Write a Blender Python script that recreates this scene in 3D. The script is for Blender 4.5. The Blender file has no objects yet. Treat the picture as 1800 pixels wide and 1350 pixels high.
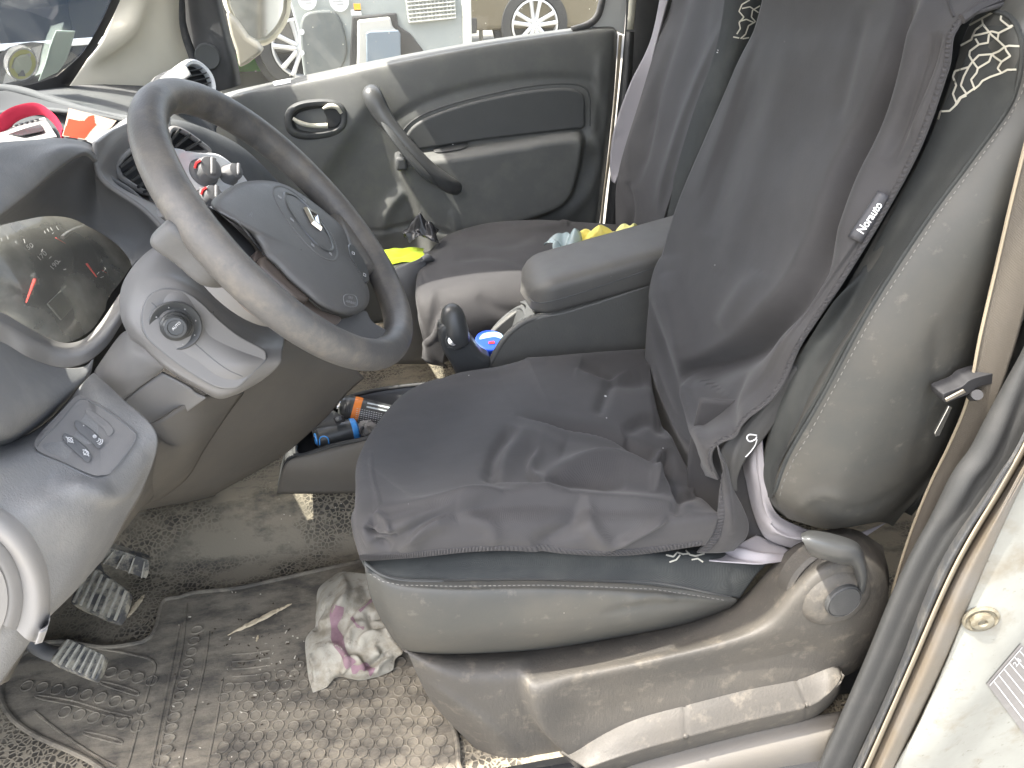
import bpy, bmesh, math, random
import numpy as np
from mathutils import Vector, Matrix
from mathutils.bvhtree import BVHTree
R = math.radians
random.seed(7); RNG = np.random.default_rng(7)
SC = bpy.context.scene; COL = SC.collection
# ---------------- camera ----------------
CP = Vector((.112, -.482, 1.035)); YAW, PIT, FPX = R(9.84), R(33.17), 1300.
FW = Vector((math.sin(YAW)*math.cos(PIT), math.cos(YAW)*math.cos(PIT), -math.sin(PIT)))
RT = FW.cross(Vector((0, 0, 1))).normalized(); UPV = RT.cross(FW)
cd = bpy.data.cameras.new('camera'); cam = bpy.data.objects.new('camera', cd); COL.objects.link(cam); SC.camera = cam
cam.matrix_world = Matrix.Translation(CP) @ Matrix((RT, UPV, -FW)).transposed().to_4x4()
cd.sensor_width = 36; cd.lens = FPX/1800*36; cd.clip_start = .02; cd.clip_end = 500
# ---------------- world, sun, exposure ----------------
SUN_EL, SUN_AZ = R(60), R(186)          # azimuth of the vector towards the sun, counted from +x towards +y
W = bpy.data.worlds.new('World'); SC.world = W; W.use_nodes = True
nt = W.node_tree; bg = nt.nodes['Background']; sk = nt.nodes.new('ShaderNodeTexSky'); sk.sky_type = 'NISHITA'
sk.sun_disc = False; sk.sun_elevation = SUN_EL; sk.sun_rotation = R(90)-SUN_AZ; sk.dust_density = 5.0; sk.ozone_density = .4
hs = nt.nodes.new('ShaderNodeHueSaturation'); hs.inputs['Saturation'].default_value = .6; nt.links.new(sk.outputs[0], hs.inputs['Color']); nt.links.new(hs.outputs[0], bg.inputs[0]); bg.inputs[1].default_value = .15
sl = bpy.data.lights.new('sun', 'SUN'); sl.energy = 2.4; sl.angle = R(.53); sl.color = (1, .95, .86)
so = bpy.data.objects.new('sun', sl); COL.objects.link(so)
sd = Vector((math.cos(SUN_EL)*math.cos(SUN_AZ), math.cos(SUN_EL)*math.sin(SUN_AZ), math.sin(SUN_EL)))
so.rotation_euler = sd.to_track_quat('Z', 'Y').to_euler(); so.location = (0, 0, 8)
SC.view_settings.view_transform = 'Standard'; SC.view_settings.look = 'None'
SC.view_settings.exposure = 2.6; SC.view_settings.gamma = 1
SC.render.engine = 'CYCLES'; SC.cycles.max_bounces = 8; SC.cycles.diffuse_bounces = 5; SC.cycles.glossy_bounces = 3
SC.cycles.transparent_max_bounces = 12; SC.cycles.use_denoising = True; SC.cycles.sample_clamp_indirect = 6
SC.cycles.caustics_reflective = False; SC.cycles.caustics_refractive = False

# ---------------- helpers ----------------
def ray(u, v): return FW + RT*((u-900)/FPX) - UPV*((v-675)/FPX)
def U(u, v, y=None, x=None, z=None):
    """the point in the van where the line of sight of a photo pixel meets a plane x, y or z = const"""
    d = ray(u, v)
    t = (y-CP.y)/d.y if y is not None else (x-CP.x)/d.x if x is not None else (z-CP.z)/d.z
    return CP + d*t
def UP_(u, v, p0, n):
    d = ray(u, v); return CP + d*((p0-CP).dot(n)/d.dot(n))
def V(p):
    if isinstance(p, Vector): return p
    if max(abs(p[0]), abs(p[1])) < 8: return Vector(p)      # already metres
    return U(p[0], p[1], y=p[2])
def proj(P):
    P = np.asarray(P, float); d = P-np.array(CP); z = d@np.array(FW)
    return np.stack([900+FPX*(d@np.array(RT))/z, 675-FPX*(d@np.array(UPV))/z], -1)
def cr(pts, n, closed=False):
    """Catmull-Rom through pts, n samples, even in parameter"""
    P = np.asarray([list(p) for p in pts], float); m = len(P)
    if m == 2 and not closed: return P[0]+(P[1]-P[0])*np.linspace(0, 1, n)[:, None]
    if closed: T = np.arange(n)*m/n; idx = lambda i: P[i % m]
    else:
        T = np.linspace(0, m-1, n); E = np.vstack([2*P[0]-P[1], P, 2*P[-1]-P[-2]]); idx = None
    out = []
    for t in T:
        i = int(min(math.floor(t), m-1 if closed else m-2)); f = t-i
        if closed: a, b, c, d = P[(i-1) % m], P[i], P[(i+1) % m], P[(i+2) % m]
        else: a, b, c, d = E[i], E[i+1], E[i+2], E[i+3]
        out.append(.5*((2*b)+(c-a)*f+(2*a-5*b+4*c-d)*f*f+(3*b-a-3*c+d)*f**3))
    return np.array(out)
def lin(pts, n, closed=False):
    P = np.asarray([list(p) for p in pts], float)
    if closed: P = np.vstack([P, P[:1]])
    L = np.r_[0, np.cumsum(np.linalg.norm(np.diff(P, axis=0), axis=1))]
    T = np.linspace(0, L[-1], n, endpoint=not closed)
    return np.stack([np.interp(T, L, P[:, k]) for k in range(P.shape[1])], 1)
WL = {}
def fin(name, verts, faces, mat, parent=None, smooth=True, sharp=35, mats=None, fmat=None):
    verts = np.asarray([tuple(v) for v in verts], float)
    c = np.array([(verts[:, 0].min()+verts[:, 0].max())/2, (verts[:, 1].min()+verts[:, 1].max())/2, verts[:, 2].min()])
    me = bpy.data.meshes.new(name); me.from_pydata([tuple(v) for v in verts-c], [], [tuple(int(i) for i in f) for f in faces])
    me.materials.append(mat)
    for m in mats or []: me.materials.append(m)
    if fmat is not None: me.polygons.foreach_set('material_index', [int(i) for i in fmat])
    o = bpy.data.objects.new(name, me); COL.objects.link(o)
    if smooth:
        me.polygons.foreach_set('use_smooth', [True]*len(me.polygons))
        if sharp: me.set_sharp_from_angle(angle=R(sharp))
    setp(o, Vector(c), parent); return o
def setp(o, world, parent):
    WL[o.name] = Vector(world)
    if parent: o.parent = parent; o.location = Vector(world)-WL[parent.name]
    else: o.location = world
def tag(o, label=None, cat=None, group=None, kind=None):
    if label: o['label'] = label
    if cat: o['category'] = cat
    if group: o['group'] = group
    if kind: o['kind'] = kind
    return o
def thing(name, label, cat, loc, group=None):
    o = bpy.data.objects.new(name, None); COL.objects.link(o); o.empty_display_size = .05
    setp(o, V(loc), None); return tag(o, label, cat, group)
def sstep(x): x = np.clip(x, 0, 1); return x*x*(3-2*x)
def segdist(Q, pts, closed=False):
    """distance of pixels Q to polyline, signed side, parameter along"""
    P = np.asarray(pts, float)
    if closed: P = np.vstack([P, P[:1]])
    best = np.full(len(Q), 1e9); side = np.zeros(len(Q)); par = np.zeros(len(Q)); n = len(P)-1
    for i in range(n):
        a, b = P[i], P[i+1]; d = b-a; L = d@d+1e-9; t = np.clip(((Q-a)@d)/L, 0, 1)
        w = Q-(a+t[:, None]*d); ds = np.hypot(w[:, 0], w[:, 1]); m = ds < best
        best[m] = ds[m]; side[m] = np.sign(d[0]*w[m, 1]-d[1]*w[m, 0]); par[m] = (i+t[m])/n
    return best, side, par
def inside(Q, pts):
    P = np.asarray(pts, float); r = np.zeros(len(Q), bool); n = len(P)
    for i in range(n):
        a, b = P[i], P[(i+1) % n]
        c = ((a[1] > Q[:, 1]) != (b[1] > Q[:, 1])) & (Q[:, 0] < (b[0]-a[0])*(Q[:, 1]-a[1])/(b[1]-a[1]+1e-12)+a[0]); r ^= c
    return r
def relief(Q, feats):
    """sum of sculpted features; lengths in metres, widths in photo pixels at the surface"""
    H = np.zeros(len(Q))
    for f in feats:
        k = f[0]
        if k == 'poly':      # raised (or sunk) region with a soft shoulder
            _, pts, h, w = f; pts = cr(pts, max(60, len(pts)*8), True) if len(f) < 5 or True else pts
            d, _, _ = segdist(Q, pts, True); s = np.where(inside(Q, pts), d, -d); H += h*sstep(s/w*.5+.5)
        elif k == 'line':    # ridge or groove
            _, pts, h, w = f[:4]; d, _, t = segdist(Q, cr(pts, len(pts)*6)); e = np.clip(np.minimum(t, 1-t)*5, 0, 1)**.6
            H += h*np.exp(-(d/w)**2)*e
        elif k == 'fold':    # steep on one side, soft on the other (side = +1 is right of travel in image)
            _, pts, h, w1, w2 = f; d, s, t = segdist(Q, cr(pts, len(pts)*6)); e = np.clip(np.minimum(t, 1-t)*4, 0, 1)**.8
            H += h*e*np.where(s > 0, np.exp(-(d/w1)**2), np.exp(-(d/w2)**2))
        elif k == 'bump':    # round swelling
            _, c, h, r = f; d = np.hypot(Q[:, 0]-c[0], Q[:, 1]-c[1])/r; H += h*np.exp(-d*d)
    return H
def patch(name, rows, nu, nv, mat, parent=None, feats=(), dirn='n', thick=0, fn=None, sharp=0, flip=False, mode=cr, closed_u=False):
    """bicubic surface through rows of control points, with sculpted relief; real thickness behind"""
    rows = [[V(p) for p in r] for r in rows]
    A = np.array([mode(r, nu) for r in rows])
    G = np.array([mode(A[:, j], nv) for j in range(nu)]).transpose(1, 0, 2)   # nv x nu x 3
    if closed_u: G[:, -1] = G[:, 0]
    du = np.gradient(G, axis=1); dv = np.gradient(G, axis=0); N = np.cross(du, dv); N /= np.linalg.norm(N, axis=2, keepdims=True)+1e-12
    tocam = np.array(CP)-G
    sgn = np.sign((N*tocam).sum(2).mean()) or 1
    if flip: sgn = -sgn
    N *= sgn
    D = N if isinstance(dirn, str) else np.broadcast_to(np.array(dirn, float), N.shape)
    if len(feats): G = G+D*relief(proj(G.reshape(-1, 3)), feats).reshape(nv, nu, 1)
    if fn is not None: G = fn(G, N)
    P = G.reshape(-1, 3); F = []
    for i in range(nv-1):
        for j in range(nu-1):
            q = (i*nu+j, i*nu+j+1, (i+1)*nu+j+1, (i+1)*nu+j); F.append(q if sgn > 0 else q[::-1])
    o = fin(name, P, F, mat, parent, True, sharp)
    if thick:
        m = o.modifiers.new('thickness', 'SOLIDIFY'); m.thickness = thick; m.offset = -1
    return o
def slab(name, pts, back, mat, parent=None, bevel=0, seg=3, smooth_n=0, closed=True, sharp=40):
    """closed outline turned into a solid of real thickness (vector back), edges rounded"""
    P = [V(p) for p in pts]
    if smooth_n: P = [Vector(p) for p in cr(P, smooth_n, True)]
    b = Vector(back); n = len(P)
    vs = P+[p+b for p in P]; F = [list(range(n)), list(range(2*n-1, n-1, -1))]+[[i, i+n, (i+1) % n+n, (i+1) % n] for i in range(n)]
    o = fin(name, vs, F, mat, parent, True, sharp)
    bm = bmesh.new(); bm.from_mesh(o.data); bmesh.ops.recalc_face_normals(bm, faces=bm.faces); bm.to_mesh(o.data); bm.free()
    o.data.set_sharp_from_angle(angle=R(sharp))
    if bevel:
        m = o.modifiers.new('bevel', 'BEVEL'); m.width = bevel; m.segments = seg; m.limit_method = 'ANGLE'; m.angle_limit = R(35)
    return o
def tube_geo(pts, rad, seg=10, closed=False, n=0, flat=1.0, updir=None, cap=True):
    P = cr([V(p) for p in pts], n, closed) if n else np.array([list(V(p)) for p in pts]); m = len(P)
    rr = np.full(m, rad) if np.isscalar(rad) else (cr([(r,) for r in rad], m, closed)[:, 0])
    T = np.roll(P, -1, 0)-np.roll(P, 1, 0) if closed else np.gradient(P, axis=0)
    T /= np.linalg.norm(T, axis=1, keepdims=True)+1e-12
    up = np.array(updir if updir is not None else (0, 0, 1.)); vs = []; F = []
    a = np.cross(T[0], up)
    if np.linalg.norm(a) < .05: a = np.cross(T[0], (1., 0, 0))
    a /= np.linalg.norm(a)
    for i in range(m):
        if updir is not None:
            a = np.cross(T[i], up)
        a = a-T[i]*(a@T[i]); a /= np.linalg.norm(a)+1e-12; b = np.cross(T[i], a)
        for k in range(seg):
            t = 2*math.pi*k/seg; vs.append(P[i]+rr[i]*(math.cos(t)*a+math.sin(t)*b*flat))
    for i in range(m if closed else m-1):
        i2 = (i+1) % m
        for k in range(seg): F.append((i*seg+k, i*seg+(k+1) % seg, i2*seg+(k+1) % seg, i2*seg+k))
    if not closed and cap: F.append(tuple(range(seg))[::-1]); F.append(tuple((m-1)*seg+k for k in range(seg)))
    return vs, F
def tube(name, pts, rad, mat, parent=None, **k):
    vs, F = tube_geo(pts, rad, **k); return fin(name, vs, F, mat, parent, True, 50)
def lathe_geo(c, ax, prof, seg=32, xd=None, sq=1.0, cap=True):
    c = Vector(c); ax = Vector(ax).normalized(); a = Vector(xd).normalized() if xd else ax.orthogonal().normalized(); a = (a-ax*a.dot(ax)).normalized(); b = ax.cross(a)
    vs = []; F = []; m = len(prof)
    for r, h in prof:
        for k in range(seg): t = 2*math.pi*k/seg; vs.append(c+ax*h+(a*math.cos(t)+b*math.sin(t)*sq)*max(r, 1e-5))
    for i in range(m-1):
        for k in range(seg): F.append((i*seg+k, i*seg+(k+1) % seg, (i+1)*seg+(k+1) % seg, (i+1)*seg+k))
    if cap: F.append(tuple(range(seg))[::-1]); F.append(tuple((m-1)*seg+k for k in range(seg)))
    return vs, F
def lathe(name, c, ax, prof, mat, parent=None, **k):
    vs, F = lathe_geo(V(c), ax, prof, **k); return fin(name, vs, F, mat, parent, True, 35)
def join_geo(L):
    vs = []; F = []
    for a, b in L:
        k = len(vs); vs += list(a); F += [tuple(i+k for i in f) for f in b]
    return vs, F
def box_geo(c, s, ax=None):
    c = Vector(c); X, Y, Z = ax or (Vector((1, 0, 0)), Vector((0, 1, 0)), Vector((0, 0, 1)))
    vs = [c+X*(i*s[0]/2)+Y*(j*s[1]/2)+Z*(k*s[2]/2) for i in (-1, 1) for j in (-1, 1) for k in (-1, 1)]
    return vs, [(0, 1, 3, 2), (4, 6, 7, 5), (0, 4, 5, 1), (2, 3, 7, 6), (0, 2, 6, 4), (1, 5, 7, 3)]
def box(name, c, s, mat, parent=None, bevel=0, ax=None, seg=3):
    vs, F = box_geo(V(c), s, ax); o = fin(name, vs, F, mat, parent, True, 40)
    if bevel:
        m = o.modifiers.new('bevel', 'BEVEL'); m.width = bevel; m.segments = seg
    return o
def bvh(objs):
    vs = []; F = []; dg = bpy.context.evaluated_depsgraph_get()
    for o in objs:
        w = WL[o.name]; k = len(vs); e = o.evaluated_get(dg); me = e.to_mesh()
        vs += [v.co+w for v in me.vertices]; F += [[i+k for i in p.vertices] for p in me.polygons]; e.to_mesh_clear()
    return BVHTree.FromPolygons(vs, F)
def hit(B, u, v, off=0.0):
    d = ray(u, v).normalized(); h = B.ray_cast(CP, d)
    if h[0] is None: return None, None
    n = h[1]; n = n if n.dot(d) < 0 else -n
    return h[0]+n*off, n
def drape_ribbon(B, px, wpx, off=.0008, n=40, closed=False, smooth=True):
    """flat ribbon lying on a surface, centred on a traced line; wpx = width in photo pixels"""
    Q = (cr if smooth else lin)(px, n, closed); T = np.gradient(Q, axis=0)
    if closed: T = np.roll(Q, -1, 0)-np.roll(Q, 1, 0)
    T /= np.linalg.norm(T, axis=1, keepdims=True)+1e-9; Nn = np.stack([-T[:, 1], T[:, 0]], 1); vs = []; F = []; prev = False; k = 0
    ww = np.full(n, wpx) if np.isscalar(wpx) else np.interp(np.linspace(0, 1, n), np.linspace(0, 1, len(wpx)), wpx)
    for i in range(n):
        a, _ = hit(B, *(Q[i]+Nn[i]*ww[i]/2), off); b, _ = hit(B, *(Q[i]-Nn[i]*ww[i]/2), off)
        if a is None or b is None: prev = False; continue
        vs += [a, b]
        if prev and (vs[-4]-a).length < .03: F.append((len(vs)-4, len(vs)-3, len(vs)-1, len(vs)-2))
        prev = True
    return vs, F
def drape_tube(B, px, rad, off=0, n=60, seg=6, closed=False, smooth=True):
    Q = (cr if smooth else lin)(px, n, closed); P = []
    for q in Q:
        h, _ = hit(B, q[0], q[1], off)
        if h is not None and (not P or (h-P[-1]).length < .06): P.append(h)
    return tube_geo(P, rad, seg=seg, closed=closed)
def text_geo(s, P0, ex, ey, size=1.0, bold=0.0):
    """flat letters; P0 origin, ex/ey the baseline and up vectors of one em"""
    cu = bpy.data.curves.new('t', 'FONT'); cu.body = s; cu.size = size; cu.align_x = 'CENTER'; cu.align_y = 'CENTER'; cu.offset = bold; cu.resolution_u = 3
    ob = bpy.data.objects.new('t', cu); COL.objects.link(ob); dg = bpy.context.evaluated_depsgraph_get(); me = ob.evaluated_get(dg).to_mesh()
    vs = [(v.co.x, v.co.y) for v in me.vertices]; F = [tuple(p.vertices) for p in me.polygons]
    ob.evaluated_get(dg).to_mesh_clear(); bpy.data.objects.remove(ob); bpy.data.curves.remove(cu)
    return vs, F
def text_px(s, c, dirpx, h, place, bold=.02, sx=1.0, up=None):
    """letters centred at pixel c, baseline along dirpx, cap height ~h px, placed by place(u, v) -> point"""
    vs, F = text_geo(s, None, None, None, 1.0, bold); d = np.array(dirpx, float); d /= np.linalg.norm(d)
    n = np.array([d[1], -d[0]]) if up is None else np.array(up, float)/np.linalg.norm(up); k = h/.72
    out = []
    for a, b in vs:
        q = np.array(c)+d*a*k*sx+n*b*k; out.append(place(q[0], q[1]))
    keep = [f for f in F if all(out[i] is not None for i in f)]
    return [o if o is not None else Vector((0, 0, 0)) for o in out], keep

# ---------------- materials ----------------
def mat(name, col, rough=.6, grain=None, dust=None, metal=0, sheen=0, spec=.5, var=0, coat=0, weave=None, scratch=None, spots=None):
    m = bpy.data.materials.new(name); m.use_nodes = True; nt = m.node_tree; N = nt.nodes; L = nt.links; b = N['Principled BSDF']
    b.inputs['Roughness'].default_value = rough; b.inputs['Metallic'].default_value = metal; b.inputs['Specular IOR Level'].default_value = spec
    b.inputs['Coat Weight'].default_value = coat
    if sheen: b.inputs['Sheen Weight'].default_value = sheen; b.inputs['Sheen Roughness'].default_value = .5
    geo = N.new('ShaderNodeNewGeometry'); pos = geo.outputs['Position']
    rgb = N.new('ShaderNodeRGB'); rgb.outputs[0].default_value = (*col, 1); out = rgb.outputs[0]
    def noise(s, det=4, r=.55):
        n = N.new('ShaderNodeTexNoise'); n.inputs['Scale'].default_value = s; n.inputs['Detail'].default_value = det; n.inputs['Roughness'].default_value = r; L.new(pos, n.inputs['Vector']); return n.outputs['Fac']
    def ramp(f, a, c):
        r = N.new('ShaderNodeMapRange'); r.inputs[1].default_value = a; r.inputs[2].default_value = c; L.new(f, r.inputs[0]); return r.outputs[0]
    def mul(a, k):
        q = N.new('ShaderNodeMath'); q.operation = 'MULTIPLY'; L.new(a, q.inputs[0])
        if isinstance(k, float): q.inputs[1].default_value = k
        else: L.new(k, q.inputs[1])
        return q.outputs[0]
    def mixc(fac, a, c):
        x = N.new('ShaderNodeMix'); x.data_type = 'RGBA'; L.new(fac, x.inputs[0]); L.new(a, x.inputs[6])
        if isinstance(c, tuple): x.inputs[7].default_value = (*c, 1)
        else: L.new(c, x.inputs[7])
        return x.outputs[2]
    if var: out = mixc(mul(ramp(noise(9), .35, .7), 1.0), out, tuple(min(1, k*(1+var)) for k in col))
    if dust:   # list of (colour, amount, scale, lo, hi)
        for dc, am, s, lo, hi in (dust if isinstance(dust, list) else [dust]): out = mixc(mul(ramp(noise(s, 6, .65), lo, hi), float(am)), out, dc)
    if spots:  # crumbs and lint
        sc_, thr, c_ = spots; v = N.new('ShaderNodeTexVoronoi'); v.inputs['Scale'].default_value = sc_; L.new(pos, v.inputs['Vector'])
        r = ramp(v.outputs['Distance'], thr, thr*.7); out = mixc(mul(mul(r, ramp(noise(14, 3), .55, .62)), .8), out, c_)
    L.new(out, b.inputs['Base Color'])
    if dust:
        rr = N.new('ShaderNodeMapRange'); L.new(noise(30, 5), rr.inputs[0]); rr.inputs[3].default_value = max(0, rough-.07); rr.inputs[4].default_value = min(1, rough+.12); L.new(rr.outputs[0], b.inputs['Roughness'])
    prev = None
    def bump(h, st, dist):
        nonlocal prev
        q = N.new('ShaderNodeBump'); q.inputs['Strength'].default_value = st; q.inputs['Distance'].default_value = dist; L.new(h, q.inputs['Height'])
        if prev: L.new(prev, q.inputs['Normal'])
        prev = q.outputs[0]
    if grain:
        bump(noise(grain[0], 3, .6), grain[1], .001)
    if weave:  # (scale, strength, direction vector)
        mp = N.new('ShaderNodeMapping'); L.new(pos, mp.inputs[0]); mp.inputs['Rotation'].default_value = weave[2]
        w = N.new('ShaderNodeTexWave'); w.inputs['Scale'].default_value = weave[0]; w.inputs['Distortion'].default_value = .8; w.inputs['Detail'].default_value = 1; L.new(mp.outputs[0], w.inputs[0]); bump(w.outputs['Fac'], weave[1], .0005)
    if scratch:
        mp = N.new('ShaderNodeMapping'); L.new(pos, mp.inputs[0]); mp.inputs['Scale'].default_value = scratch[2]
        n = N.new('ShaderNodeTexNoise'); n.inputs['Scale'].default_value = scratch[0]; n.inputs['Detail'].default_value = 2; L.new(mp.outputs[0], n.inputs['Vector']); bump(n.outputs['Fac'], scratch[1], .001)
    if prev: L.new(prev, b.inputs['Normal'])
    return m
def glassmat(name, tint=(.93, .96, .95), refl=1.0, dirt_haze=.05, speck=True):
    m = bpy.data.materials.new(name); m.use_nodes = True; nt = m.node_tree; N = nt.nodes; L = nt.links; N.remove(N['Principled BSDF']); o = N['Material Output']
    t = N.new('ShaderNodeBsdfTransparent'); t.inputs[0].default_value = (*tint, 1); g = N.new('ShaderNodeBsdfGlossy'); g.inputs['Roughness'].default_value = .02
    fr = N.new('ShaderNodeFresnel'); fr.inputs[0].default_value = 1.45; q = N.new('ShaderNodeMath'); q.operation = 'MULTIPLY'; q.inputs[1].default_value = refl; L.new(fr.outputs[0], q.inputs[0])
    mx = N.new('ShaderNodeMixShader'); L.new(q.outputs[0], mx.inputs[0]); L.new(t.outputs[0], mx.inputs[1]); L.new(g.outputs[0], mx.inputs[2])
    d = N.new('ShaderNodeBsdfDiffuse'); d.inputs[0].default_value = (.62, .60, .52, 1); geo = N.new('ShaderNodeNewGeometry')
    n = N.new('ShaderNodeTexNoise'); n.inputs['Scale'].default_value = 12; n.inputs['Detail'].default_value = 5; L.new(geo.outputs['Position'], n.inputs['Vector'])
    r = N.new('ShaderNodeMapRange'); r.inputs[1].default_value = .4; r.inputs[2].default_value = .8; r.inputs[4].default_value = dirt_haze*2; L.new(n.outputs['Fac'], r.inputs[0]); fac = r.outputs[0]
    ad = N.new('ShaderNodeMath'); ad.operation = 'ADD'; ad.inputs[1].default_value = dirt_haze; L.new(fac, ad.inputs[0]); fac = ad.outputs[0]
    if speck:
        v = N.new('ShaderNodeTexVoronoi'); v.inputs['Scale'].default_value = 55; L.new(geo.outputs['Position'], v.inputs['Vector'])
        r2 = N.new('ShaderNodeMapRange'); r2.inputs[1].default_value = .11; r2.inputs[2].default_value = .05; L.new(v.outputs['Distance'], r2.inputs[0])
        mxx = N.new('ShaderNodeMath'); mxx.operation = 'MAXIMUM'; L.new(r2.outputs[0], mxx.inputs[0]); L.new(fac, mxx.inputs[1]); fac = mxx.outputs[0]
    m2 = N.new('ShaderNodeMixShader'); L.new(fac, m2.inputs[0]); L.new(mx.outputs[0], m2.inputs[1]); L.new(d.outputs[0], m2.inputs[2]); L.new(m2.outputs[0], o.inputs[0]); return m
DUST = (.36, .31, .24)
M = {}
M['cover'] = mat('black polyester cover', (.033, .0315, .0325), .72, (420, .18), ((.075, .072, .07), .35, 5, .45, .75), sheen=.12, weave=(330, .28, (.3, .9, .6)), spots=(55, .028, (.6, .58, .55)))
M['hem'] = mat('serged hem thread', (.062, .060, .062), .8, weave=(520, .9, (0, .8, 0)))
M['textile'] = mat('dark seat textile', (.034, .037, .036), .85, weave=(420, .5, (.4, .2, 1.2)), dust=((.15, .15, .13), .3, 8, .45, .8), spots=(60, .03, (.6, .6, .55)))
M['leather'] = mat('grey vinyl bolster', (.052, .053, .049), .5, (300, .12), [((.115, .10, .078), .38, 7, .4, .75), ((.25, .23, .19), .25, 60, .6, .75)], spots=(45, .03, (.6, .58, .5)))
M['lining'] = mat('pale lining cloth', (.30, .285, .30), .9, (400, .2))
M['seatplastic'] = mat('seat side plastic', (.060, .056, .050), .62, (380, .4), [((.115, .10, .08), .4, 6, .4, .7), (DUST, .3, 40, .55, .8)], scratch=(260, .5, (1, 1, .25)))
M['dash'] = mat('dashboard plastic', (.20, .20, .20), .6, (700, .45), ((.32, .31, .29), .45, 20, .45, .75), scratch=(420, .45, (1, 1, .35)), spots=(70, .03, (.6, .6, .6)))
M['dashsmooth'] = mat('smooth grey plastic', (.21, .205, .20), .45, (900, .18), ((.25, .24, .23), .3, 16, .5, .8))
M['dashlight'] = mat('light grey trim plastic', (.31, .30, .29), .42, (800, .2), ((.34, .31, .27), .3, 18, .5, .8))
M['tray'] = mat('matt tray lining', (.07, .072, .075), .95, (700, .3), spec=.08)
M['toppad'] = mat('top pad skin', (.085, .088, .09), .75, (700, .4), ((.15, .15, .14), .4, 14, .45, .8), spec=.2)
M['dashdark'] = mat('dark plastic', (.15, .152, .155), .5, (700, .25), ((.13, .13, .12), .25, 24, .5, .8))
M['knee'] = mat('lower dashboard plastic', (.12, .111, .098), .55, (650, .3), ((.17, .15, .12), .4, 9, .4, .75))
M['rim'] = mat('worn steering wheel skin', (.092, .090, .088), .42, (430, .38), [((.24, .21, .17), .5, 9, .42, .72), ((.30, .26, .2), .3, 50, .5, .8)])
M['hub'] = mat('airbag cover', (.105, .104, .102), .5, (700, .3), ((.16, .16, .15), .3, 18, .5, .8))
M['door'] = mat('door trim plastic', (.115, .118, .112), .5, (700, .3), ((.22, .22, .19), .35, 14, .45, .8))
M['doordark'] = mat('door inlay', (.075, .078, .077), .6, (600, .3), ((.1, .1, .1), .25, 12, .5, .8))
M['gloss'] = mat('glossy dark plastic', (.06, .062, .062), .32, (300, .04))
M['armrest'] = mat('armrest skin', (.10, .097, .090), .5, (380, .3), ((.16, .155, .135), .35, 10, .42, .75), spots=(60, .03, (.5, .5, .5)))
M['console'] = mat('console plastic', (.105, .104, .096), .5, (650, .4), ((.19, .18, .15), .3, 14, .45, .8), scratch=(300, .35, (1, 1, .5)))
M['silver'] = mat('silver plastic', (.80, .82, .83), .42, metal=0, dust=((.4, .38, .35), .2, 25, .5, .8))
M['chrome'] = mat('chrome', (.8, .8, .8), .12, metal=1)
M['steel'] = mat('worn metal', (.42, .38, .32), .4, metal=.8, dust=(DUST, .5, 60, .45, .7))
M['cream'] = mat('cream pillar trim', (.55, .52, .43), .6, (500, .15), ((.42, .39, .31), .35, 6, .4, .75))
M['creamlever'] = mat('pale lever edge', (.55, .53, .44), .4)
M['white'] = mat('white car paint', (.275, .28, .255), .5, None, [((.17, .135, .085), .8, 13, .54, .70), ((.20, .20, .18), .7, 5, .42, .62), ((.10, .085, .06), .6, 95, .62, .72)], coat=.1, spots=(70, .08, (.1, .08, .06)))
M['paint'] = mat('grey white paint', (.55, .56, .55), .35)
M['rubber'] = mat('seal rubber', (.05, .052, .055), .75, (300, .8), ((.22, .2, .17), .45, 30, .45, .75))
M['sealshine'] = mat('dusty flange', (.13, .11, .085), .4, (250, .2), ((.15, .15, .15), .5, 7, .45, .65))
M['pillar'] = mat('pillar trim', (.040, .041, .041), .65, (700, .35), ((.09, .085, .08), .3, 16, .45, .8), scratch=(200, .12, (1, 1, .1)), spots=(60, .03, (.6, .6, .6)))
M['webbing'] = mat('seat belt webbing', (.12, .105, .085), .75, weave=(300, .8, (0, 0, .3)), dust=((.12, .11, .1), .4, 12, .45, .75))
M['webedge'] = mat('webbing edge', (.34, .29, .21), .8)
M['black'] = mat('black rubber', (.02, .02, .022), .7)
M['red'] = mat('red plastic', (.55, .03, .03), .4)
M['pedal'] = mat('pedal rubber', (.075, .075, .074), .6, (200, .5), [((.40, .37, .29), .85, 45, .42, .58)])
M['pedaledge'] = mat('worn pedal ridge', (.45, .43, .36), .55, None, ((.15, .14, .12), .6, 60, .45, .65))
M['print'] = mat('white print', (.60, .60, .60), .5)
M['greyprint'] = mat('grey print', (.30, .30, .30), .6)
M['needle'] = mat('red needle', (.75, .07, .05), .4)
M['gauge'] = mat('gauge face', (.035, .035, .036), .5)
M['lcd'] = mat('grey display', (.14, .145, .13), .3)
M['wood'] = mat('split wood', (.60, .50, .34), .8, (300, .5), ((.35, .27, .17), .5, 90, .45, .7))
M['yellow'] = mat('yellow microfibre', (.85, .70, .14), .95, (350, .6), ((.9, .85, .35), .5, 20, .4, .7), sheen=.3)
M['hivis'] = mat('fluorescent yellow cloth', (.68, .90, .04), .8, (200, .3), sheen=.2)
M['blue'] = mat('blue tub plastic', (.02, .07, .52), .3)
M['paper'] = mat('white paper', (.26, .25, .24), .95, (60, .1), spec=.08, dust=((.12, .12, .12), .3, 60, .6, .7))
M['redpaper'] = mat('red printed paper', (.36, .035, .018), .95, spec=.08)
M['pinkstrap'] = mat('red webbing strap', (.40, .03, .06), .9, spec=.1, weave=(260, .8, (.2, 1.0, .4)))
M['blackfoil'] = mat('black foil', (.03, .03, .032), .25, (60, .5))
M['asphalt'] = mat('asphalt', (.21, .20, .175), .9, (90, .5), ((.28, .26, .22), .5, 3, .4, .7))
M['trailer'] = mat('grey metal panel', (.30, .32, .31), .5, None, ((.24, .26, .25), .5, 3, .4, .7))
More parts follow.
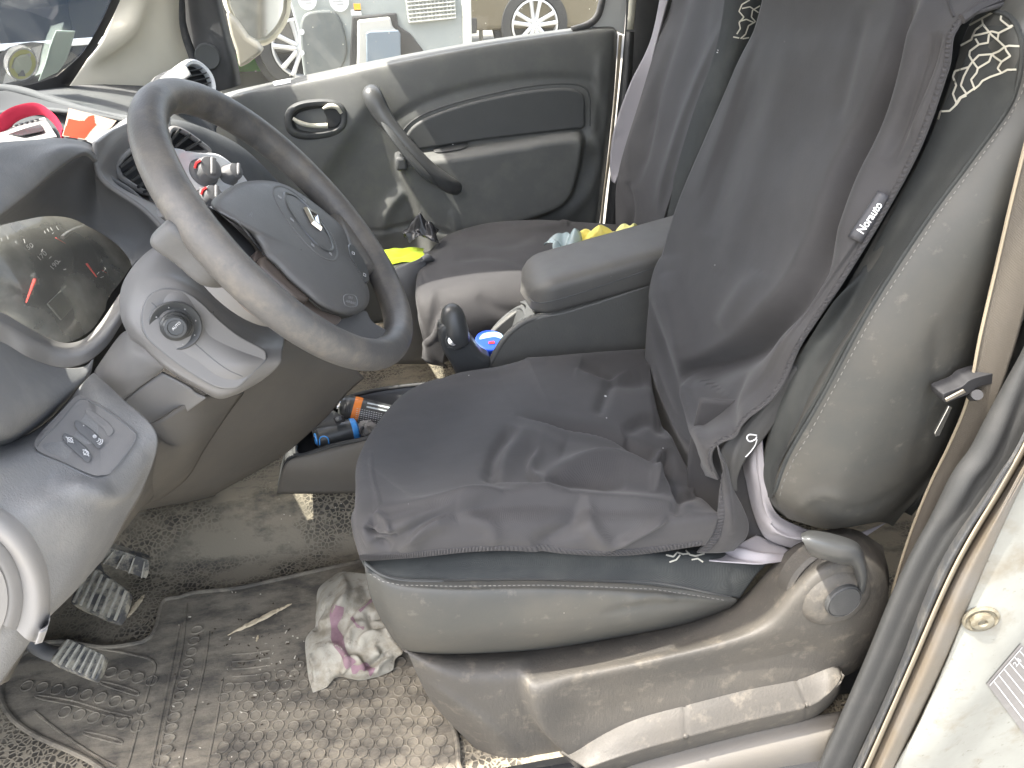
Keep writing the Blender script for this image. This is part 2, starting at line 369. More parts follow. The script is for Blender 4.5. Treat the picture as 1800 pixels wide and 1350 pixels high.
M['trailerdark'] = mat('trailer dark panel', (.09, .10, .10), .5, (30, .4), ((.2, .2, .18), .4, 8, .4, .7))
M['tyre'] = mat('tyre', (.035, .035, .036), .85, (60, .4))
M['alloy'] = mat('alloy wheel', (.62, .62, .62), .35, metal=.5)
M['olive'] = mat('brown car paint', (.10, .082, .05), .3, coat=.6)
M['navy'] = mat('dark blue car paint', (.012, .022, .04), .15, coat=1)
M['darkglass'] = mat('dark window', (.02, .025, .03), .06)
M['green'] = mat('green plastic', (.10, .62, .04), .45)
M['wglass'] = glassmat('windscreen glass', dirt_haze=.05, speck=False)
M['dglass'] = glassmat('door glass', dirt_haze=.06)
M['lens'] = glassmat('instrument lens', (.9, .9, .9), 1.2, .25, False)  # diffuse layer paints a hazy veil over the dust on the gauge cover
def mirrormat():
    m = mat('mirror glass', (.92, .93, .9), .08, metal=1); return m
M['mirror'] = mirrormat()
M['headliner'] = mat('headliner', (.50, .49, .45), .9)
def plasticbag():
    m = bpy.data.materials.new('clear plastic film'); m.use_nodes = True; nt = m.node_tree; N = nt.nodes; L = nt.links; N.remove(N['Principled BSDF']); o = N['Material Output']
    t = N.new('ShaderNodeBsdfTransparent'); t.inputs[0].default_value = (.85, .92, .93, 1); g = N.new('ShaderNodeBsdfPrincipled'); g.inputs['Base Color'].default_value = (.50, .58, .58, 1); g.inputs['Roughness'].default_value = .15
    mx = N.new('ShaderNodeMixShader'); mx.inputs[0].default_value = .55; L.new(t.outputs[0], mx.inputs[1]); L.new(g.outputs[0], mx.inputs[2]); L.new(mx.outputs[0], o.inputs[0]); return m
M['film'] = plasticbag()
def floormat(name, base, dustc, cell, cellst, lo, hi, g0=.50, g1=.68):
    """rubber with pebbled cells, the hollows dark and the ridges dusty, trodden grime in patches"""
    m = bpy.data.materials.new(name); m.use_nodes = True; nt = m.node_tree; N = nt.nodes; L = nt.links; b = N['Principled BSDF']; b.inputs['Roughness'].default_value = .75
    pos = N.new('ShaderNodeNewGeometry').outputs['Position']
    def noise(s, d=5, r=.6, sc=None):
        n = N.new('ShaderNodeTexNoise'); n.inputs['Scale'].default_value = s; n.inputs['Detail'].default_value = d; n.inputs['Roughness'].default_value = r
        if sc: mp = N.new('ShaderNodeMapping'); mp.inputs['Scale'].default_value = sc; L.new(pos, mp.inputs[0]); L.new(mp.outputs[0], n.inputs['Vector'])
        else: L.new(pos, n.inputs['Vector'])
        return n.outputs['Fac']
    def mr(f, a, c, d=0, e=1):
        r = N.new('ShaderNodeMapRange'); r.inputs[1].default_value = a; r.inputs[2].default_value = c; r.inputs[3].default_value = d; r.inputs[4].default_value = e; L.new(f, r.inputs[0]); return r.outputs[0]
    def mth(op, a, c):
        q = N.new('ShaderNodeMath'); q.operation = op; L.new(a, q.inputs[0])
        if isinstance(c, (int, float)): q.inputs[1].default_value = c
        else: L.new(c, q.inputs[1])
        return q.outputs[0]
    def mix(f, a, c):
        x = N.new('ShaderNodeMix'); x.data_type = 'RGBA'; L.new(f, x.inputs[0])
        for s, k in ((6, a), (7, c)):
            if isinstance(k, tuple): x.inputs[s].default_value = (*k, 1)
            else: L.new(k, x.inputs[s])
        return x.outputs[2]
    mask = mr(noise(5.5, 4, .6, (1, 1.4, 1)), lo, hi)
    grime = mr(noise(9, 7, .7, (1, 2.2, 1)), g0, g1)
    c = mix(mth('MULTIPLY', grime, .85), dustc, base)
    if cell:
        v = N.new('ShaderNodeTexVoronoi'); v.feature = 'DISTANCE_TO_EDGE'; v.inputs['Scale'].default_value = cell; L.new(pos, v.inputs['Vector'])
        e = mr(v.outputs['Distance'], .06, .2)
        c = mix(mth('MULTIPLY', mth('MULTIPLY', e, mask), cellst), c, tuple(k*.35 for k in base))
        c2 = mth('MULTIPLY', mth('SUBTRACT', mr(v.outputs['Distance'], .0, .12, 1, 0), 0), mth('MULTIPLY', mask, .7)); c = mix(c2, c, dustc)
        bp = N.new('ShaderNodeBump'); bp.inputs['Strength'].default_value = .7; bp.inputs['Distance'].default_value = .002; bp.invert = True; L.new(mth('MULTIPLY', e, mask), bp.inputs['Height'])
        bp2 = N.new('ShaderNodeBump'); bp2.inputs['Strength'].default_value = .4; bp2.inputs['Distance'].default_value = .002; L.new(noise(160, 3), bp2.inputs['Height']); L.new(bp.outputs[0], bp2.inputs['Normal']); L.new(bp2.outputs[0], b.inputs['Normal'])
    else:
        bp2 = N.new('ShaderNodeBump'); bp2.inputs['Strength'].default_value = .35; bp2.inputs['Distance'].default_value = .002; L.new(noise(190, 4), bp2.inputs['Height']); L.new(bp2.outputs[0], b.inputs['Normal'])
    sp = N.new('ShaderNodeTexVoronoi'); sp.inputs['Scale'].default_value = 85; L.new(pos, sp.inputs['Vector'])
    c = mix(mth('MULTIPLY', mr(sp.outputs['Distance'], .12, .07), mr(noise(10, 3), .58, .66)), c, (.6, .55, .45))
    L.new(c, b.inputs['Base Color']); return m
M['carpet'] = floormat('pebbled floor covering', (.055, .050, .042), (.26, .225, .165), 125, .85, .42, .58)
M['mat'] = floormat('rubber floor mat', (.065, .059, .05), (.235, .205, .155), 0, 0, 0, 1, .43, .60)
# ---------------- the setting outside ----------------
def plane(name, x0, x1, y0, y1, z, m):
    return fin(name, [(x0, y0, z), (x1, y0, z), (x1, y1, z), (x0, y1, z)], [(0, 1, 2, 3)], m, None, False)
tag(plane('ground', -60, 60, -60, 90, -.35, M['asphalt']), kind='structure')

# ---------------- van body ----------------
van = thing('van_body', 'white van body shell with cream pillar trim, grey door pillar and dusty floor', 'van', (.1, .7, -.3))
# floor covering: flat pan, toe board and centre tunnel
xs = np.linspace(-.75, 1.15, 96); ys = np.linspace(.095, 1.46, 76)
def floorz(x, y):
    t = sstep((y-.56)/.10)*sstep((.98-y)/.12)
    z = .085*t + np.clip(-.60-x, 0, 1)*1.0 + .05*sstep((.07-y)/.05)*sstep((x-.3)/.1)
    return z
vs = []; F = []
for i, x in enumerate(xs):
    for j, y in enumerate(ys): vs.append((x, y, floorz(x, y)+.0015*math.sin(x*23+y*9)+.0012*math.sin(y*31-x*5)))
for i in range(len(xs)-1):
    for j in range(len(ys)-1): a = i*len(ys)+j; F.append((a, a+len(ys), a+len(ys)+1, a+1))
carpet = fin('floor_covering', vs, F, M['carpet'], van, True, 0)
tag(carpet, 'pebbled grey floor covering caked with pale dust')
# closed shell parts out of the frame: roof, header, bulkhead, scuttle, with added sun blockers
box('roof', (.665, .72, 1.42), (1.77, 1.34, .03), M['headliner'], van, .02)
slab('added_sun_blocker', [(-.20, .10, 1.36), (-.20, .66, 1.36), (-.50, .66, .97), (-.50, .10, .97)], (.012, 0, .008), M['headliner'], van, .004)  # unseen lowered visor, added and stretched to keep sun off the driver side
slab('added_sun_blocker', [(-.20, .93, 1.36), (-.20, 1.27, 1.36), (-.42, 1.27, 1.10), (-.42, .93, 1.10)], (.012, 0, .008), M['headliner'], van, .004)  # second unseen visor, added to shade the far part of the passenger seat
slab('side_panel', [(1.25, .0, -.3), (1.25, .0, 1.4), (1.6, .0, 1.4), (1.6, .0, -.3)], (0, 1.46, 0), M['headliner'], van)
box('dash_bulkhead', (-.85, .73, .30), (.04, 1.4, .90), M['dashdark'], van)
box('sill_panel', (-.1, 1.50, -.05), (1.6, .05, .40), M['white'], van)
box('floor_pan', (.2, .73, -.06), (1.95, 1.44, .05), M['black'], van)
box('dash_sun_block', (-.63, .74, .44), (.42, 1.24, .34), M['toppad'], van)  # hidden filler box added to stop sun passing through into the footwell
# windscreen
b1 = U(103, 150, y=1.30); b2 = Vector((b1.x-.06, .10, b1.z+.0)); t1 = U(260, -130, y=1.25); t2 = Vector((t1.x-.04, .18, t1.z))
def wsp(s, t):
    lo = b1.lerp(b2, s); hi = t1.lerp(t2, s); p = lo.lerp(hi, t); return p+Vector((-.10*math.sin(math.pi*s), 0, 0))
def top_pt(s): return wsp(s, 1)
# the pane's near-side edge follows the pillar line seen in the photo
edge = [(100, 134), (142, 97), (171, 52), (197, -2), (225, -75), (245, -140)]
eP = [U(u, v, y=1.30-.012*i) for i, (u, v) in enumerate(edge)]
rows = []
for i, p in enumerate(eP):
    k = i/(len(eP)-1); row = [p]
    for s in (.12, .35, .7, 1.0): row.append(Vector((p.x-.10*math.sin(math.pi*min(s, .5))-.04*s, p.y-(1.12-.05*k)*s, p.z+.01*s)))
    rows.append(row)
wind = patch('windscreen', rows, 14, 14, M['wglass'], van)
fe = [U(u+(20 if v > 100 else 14), v+(20 if v > 100 else 3), y=p.y+.03) for (u, v), p in zip(edge, eP)]
patch('glass_border', [[p+Vector((0, -.004, 0)) for p in eP], [a.lerp(b, .5)+Vector((0, -.012, 0)) for a, b in zip(eP, fe)], fe], 30, 5, M['black'], van)
patch('glass_border', [[(-60, 160, 1.05), (20, 153, 1.17), (60, 147, 1.24), (100, 134, 1.298)], [(-60, 176, 1.05), (20, 168, 1.17), (65, 164, 1.24), (122, 156, 1.32)]], 20, 4, M['black'], van)
slab('front_pillar', [(-.95, .04, .80), (-.88, .04, .80), (-.20, .04, 1.40), (-.30, .04, 1.40)], (0, .07, 0), M['paint'], van, .01)
# far front pillar trim (cream)
patch('pillar_trim', [
    [(240, -120, 1.27), (262, -120, 1.30), (285, -120, 1.33), (305, -120, 1.37)],
    [(209, -8, 1.33), (250, -8, 1.35), (290, -8, 1.37), (316, -8, 1.41)],
    [(183, 55, 1.335), (235, 52, 1.355), (292, 50, 1.375), (320, 50, 1.415)],
    [(154, 102, 1.34), (215, 98, 1.36), (296, 95, 1.38), (338, 95, 1.42)],
    [(112, 158, 1.34), (200, 155, 1.36), (300, 150, 1.385), (362, 152, 1.42)],
    [(90, 182, 1.34), (190, 182, 1.36), (300, 180, 1.39), (385, 185, 1.42)]], 30, 40, M['cream'], van,
    [('line', [(262, -60), (240, 20), (215, 55), (170, 80), (140, 95)], .006, 26), ('fold', [(258, -20), (232, 52), (150, 118)], .010, 30, 10)], thick=.004)
tube('door_seal', [(300, -120, 1.415), (315, 0, 1.42), (318, 40, 1.42), (332, 85, 1.42), (352, 125, 1.42), (380, 160, 1.42)], .0115, M['rubber'], van, n=40)
# far centre pillar: painted jamb, strip and dark trim behind the passenger door
patch('pillar_trim', [[(1102, -60, 1.44), (1140, -60, 1.42), (1220, -60, 1.42)], [(1098, 60, 1.44), (1130, 60, 1.42), (1210, 60, 1.42)], [(1080, 240, 1.43), (1110, 240, 1.41), (1190, 240, 1.41)], [(1058, 440, 1.42), (1090, 440, 1.40), (1170, 440, 1.40)]], 12, 20, M['pillar'], van, thick=.01)
patch('belt_cover', [[(1109, -60, 1.405), (1117, -60, 1.40), (1124, -60, 1.405)], [(1102, 52, 1.405), (1108, 52, 1.40), (1114, 52, 1.405)]], 8, 6, M['creamlever'], van, thick=.006)
patch('belt_cover', [[(1101, 56, 1.408), (1108, 56, 1.40), (1115, 56, 1.408)], [(1090, 200, 1.405), (1098, 200, 1.395), (1106, 200, 1.405)], [(1065, 430, 1.40), (1074, 430, 1.39), (1082, 430, 1.40)]], 8, 12, M['pillar'], van, thick=.006)
slab('roof_rail', [(-.22, 1.30, 1.33), (1.5, 1.30, 1.33), (1.5, 1.30, 1.40), (-.22, 1.30, 1.40)], (0, .12, 0), M['paint'], van, .01)
slab('roof_rail', [(-.22, .03, 1.33), (1.5, .03, 1.33), (1.5, .03, 1.40), (-.22, .03, 1.40)], (0, .10, 0), M['paint'], van, .01)
slab('rear_side_panel', [(.82, 1.44, -.2), (.82, 1.44, 1.35), (1.5, 1.44, 1.35), (1.5, 1.44, -.2)], (0, .06, 0), M['paint'], van)
# near centre pillar: trim, seal, dusty flange, painted jamb
def strip_rows(vs_, lines):   # lines: list of (pixel u at each v, depth y)
    return [[(l[0][i], v, l[1]) for l in lines] for i, v in enumerate(vs_)]
vv = [-80, 250, 500, 760, 850, 1000, 1180, 1350, 1460]
L_tr = [2065, 1945, 1850, 1728, 1672, 1588, 1512, 1436, 1385]
L_tm = [2090, 1980, 1890, 1775, 1722, 1630, 1548, 1467, 1412]
L_ts = [2110, 2000, 1910, 1800, 1745, 1648, 1577, 1500, 1448]
L_ss = [2140, 2035, 1935, 1812, 1763, 1677, 1597, 1521, 1470]
L_fl = [2150, 2045, 1944, 1822, 1773, 1684, 1604, 1529, 1478]
L_bo = [2185, 2075, 1975, 1850, 1800, 1731, 1655, 1573, 1520]
patch('pillar_trim', [[(L_tr[i]+6, v, .13), (L_tr[i], v, .038), (L_tm[i], v, .022), (L_ts[i], v, .018)] for i, v in enumerate(vv)], 26, 90, M['pillar'], van,
      [('fold', [(1800, 640), (1738, 790), (1700, 840), (1660, 930)], .006, 30, 12), ('line', [(1655, 1010), (1590, 1180), (1505, 1350)], -.004, 6)], thick=.004)
patch('pillar_seal', [[(L_ts[i]-2, v, .020), (L_ts[i]+4, v, .006), ((L_ts[i]+L_ss[i])/2, v, -.004), (L_ss[i]-4, v, .002), (L_ss[i], v, .010)] for i, v in enumerate(vv)], 22, 120, M['rubber'], van, thick=.003)
patch('seal_highlight', [[(L_ss[i]-5, v, .004), (L_ss[i]-1, v, -.006), (L_fl[i], v, .006)] for i, v in enumerate(vv)], 8, 90, M['webedge'], van, thick=.002)  # pale strip paints the highlight line along the seal edge
patch('flange', [[(L_fl[i]-1, v, .006), (L_fl[i]+10, v, -.004), ((L_fl[i]+L_bo[i])/2, v, -.012), (L_bo[i]-6, v, -.008), (L_bo[i]+3, v, .004)] for i, v in enumerate(vv)], 24, 90, M['sealshine'], van, thick=.003)
jamb = patch('door_jamb', [[(L_bo[i]-2, v, -.004), (L_bo[i]+40, v, -.010), (L_bo[i]+160, v, -.014), (L_bo[i]+330, v, -.016), (L_bo[i]+520, v, -.02)] for i, v in enumerate(vv)], 60, 90, M['white'], van,
      [('fold', [(1850, 1010), (1760, 1120), (1700, 1210), (1640, 1300), (1600, 1400)], .010, 60, 40)], thick=.004)
JB = bvh([jamb])
h, n = hit(JB, 1724, 1088)
k = .0162
lathe('jamb_bolt', h-n*.0005, n, [(.0205, 0), (.0205, .0015), (.0175, .0035), (.0155, .0015), (.0125, .0012), (.0125, .006), (.0105, .0072), (.0055, .0072), (.0045, .0035), (.001, .0035)], mat('weathered bolt', (.17, .155, .115), .55, None, ((.09, .07, .04), .6, 120, .45, .6)), van, seg=40)
vs, F = drape_ribbon(JB, [(1700, 1255), (1840, 1110)], 1, .001, 2, smooth=False)
q = [(1733, 1201), (1793, 1130), (1870, 1215), (1800, 1290)]
st = []
for i in range(9):
    for j in range(9):
        a = np.array(q[0])*(1-i/8)*(1-j/8)+np.array(q[1])*(i/8)*(1-j/8)+np.array(q[3])*(1-i/8)*(j/8)+np.array(q[2])*(i/8)*(j/8); p, _ = hit(JB, a[0], a[1], .001); st.append(p)
pl = fin('pressure_label', st, [(i*9+j, i*9+j+1, (i+1)*9+j+1, (i+1)*9+j) for i in range(8) for j in range(8)], mat('dark label', (.20, .19, .185), .5, None, ((.3, .3, .28), .4, 60, .5, .7)), van)
G = []
for k in range(6):
    t = .14+.15*k; a = np.array(q[0])*(1-t)+np.array(q[1])*t; b = np.array(q[3])*(1-t)+np.array(q[2])*t
    G.append(drape_ribbon(JB, [tuple(a+(b-a)*.06), tuple(b)], 2.0, .0016, 12, smooth=False))
G.append(drape_ribbon(JB, [(1738, 1203), (1795, 1136)], 1.6, .0016, 8, smooth=False))
vs, F = join_geo(G); fin('label_ruling', vs, F, M['print'], pl, False)
vs, F = text_px('2.4', (1786, 1162), (.65, -.76), 9, lambda u, v: hit(JB, u, v, .002)[0], .02); fin('label_print', vs, F, M['print'], pl, False)
# sill inside the door opening, red belt anchor, floor rail
box('sill_trim', (.30, .045, -.105), (1.6, .10, .09), M['knee'], van, .02)

# ---------------- outside: trailer, cars ----------------
TY = 3.3
tr = thing('trailer', 'grey metal trailer with white corner post and mesh vent outside the passenger window', 'trailer', (.2, TY, -.35))
def T(u, v, dy=0): return U(u, v, y=TY+dy)
slab('side_wall', [T(498, -120), T(818, -120), T(826, 108), T(760, 160), T(545, 210), T(534, 130), T(524, 60), T(508, 0)], (0, 1.2, 0), M['trailer'], tr, .01)
slab('corner_post', [T(808, -120, -.01), T(826, -120, -.01), T(831, 130, -.01), T(816, 140, -.01)], (0, .08, 0), mat('pale post', (.62, .62, .56), .5), tr, .01)
slab('hatch_panel', [T(528, 60, -.02), T(530, 35, -.02), T(542, 22, -.02), T(575, 18, -.02), T(592, 24, -.02), T(604, 50, -.02), T(610, 90, -.02), T(600, 122, -.02), T(575, 170, -.02), T(545, 170, -.02), T(532, 110, -.02)], (0, .05, 0), M['trailerdark'], tr, .01, smooth_n=48)
slab('recess_frame', [T(612, 200, -.02), T(615, 100, -.02), T(619, 30, -.02), T(697, 23, -.02), T(700, 46, -.02), T(722, 60, -.02), T(745, 90, -.02), T(755, 180, -.02)], (0, .03, 0), M['black'], tr, .006)
slab('recess_body', [T(622, 200, -.05), T(628, 95, -.05), T(628, 36, -.05), T(686, 30, -.05), T(690, 48, -.05), T(702, 58, -.05), T(706, 180, -.05)], (0, .03, 0), mat('pale recess', (.38, .37, .34), .6), tr, .01)
slab('recess_window', [T(645, 180, -.07), T(643, 58, -.07), T(650, 55, -.07), T(700, 53, -.07), T(704, 60, -.07), T(706, 180, -.07)], (0, .02, 0), mat('grey blue plate', (.14, .17, .20), .3), tr, .006)
slab('vent_frame', [T(711, -14, -.015), T(797, -22, -.015), T(802, 33, -.015), T(718, 43, -.015)], (0, .03, 0), mat('vent frame', (.34, .35, .33), .5), tr, .01)
G = []
for i in range(13): a = T(713+i*7.1, -12-i*.7, -.025); b = T(720+i*6.7, 40-i*.8, -.025); G.append(tube_geo([a, b], .0035, seg=5))
for i in range(8): a = T(712+i*1.0, -10+i*7, -.03); b = T(797+i*.6, -18+i*7, -.03); G.append(tube_geo([a, b], .0035, seg=5))
vs, F = join_geo(G); fin('vent_mesh', vs, F, mat('vent mesh', (.42, .42, .38), .5), tr)
for cxy, r in (((540, 0), .04), ((596, 2), .042)):
    s = lathe('sticker', T(*cxy, -.03), (0, -1, 0), [(r, 0), (r, .002), (0, .002)], M['print'], tr, seg=32)
    c_ = T(*cxy, -.036); G = [box_geo(c_+Vector((dx, 0, dz)), (w, .001, .004)) for dx, dz, w in ((0, .012, .035), (-.005, 0, .045), (.004, -.012, .03))]; vs, F = join_geo(G); fin('sticker_print', vs, F, M['greyprint'], s, False)
box('warning_label', T(628, 13, -.03), (.03, .004, .03), mat('orange label', (.85, .35, .03), .5), tr)
box('warning_label', T(626, 22, -.03), (.045, .004, .022), M['print'], tr)
lathe('fastener', T(531, 56, -.03), (0, -1, 0), [(.011, 0), (.011, .01), (0, .012)], M['print'], tr, seg=12)
lathe('fastener', T(532, 93, -.03), (0, -1, 0), [(.009, 0), (.009, .01), (0, .012)], M['print'], tr, seg=12)
for x_ in (T(560, 0).x, T(800, 0).x): box('support_leg', (x_, TY+.3, -.10), (.07, .07, .5), M['trailerdark'], tr, .01)

def wheel(parent, c, r, rr, spokes):
    w = lathe('wheel', c, (0, -1, 0), [(rr*1.0, .10), (rr*1.0, .0), (rr*1.03, -.10), (r*.96, -.11), (r, -.08), (r, .08), (r*.96, .115), (rr*1.06, .12), (rr*1.0, .10)], M['tyre'], parent, seg=48, cap=False)
    c = Vector(c); G = [lathe_geo(c, (0, -1, 0), [(rr, .10), (rr, .125), (rr*.93, .128), (rr*.90, .10), (rr*.9, .02)], 48, cap=False), lathe_geo(c, (0, -1, 0), [(rr*.24, .06), (rr*.22, .105), (rr*.12, .115), (0, .115)], 24)]
    for k in range(spokes):
        a = 2*math.pi*k/spokes+.3; d = Vector((math.cos(a), 0, math.sin(a))); e = Vector((-d.z, 0, d.x))
        for s in (-1, 1):
            G.append(tube_geo([c+Vector((0, -.10, 0))+d*rr*.15+e*s*rr*.06, c+Vector((0, -.105, 0))+d*rr*.55+e*s*rr*.13, c+Vector((0, -.115, 0))+d*rr*.93+e*s*rr*.20], [rr*.10, rr*.085, rr*.10], seg=6, n=8))
    vs, F = join_geo(G); rim = fin('rim', vs, F, M['alloy'], w)
    G = [lathe_geo(c+Vector((rr*.18*math.cos(t), -.105, rr*.18*math.sin(t))), (0, -1, 0), [(rr*.035, 0), (rr*.035, .014), (0, .015)], 8) for t in np.arange(5)*2*math.pi/5]
    vs, F = join_geo(G); None; [fin('wheel_nut', *g_, M['trailerdark'], rim) for g_ in G]
    lathe('wheel_well', c+Vector((0, .02, 0)), (0, -1, 0), [(r*1.17, -.1), (r*1.17, .075), (0, .075)], M['black'], parent, seg=40)
    return w
def car(name, label, cat, x0, x1, yn, mpaint, flip, glass=True, wheels=((0, 0), (0, 0)), group=None, ylen=1.75, h=1.75):
    t = thing(name, label, cat, ((x0+x1)/2, yn, -.35), group); L_ = x1-x0; z = -.35
    prof = [(0, .45), (.0, .75), (.04, .95), (.22, 1.02), (.33, 1.52), (.40, 1.62), (.80, h-.06), (.94, 1.58), (1.0, 1.05), (1.0, .45), (.93, .30), (.07, .30)]
    if flip: prof = [(1-a, b) for a, b in prof]
    body = slab('body', [Vector((x0+a*L_, yn, z+b)) for a, b in prof], (0, ylen, 0), mpaint, t, .05, 4)
    wn = [(.27, 1.06), (.36, 1.5), (.62, 1.56), (.62, 1.06)]; w2 = [(.64, 1.06), (.64, 1.56), (.82, 1.56), (.92, 1.10)]
    for w_ in (wn, w2):
        if flip: w_ = [(1-a, b) for a, b in w_]
        slab('window', [Vector((x0+a*L_, yn-.012, z+b)) for a, b in w_], (0, .03, 0), M['darkglass'], t, .02)
    slab('sill', [Vector((x0+a*L_, yn-.02, z+b)) for a, b in ((.34, .28), (.34, .42), (.64, .42), (.64, .28))], (0, .05, 0), M['black'], t, .01)
    for wx, wz in wheels: wheel(t, (wx, yn+.10, wz), .345, .235, 5)
    return t
w1 = U(939, 43, z=-.005)
yc = w1.y-.10+.10
c1 = car('parked_car', 'brown car with silver alloy wheel parked outside beyond the trailer, seen through the passenger window', 'car', w1.x-3.4, w1.x+1.0, w1.y-.02, M['olive'], True, wheels=((w1.x, -.005), (w1.x-2.65, -.005)))
w2 = U(529, 84, z=-.005)
c2 = car('parked_car', 'dark car half hidden by the wing mirror, its silver wheel left of the trailer', 'car', w2.x-3.9, w2.x+.85, w2.y-.02, mat('charcoal paint', (.05, .05, .05), .3, coat=.5), True, wheels=((w2.x, -.005), (w2.x-2.9, -.005)))
p = U(770, 90, z=-.35)
c3 = thing('tow_hitch', 'small pale metal tow hitch standing on the asphalt by the white trailer post', 'hitch', U(846, 95, z=-.35))
hb = U(846, 95, z=-.35)
tube('post', [hb, hb+Vector((0, 0, .26))], .022, mat('pale metal', (.5, .5, .47), .5), c3, seg=10)
tube('crossbar', [hb+Vector((-.10, 0, .25)), hb+Vector((0, 0, .28)), hb+Vector((.10, 0, .25))], .022, bpy.data.materials['pale metal'], c3, n=8)
# green crate beyond the mirror
g = U(440, 96, y=7.6)
gt = thing('green_crate', 'bright green plastic crate on the ground just below the wing mirror', 'crate', (g.x, 7.6, -.35))
box('tub', (g.x, 7.6, -.27), (.30, .3, .16), M['green'], gt, .03); box('rim', (g.x, 7.6, -.195), (.33, .33, .03), M['green'], gt, .01)
# car ahead seen through the windscreen
q = U(60, 60, z=.35)
c4 = thing('parked_car', 'dark blue car ahead of the van, seen through the windscreen', 'car', (q.x, q.y, -.35))
d = (q-CP); d.z = 0; d.normalize(); s = Vector((-d.y, d.x, 0))
s = -s; q = q-s*s.dot(RT)*1.9
bp = [(-2.6, .25), (-2.6, .75), (-2.2, .92), (-1.0, 1.0), (-.3, 1.42), (1.4, 1.45), (2.1, 1.0), (2.5, .95), (2.5, .25)]
slab('body', [q.xy.to_3d()+s*a+Vector((0, 0, b-.35)) for a, b in bp], d*1.7, M['navy'], c4, .06, 4)
slab('window', [q.xy.to_3d()-d*.012+s*a+Vector((0, 0, b-.35)) for a, b in ((-.8, 1.0), (-.2, 1.36), (1.3, 1.38), (1.9, 1.02))], d*.03, M['darkglass'], c4, .02)
slab('trim_strip', [q.xy.to_3d()-d*.02+s*a+Vector((0, 0, b-.35)) for a, b in ((-2.4, .62), (-2.4, .66), (2.4, .66), (2.4, .62))], d*.03, M['silver'], c4, .01)
for a in (-1.6, 1.6):
    wv, wf = lathe_geo(q.xy.to_3d()+s*a+d*.05+Vector((0, 0, -.02)), -d, [(.2, .1), (.33, .08), (.33, -.1), (0, -.1)], 32); fin('wheel', wv, wf, M['tyre'], c4)
# ---------------- passenger door ----------------
door = thing('passenger_door', 'grey trimmed passenger door with diagonal black grab handle under its dusty window', 'door', (.3, 1.43, .0))
armp = [(704, 283), (716, 274), (800, 263), (900, 247), (990, 232), (1016, 236), (1018, 262), (1012, 300), (1000, 338), (976, 362), (930, 380), (880, 398), (830, 420), (790, 440), (752, 470), (742, 400), (722, 345), (706, 305)]
dr = [[(372, 172, 1.475), (425, 156, 1.475), (560, 127, 1.475), (700, 98, 1.475), (850, 71, 1.475), (1000, 50, 1.475), (1068, 44, 1.475), (1081, 50, 1.475)],
      [(374, 178, 1.450), (425, 163, 1.450), (560, 136, 1.450), (700, 107, 1.450), (850, 79, 1.450), (1000, 57, 1.450), (1070, 50, 1.450), (1085, 58, 1.455)],
      [(376, 190, 1.432), (425, 177, 1.432), (560, 150, 1.432), (700, 122, 1.432), (850, 94, 1.432), (1000, 72, 1.432), (1068, 66, 1.432), (1085, 76, 1.45)],
      [(380, 260, 1.420), (425, 255, 1.420), (560, 235, 1.420), (700, 212, 1.420), (850, 190, 1.420), (1000, 172, 1.420), (1062, 166, 1.420), (1079, 170, 1.44)],
      [(380, 360, 1.415), (425, 355, 1.415), (560, 340, 1.415), (700, 322, 1.415), (850, 305, 1.415), (1000, 290, 1.415), (1052, 286, 1.415), (1066, 288, 1.435)],
      [(380, 470, 1.410), (425, 465, 1.410), (560, 445, 1.410), (700, 425, 1.410), (850, 410, 1.410), (1000, 400, 1.410), (1040, 398, 1.410), (1053, 400, 1.43)],
      [(380, 620, 1.410), (425, 615, 1.410), (560, 590, 1.410), (700, 560, 1.410), (850, 530, 1.410), (1000, 500, 1.410), (1030, 498, 1.410), (1042, 500, 1.43)]]
feats = [('poly', armp, .046, 9), ('line', [(672, 232), (735, 188), (820, 160), (920, 143), (1000, 140), (1042, 150), (1052, 200), (1050, 250)], -.005, 10),
         ('fold', [(655, 150), (600, 235), (548, 320), (520, 420)], .016, 60, 26), ('line', [(1056, 90), (1050, 180), (1040, 240)], .004, 9),
         ('line', [(675, 420), (676, 380), (700, 345), (715, 335)], .009, 12), ('line', [(640, 409), (700, 400), (745, 391), (800, 402)], -.007, 3.5),
         ('line', [(1046, 232), (1052, 280), (1030, 340), (985, 392)], .010, 12), ('bump', (1035, 245), .014, 24),
         ('line', [(790, 360), (798, 385), (802, 410)], .004, 5)]
dp = patch('door_panel', dr, 240, 150, M['door'], door, feats, (0, -1, 0), thick=.004)
DB = bvh([dp])
# dark soft inlay, its own panel with a rounded edge
inl = [(712, 251), (716, 232), (735, 213), (775, 195), (830, 178), (900, 163), (960, 155), (1000, 154), (1018, 160), (1026, 174), (1027, 200), (1025, 223), (1000, 226), (940, 233), (880, 240), (820, 248), (755, 258), (725, 262)]
slab('door_inlay', [(hit(DB, u, v)[0]+Vector((0, -.012, 0))) for u, v in cr(inl, 60, True)], (0, .012, 0), M['doordark'], door, .007, 4)
vs, F = drape_tube(DB, [(700, 250), (712, 225), (740, 203), (790, 184), (860, 166), (930, 152), (990, 147), (1024, 152), (1036, 170), (1037, 222)], .0022, n=80); fin('inlay_piping', vs, F, M['doordark'], door)
# white sticker strip, window switch
p = [hit(DB, u, v, .001)[0] for u, v in ((480, 144), (511, 138), (511, 146), (482, 152))]; fin('sill_tape', p, [(0, 1, 2, 3)], M['print'], door, False)
sw = slab('window_switch', [hit(DB, u, v, .004)[0] for u, v in cr([(762, 264), (775, 257), (800, 251), (818, 250), (823, 256), (815, 263), (790, 268), (768, 270)], 24, True)], (0, .006, -.002), M['gloss'], door, .002)
vs, F = lathe_geo(hit(DB, 796, 256, .006)[0], (0, -1, .3), [(.0025, 0), (.002, .001)], 3); fin('switch_mark', vs, F, M['print'], sw, False)
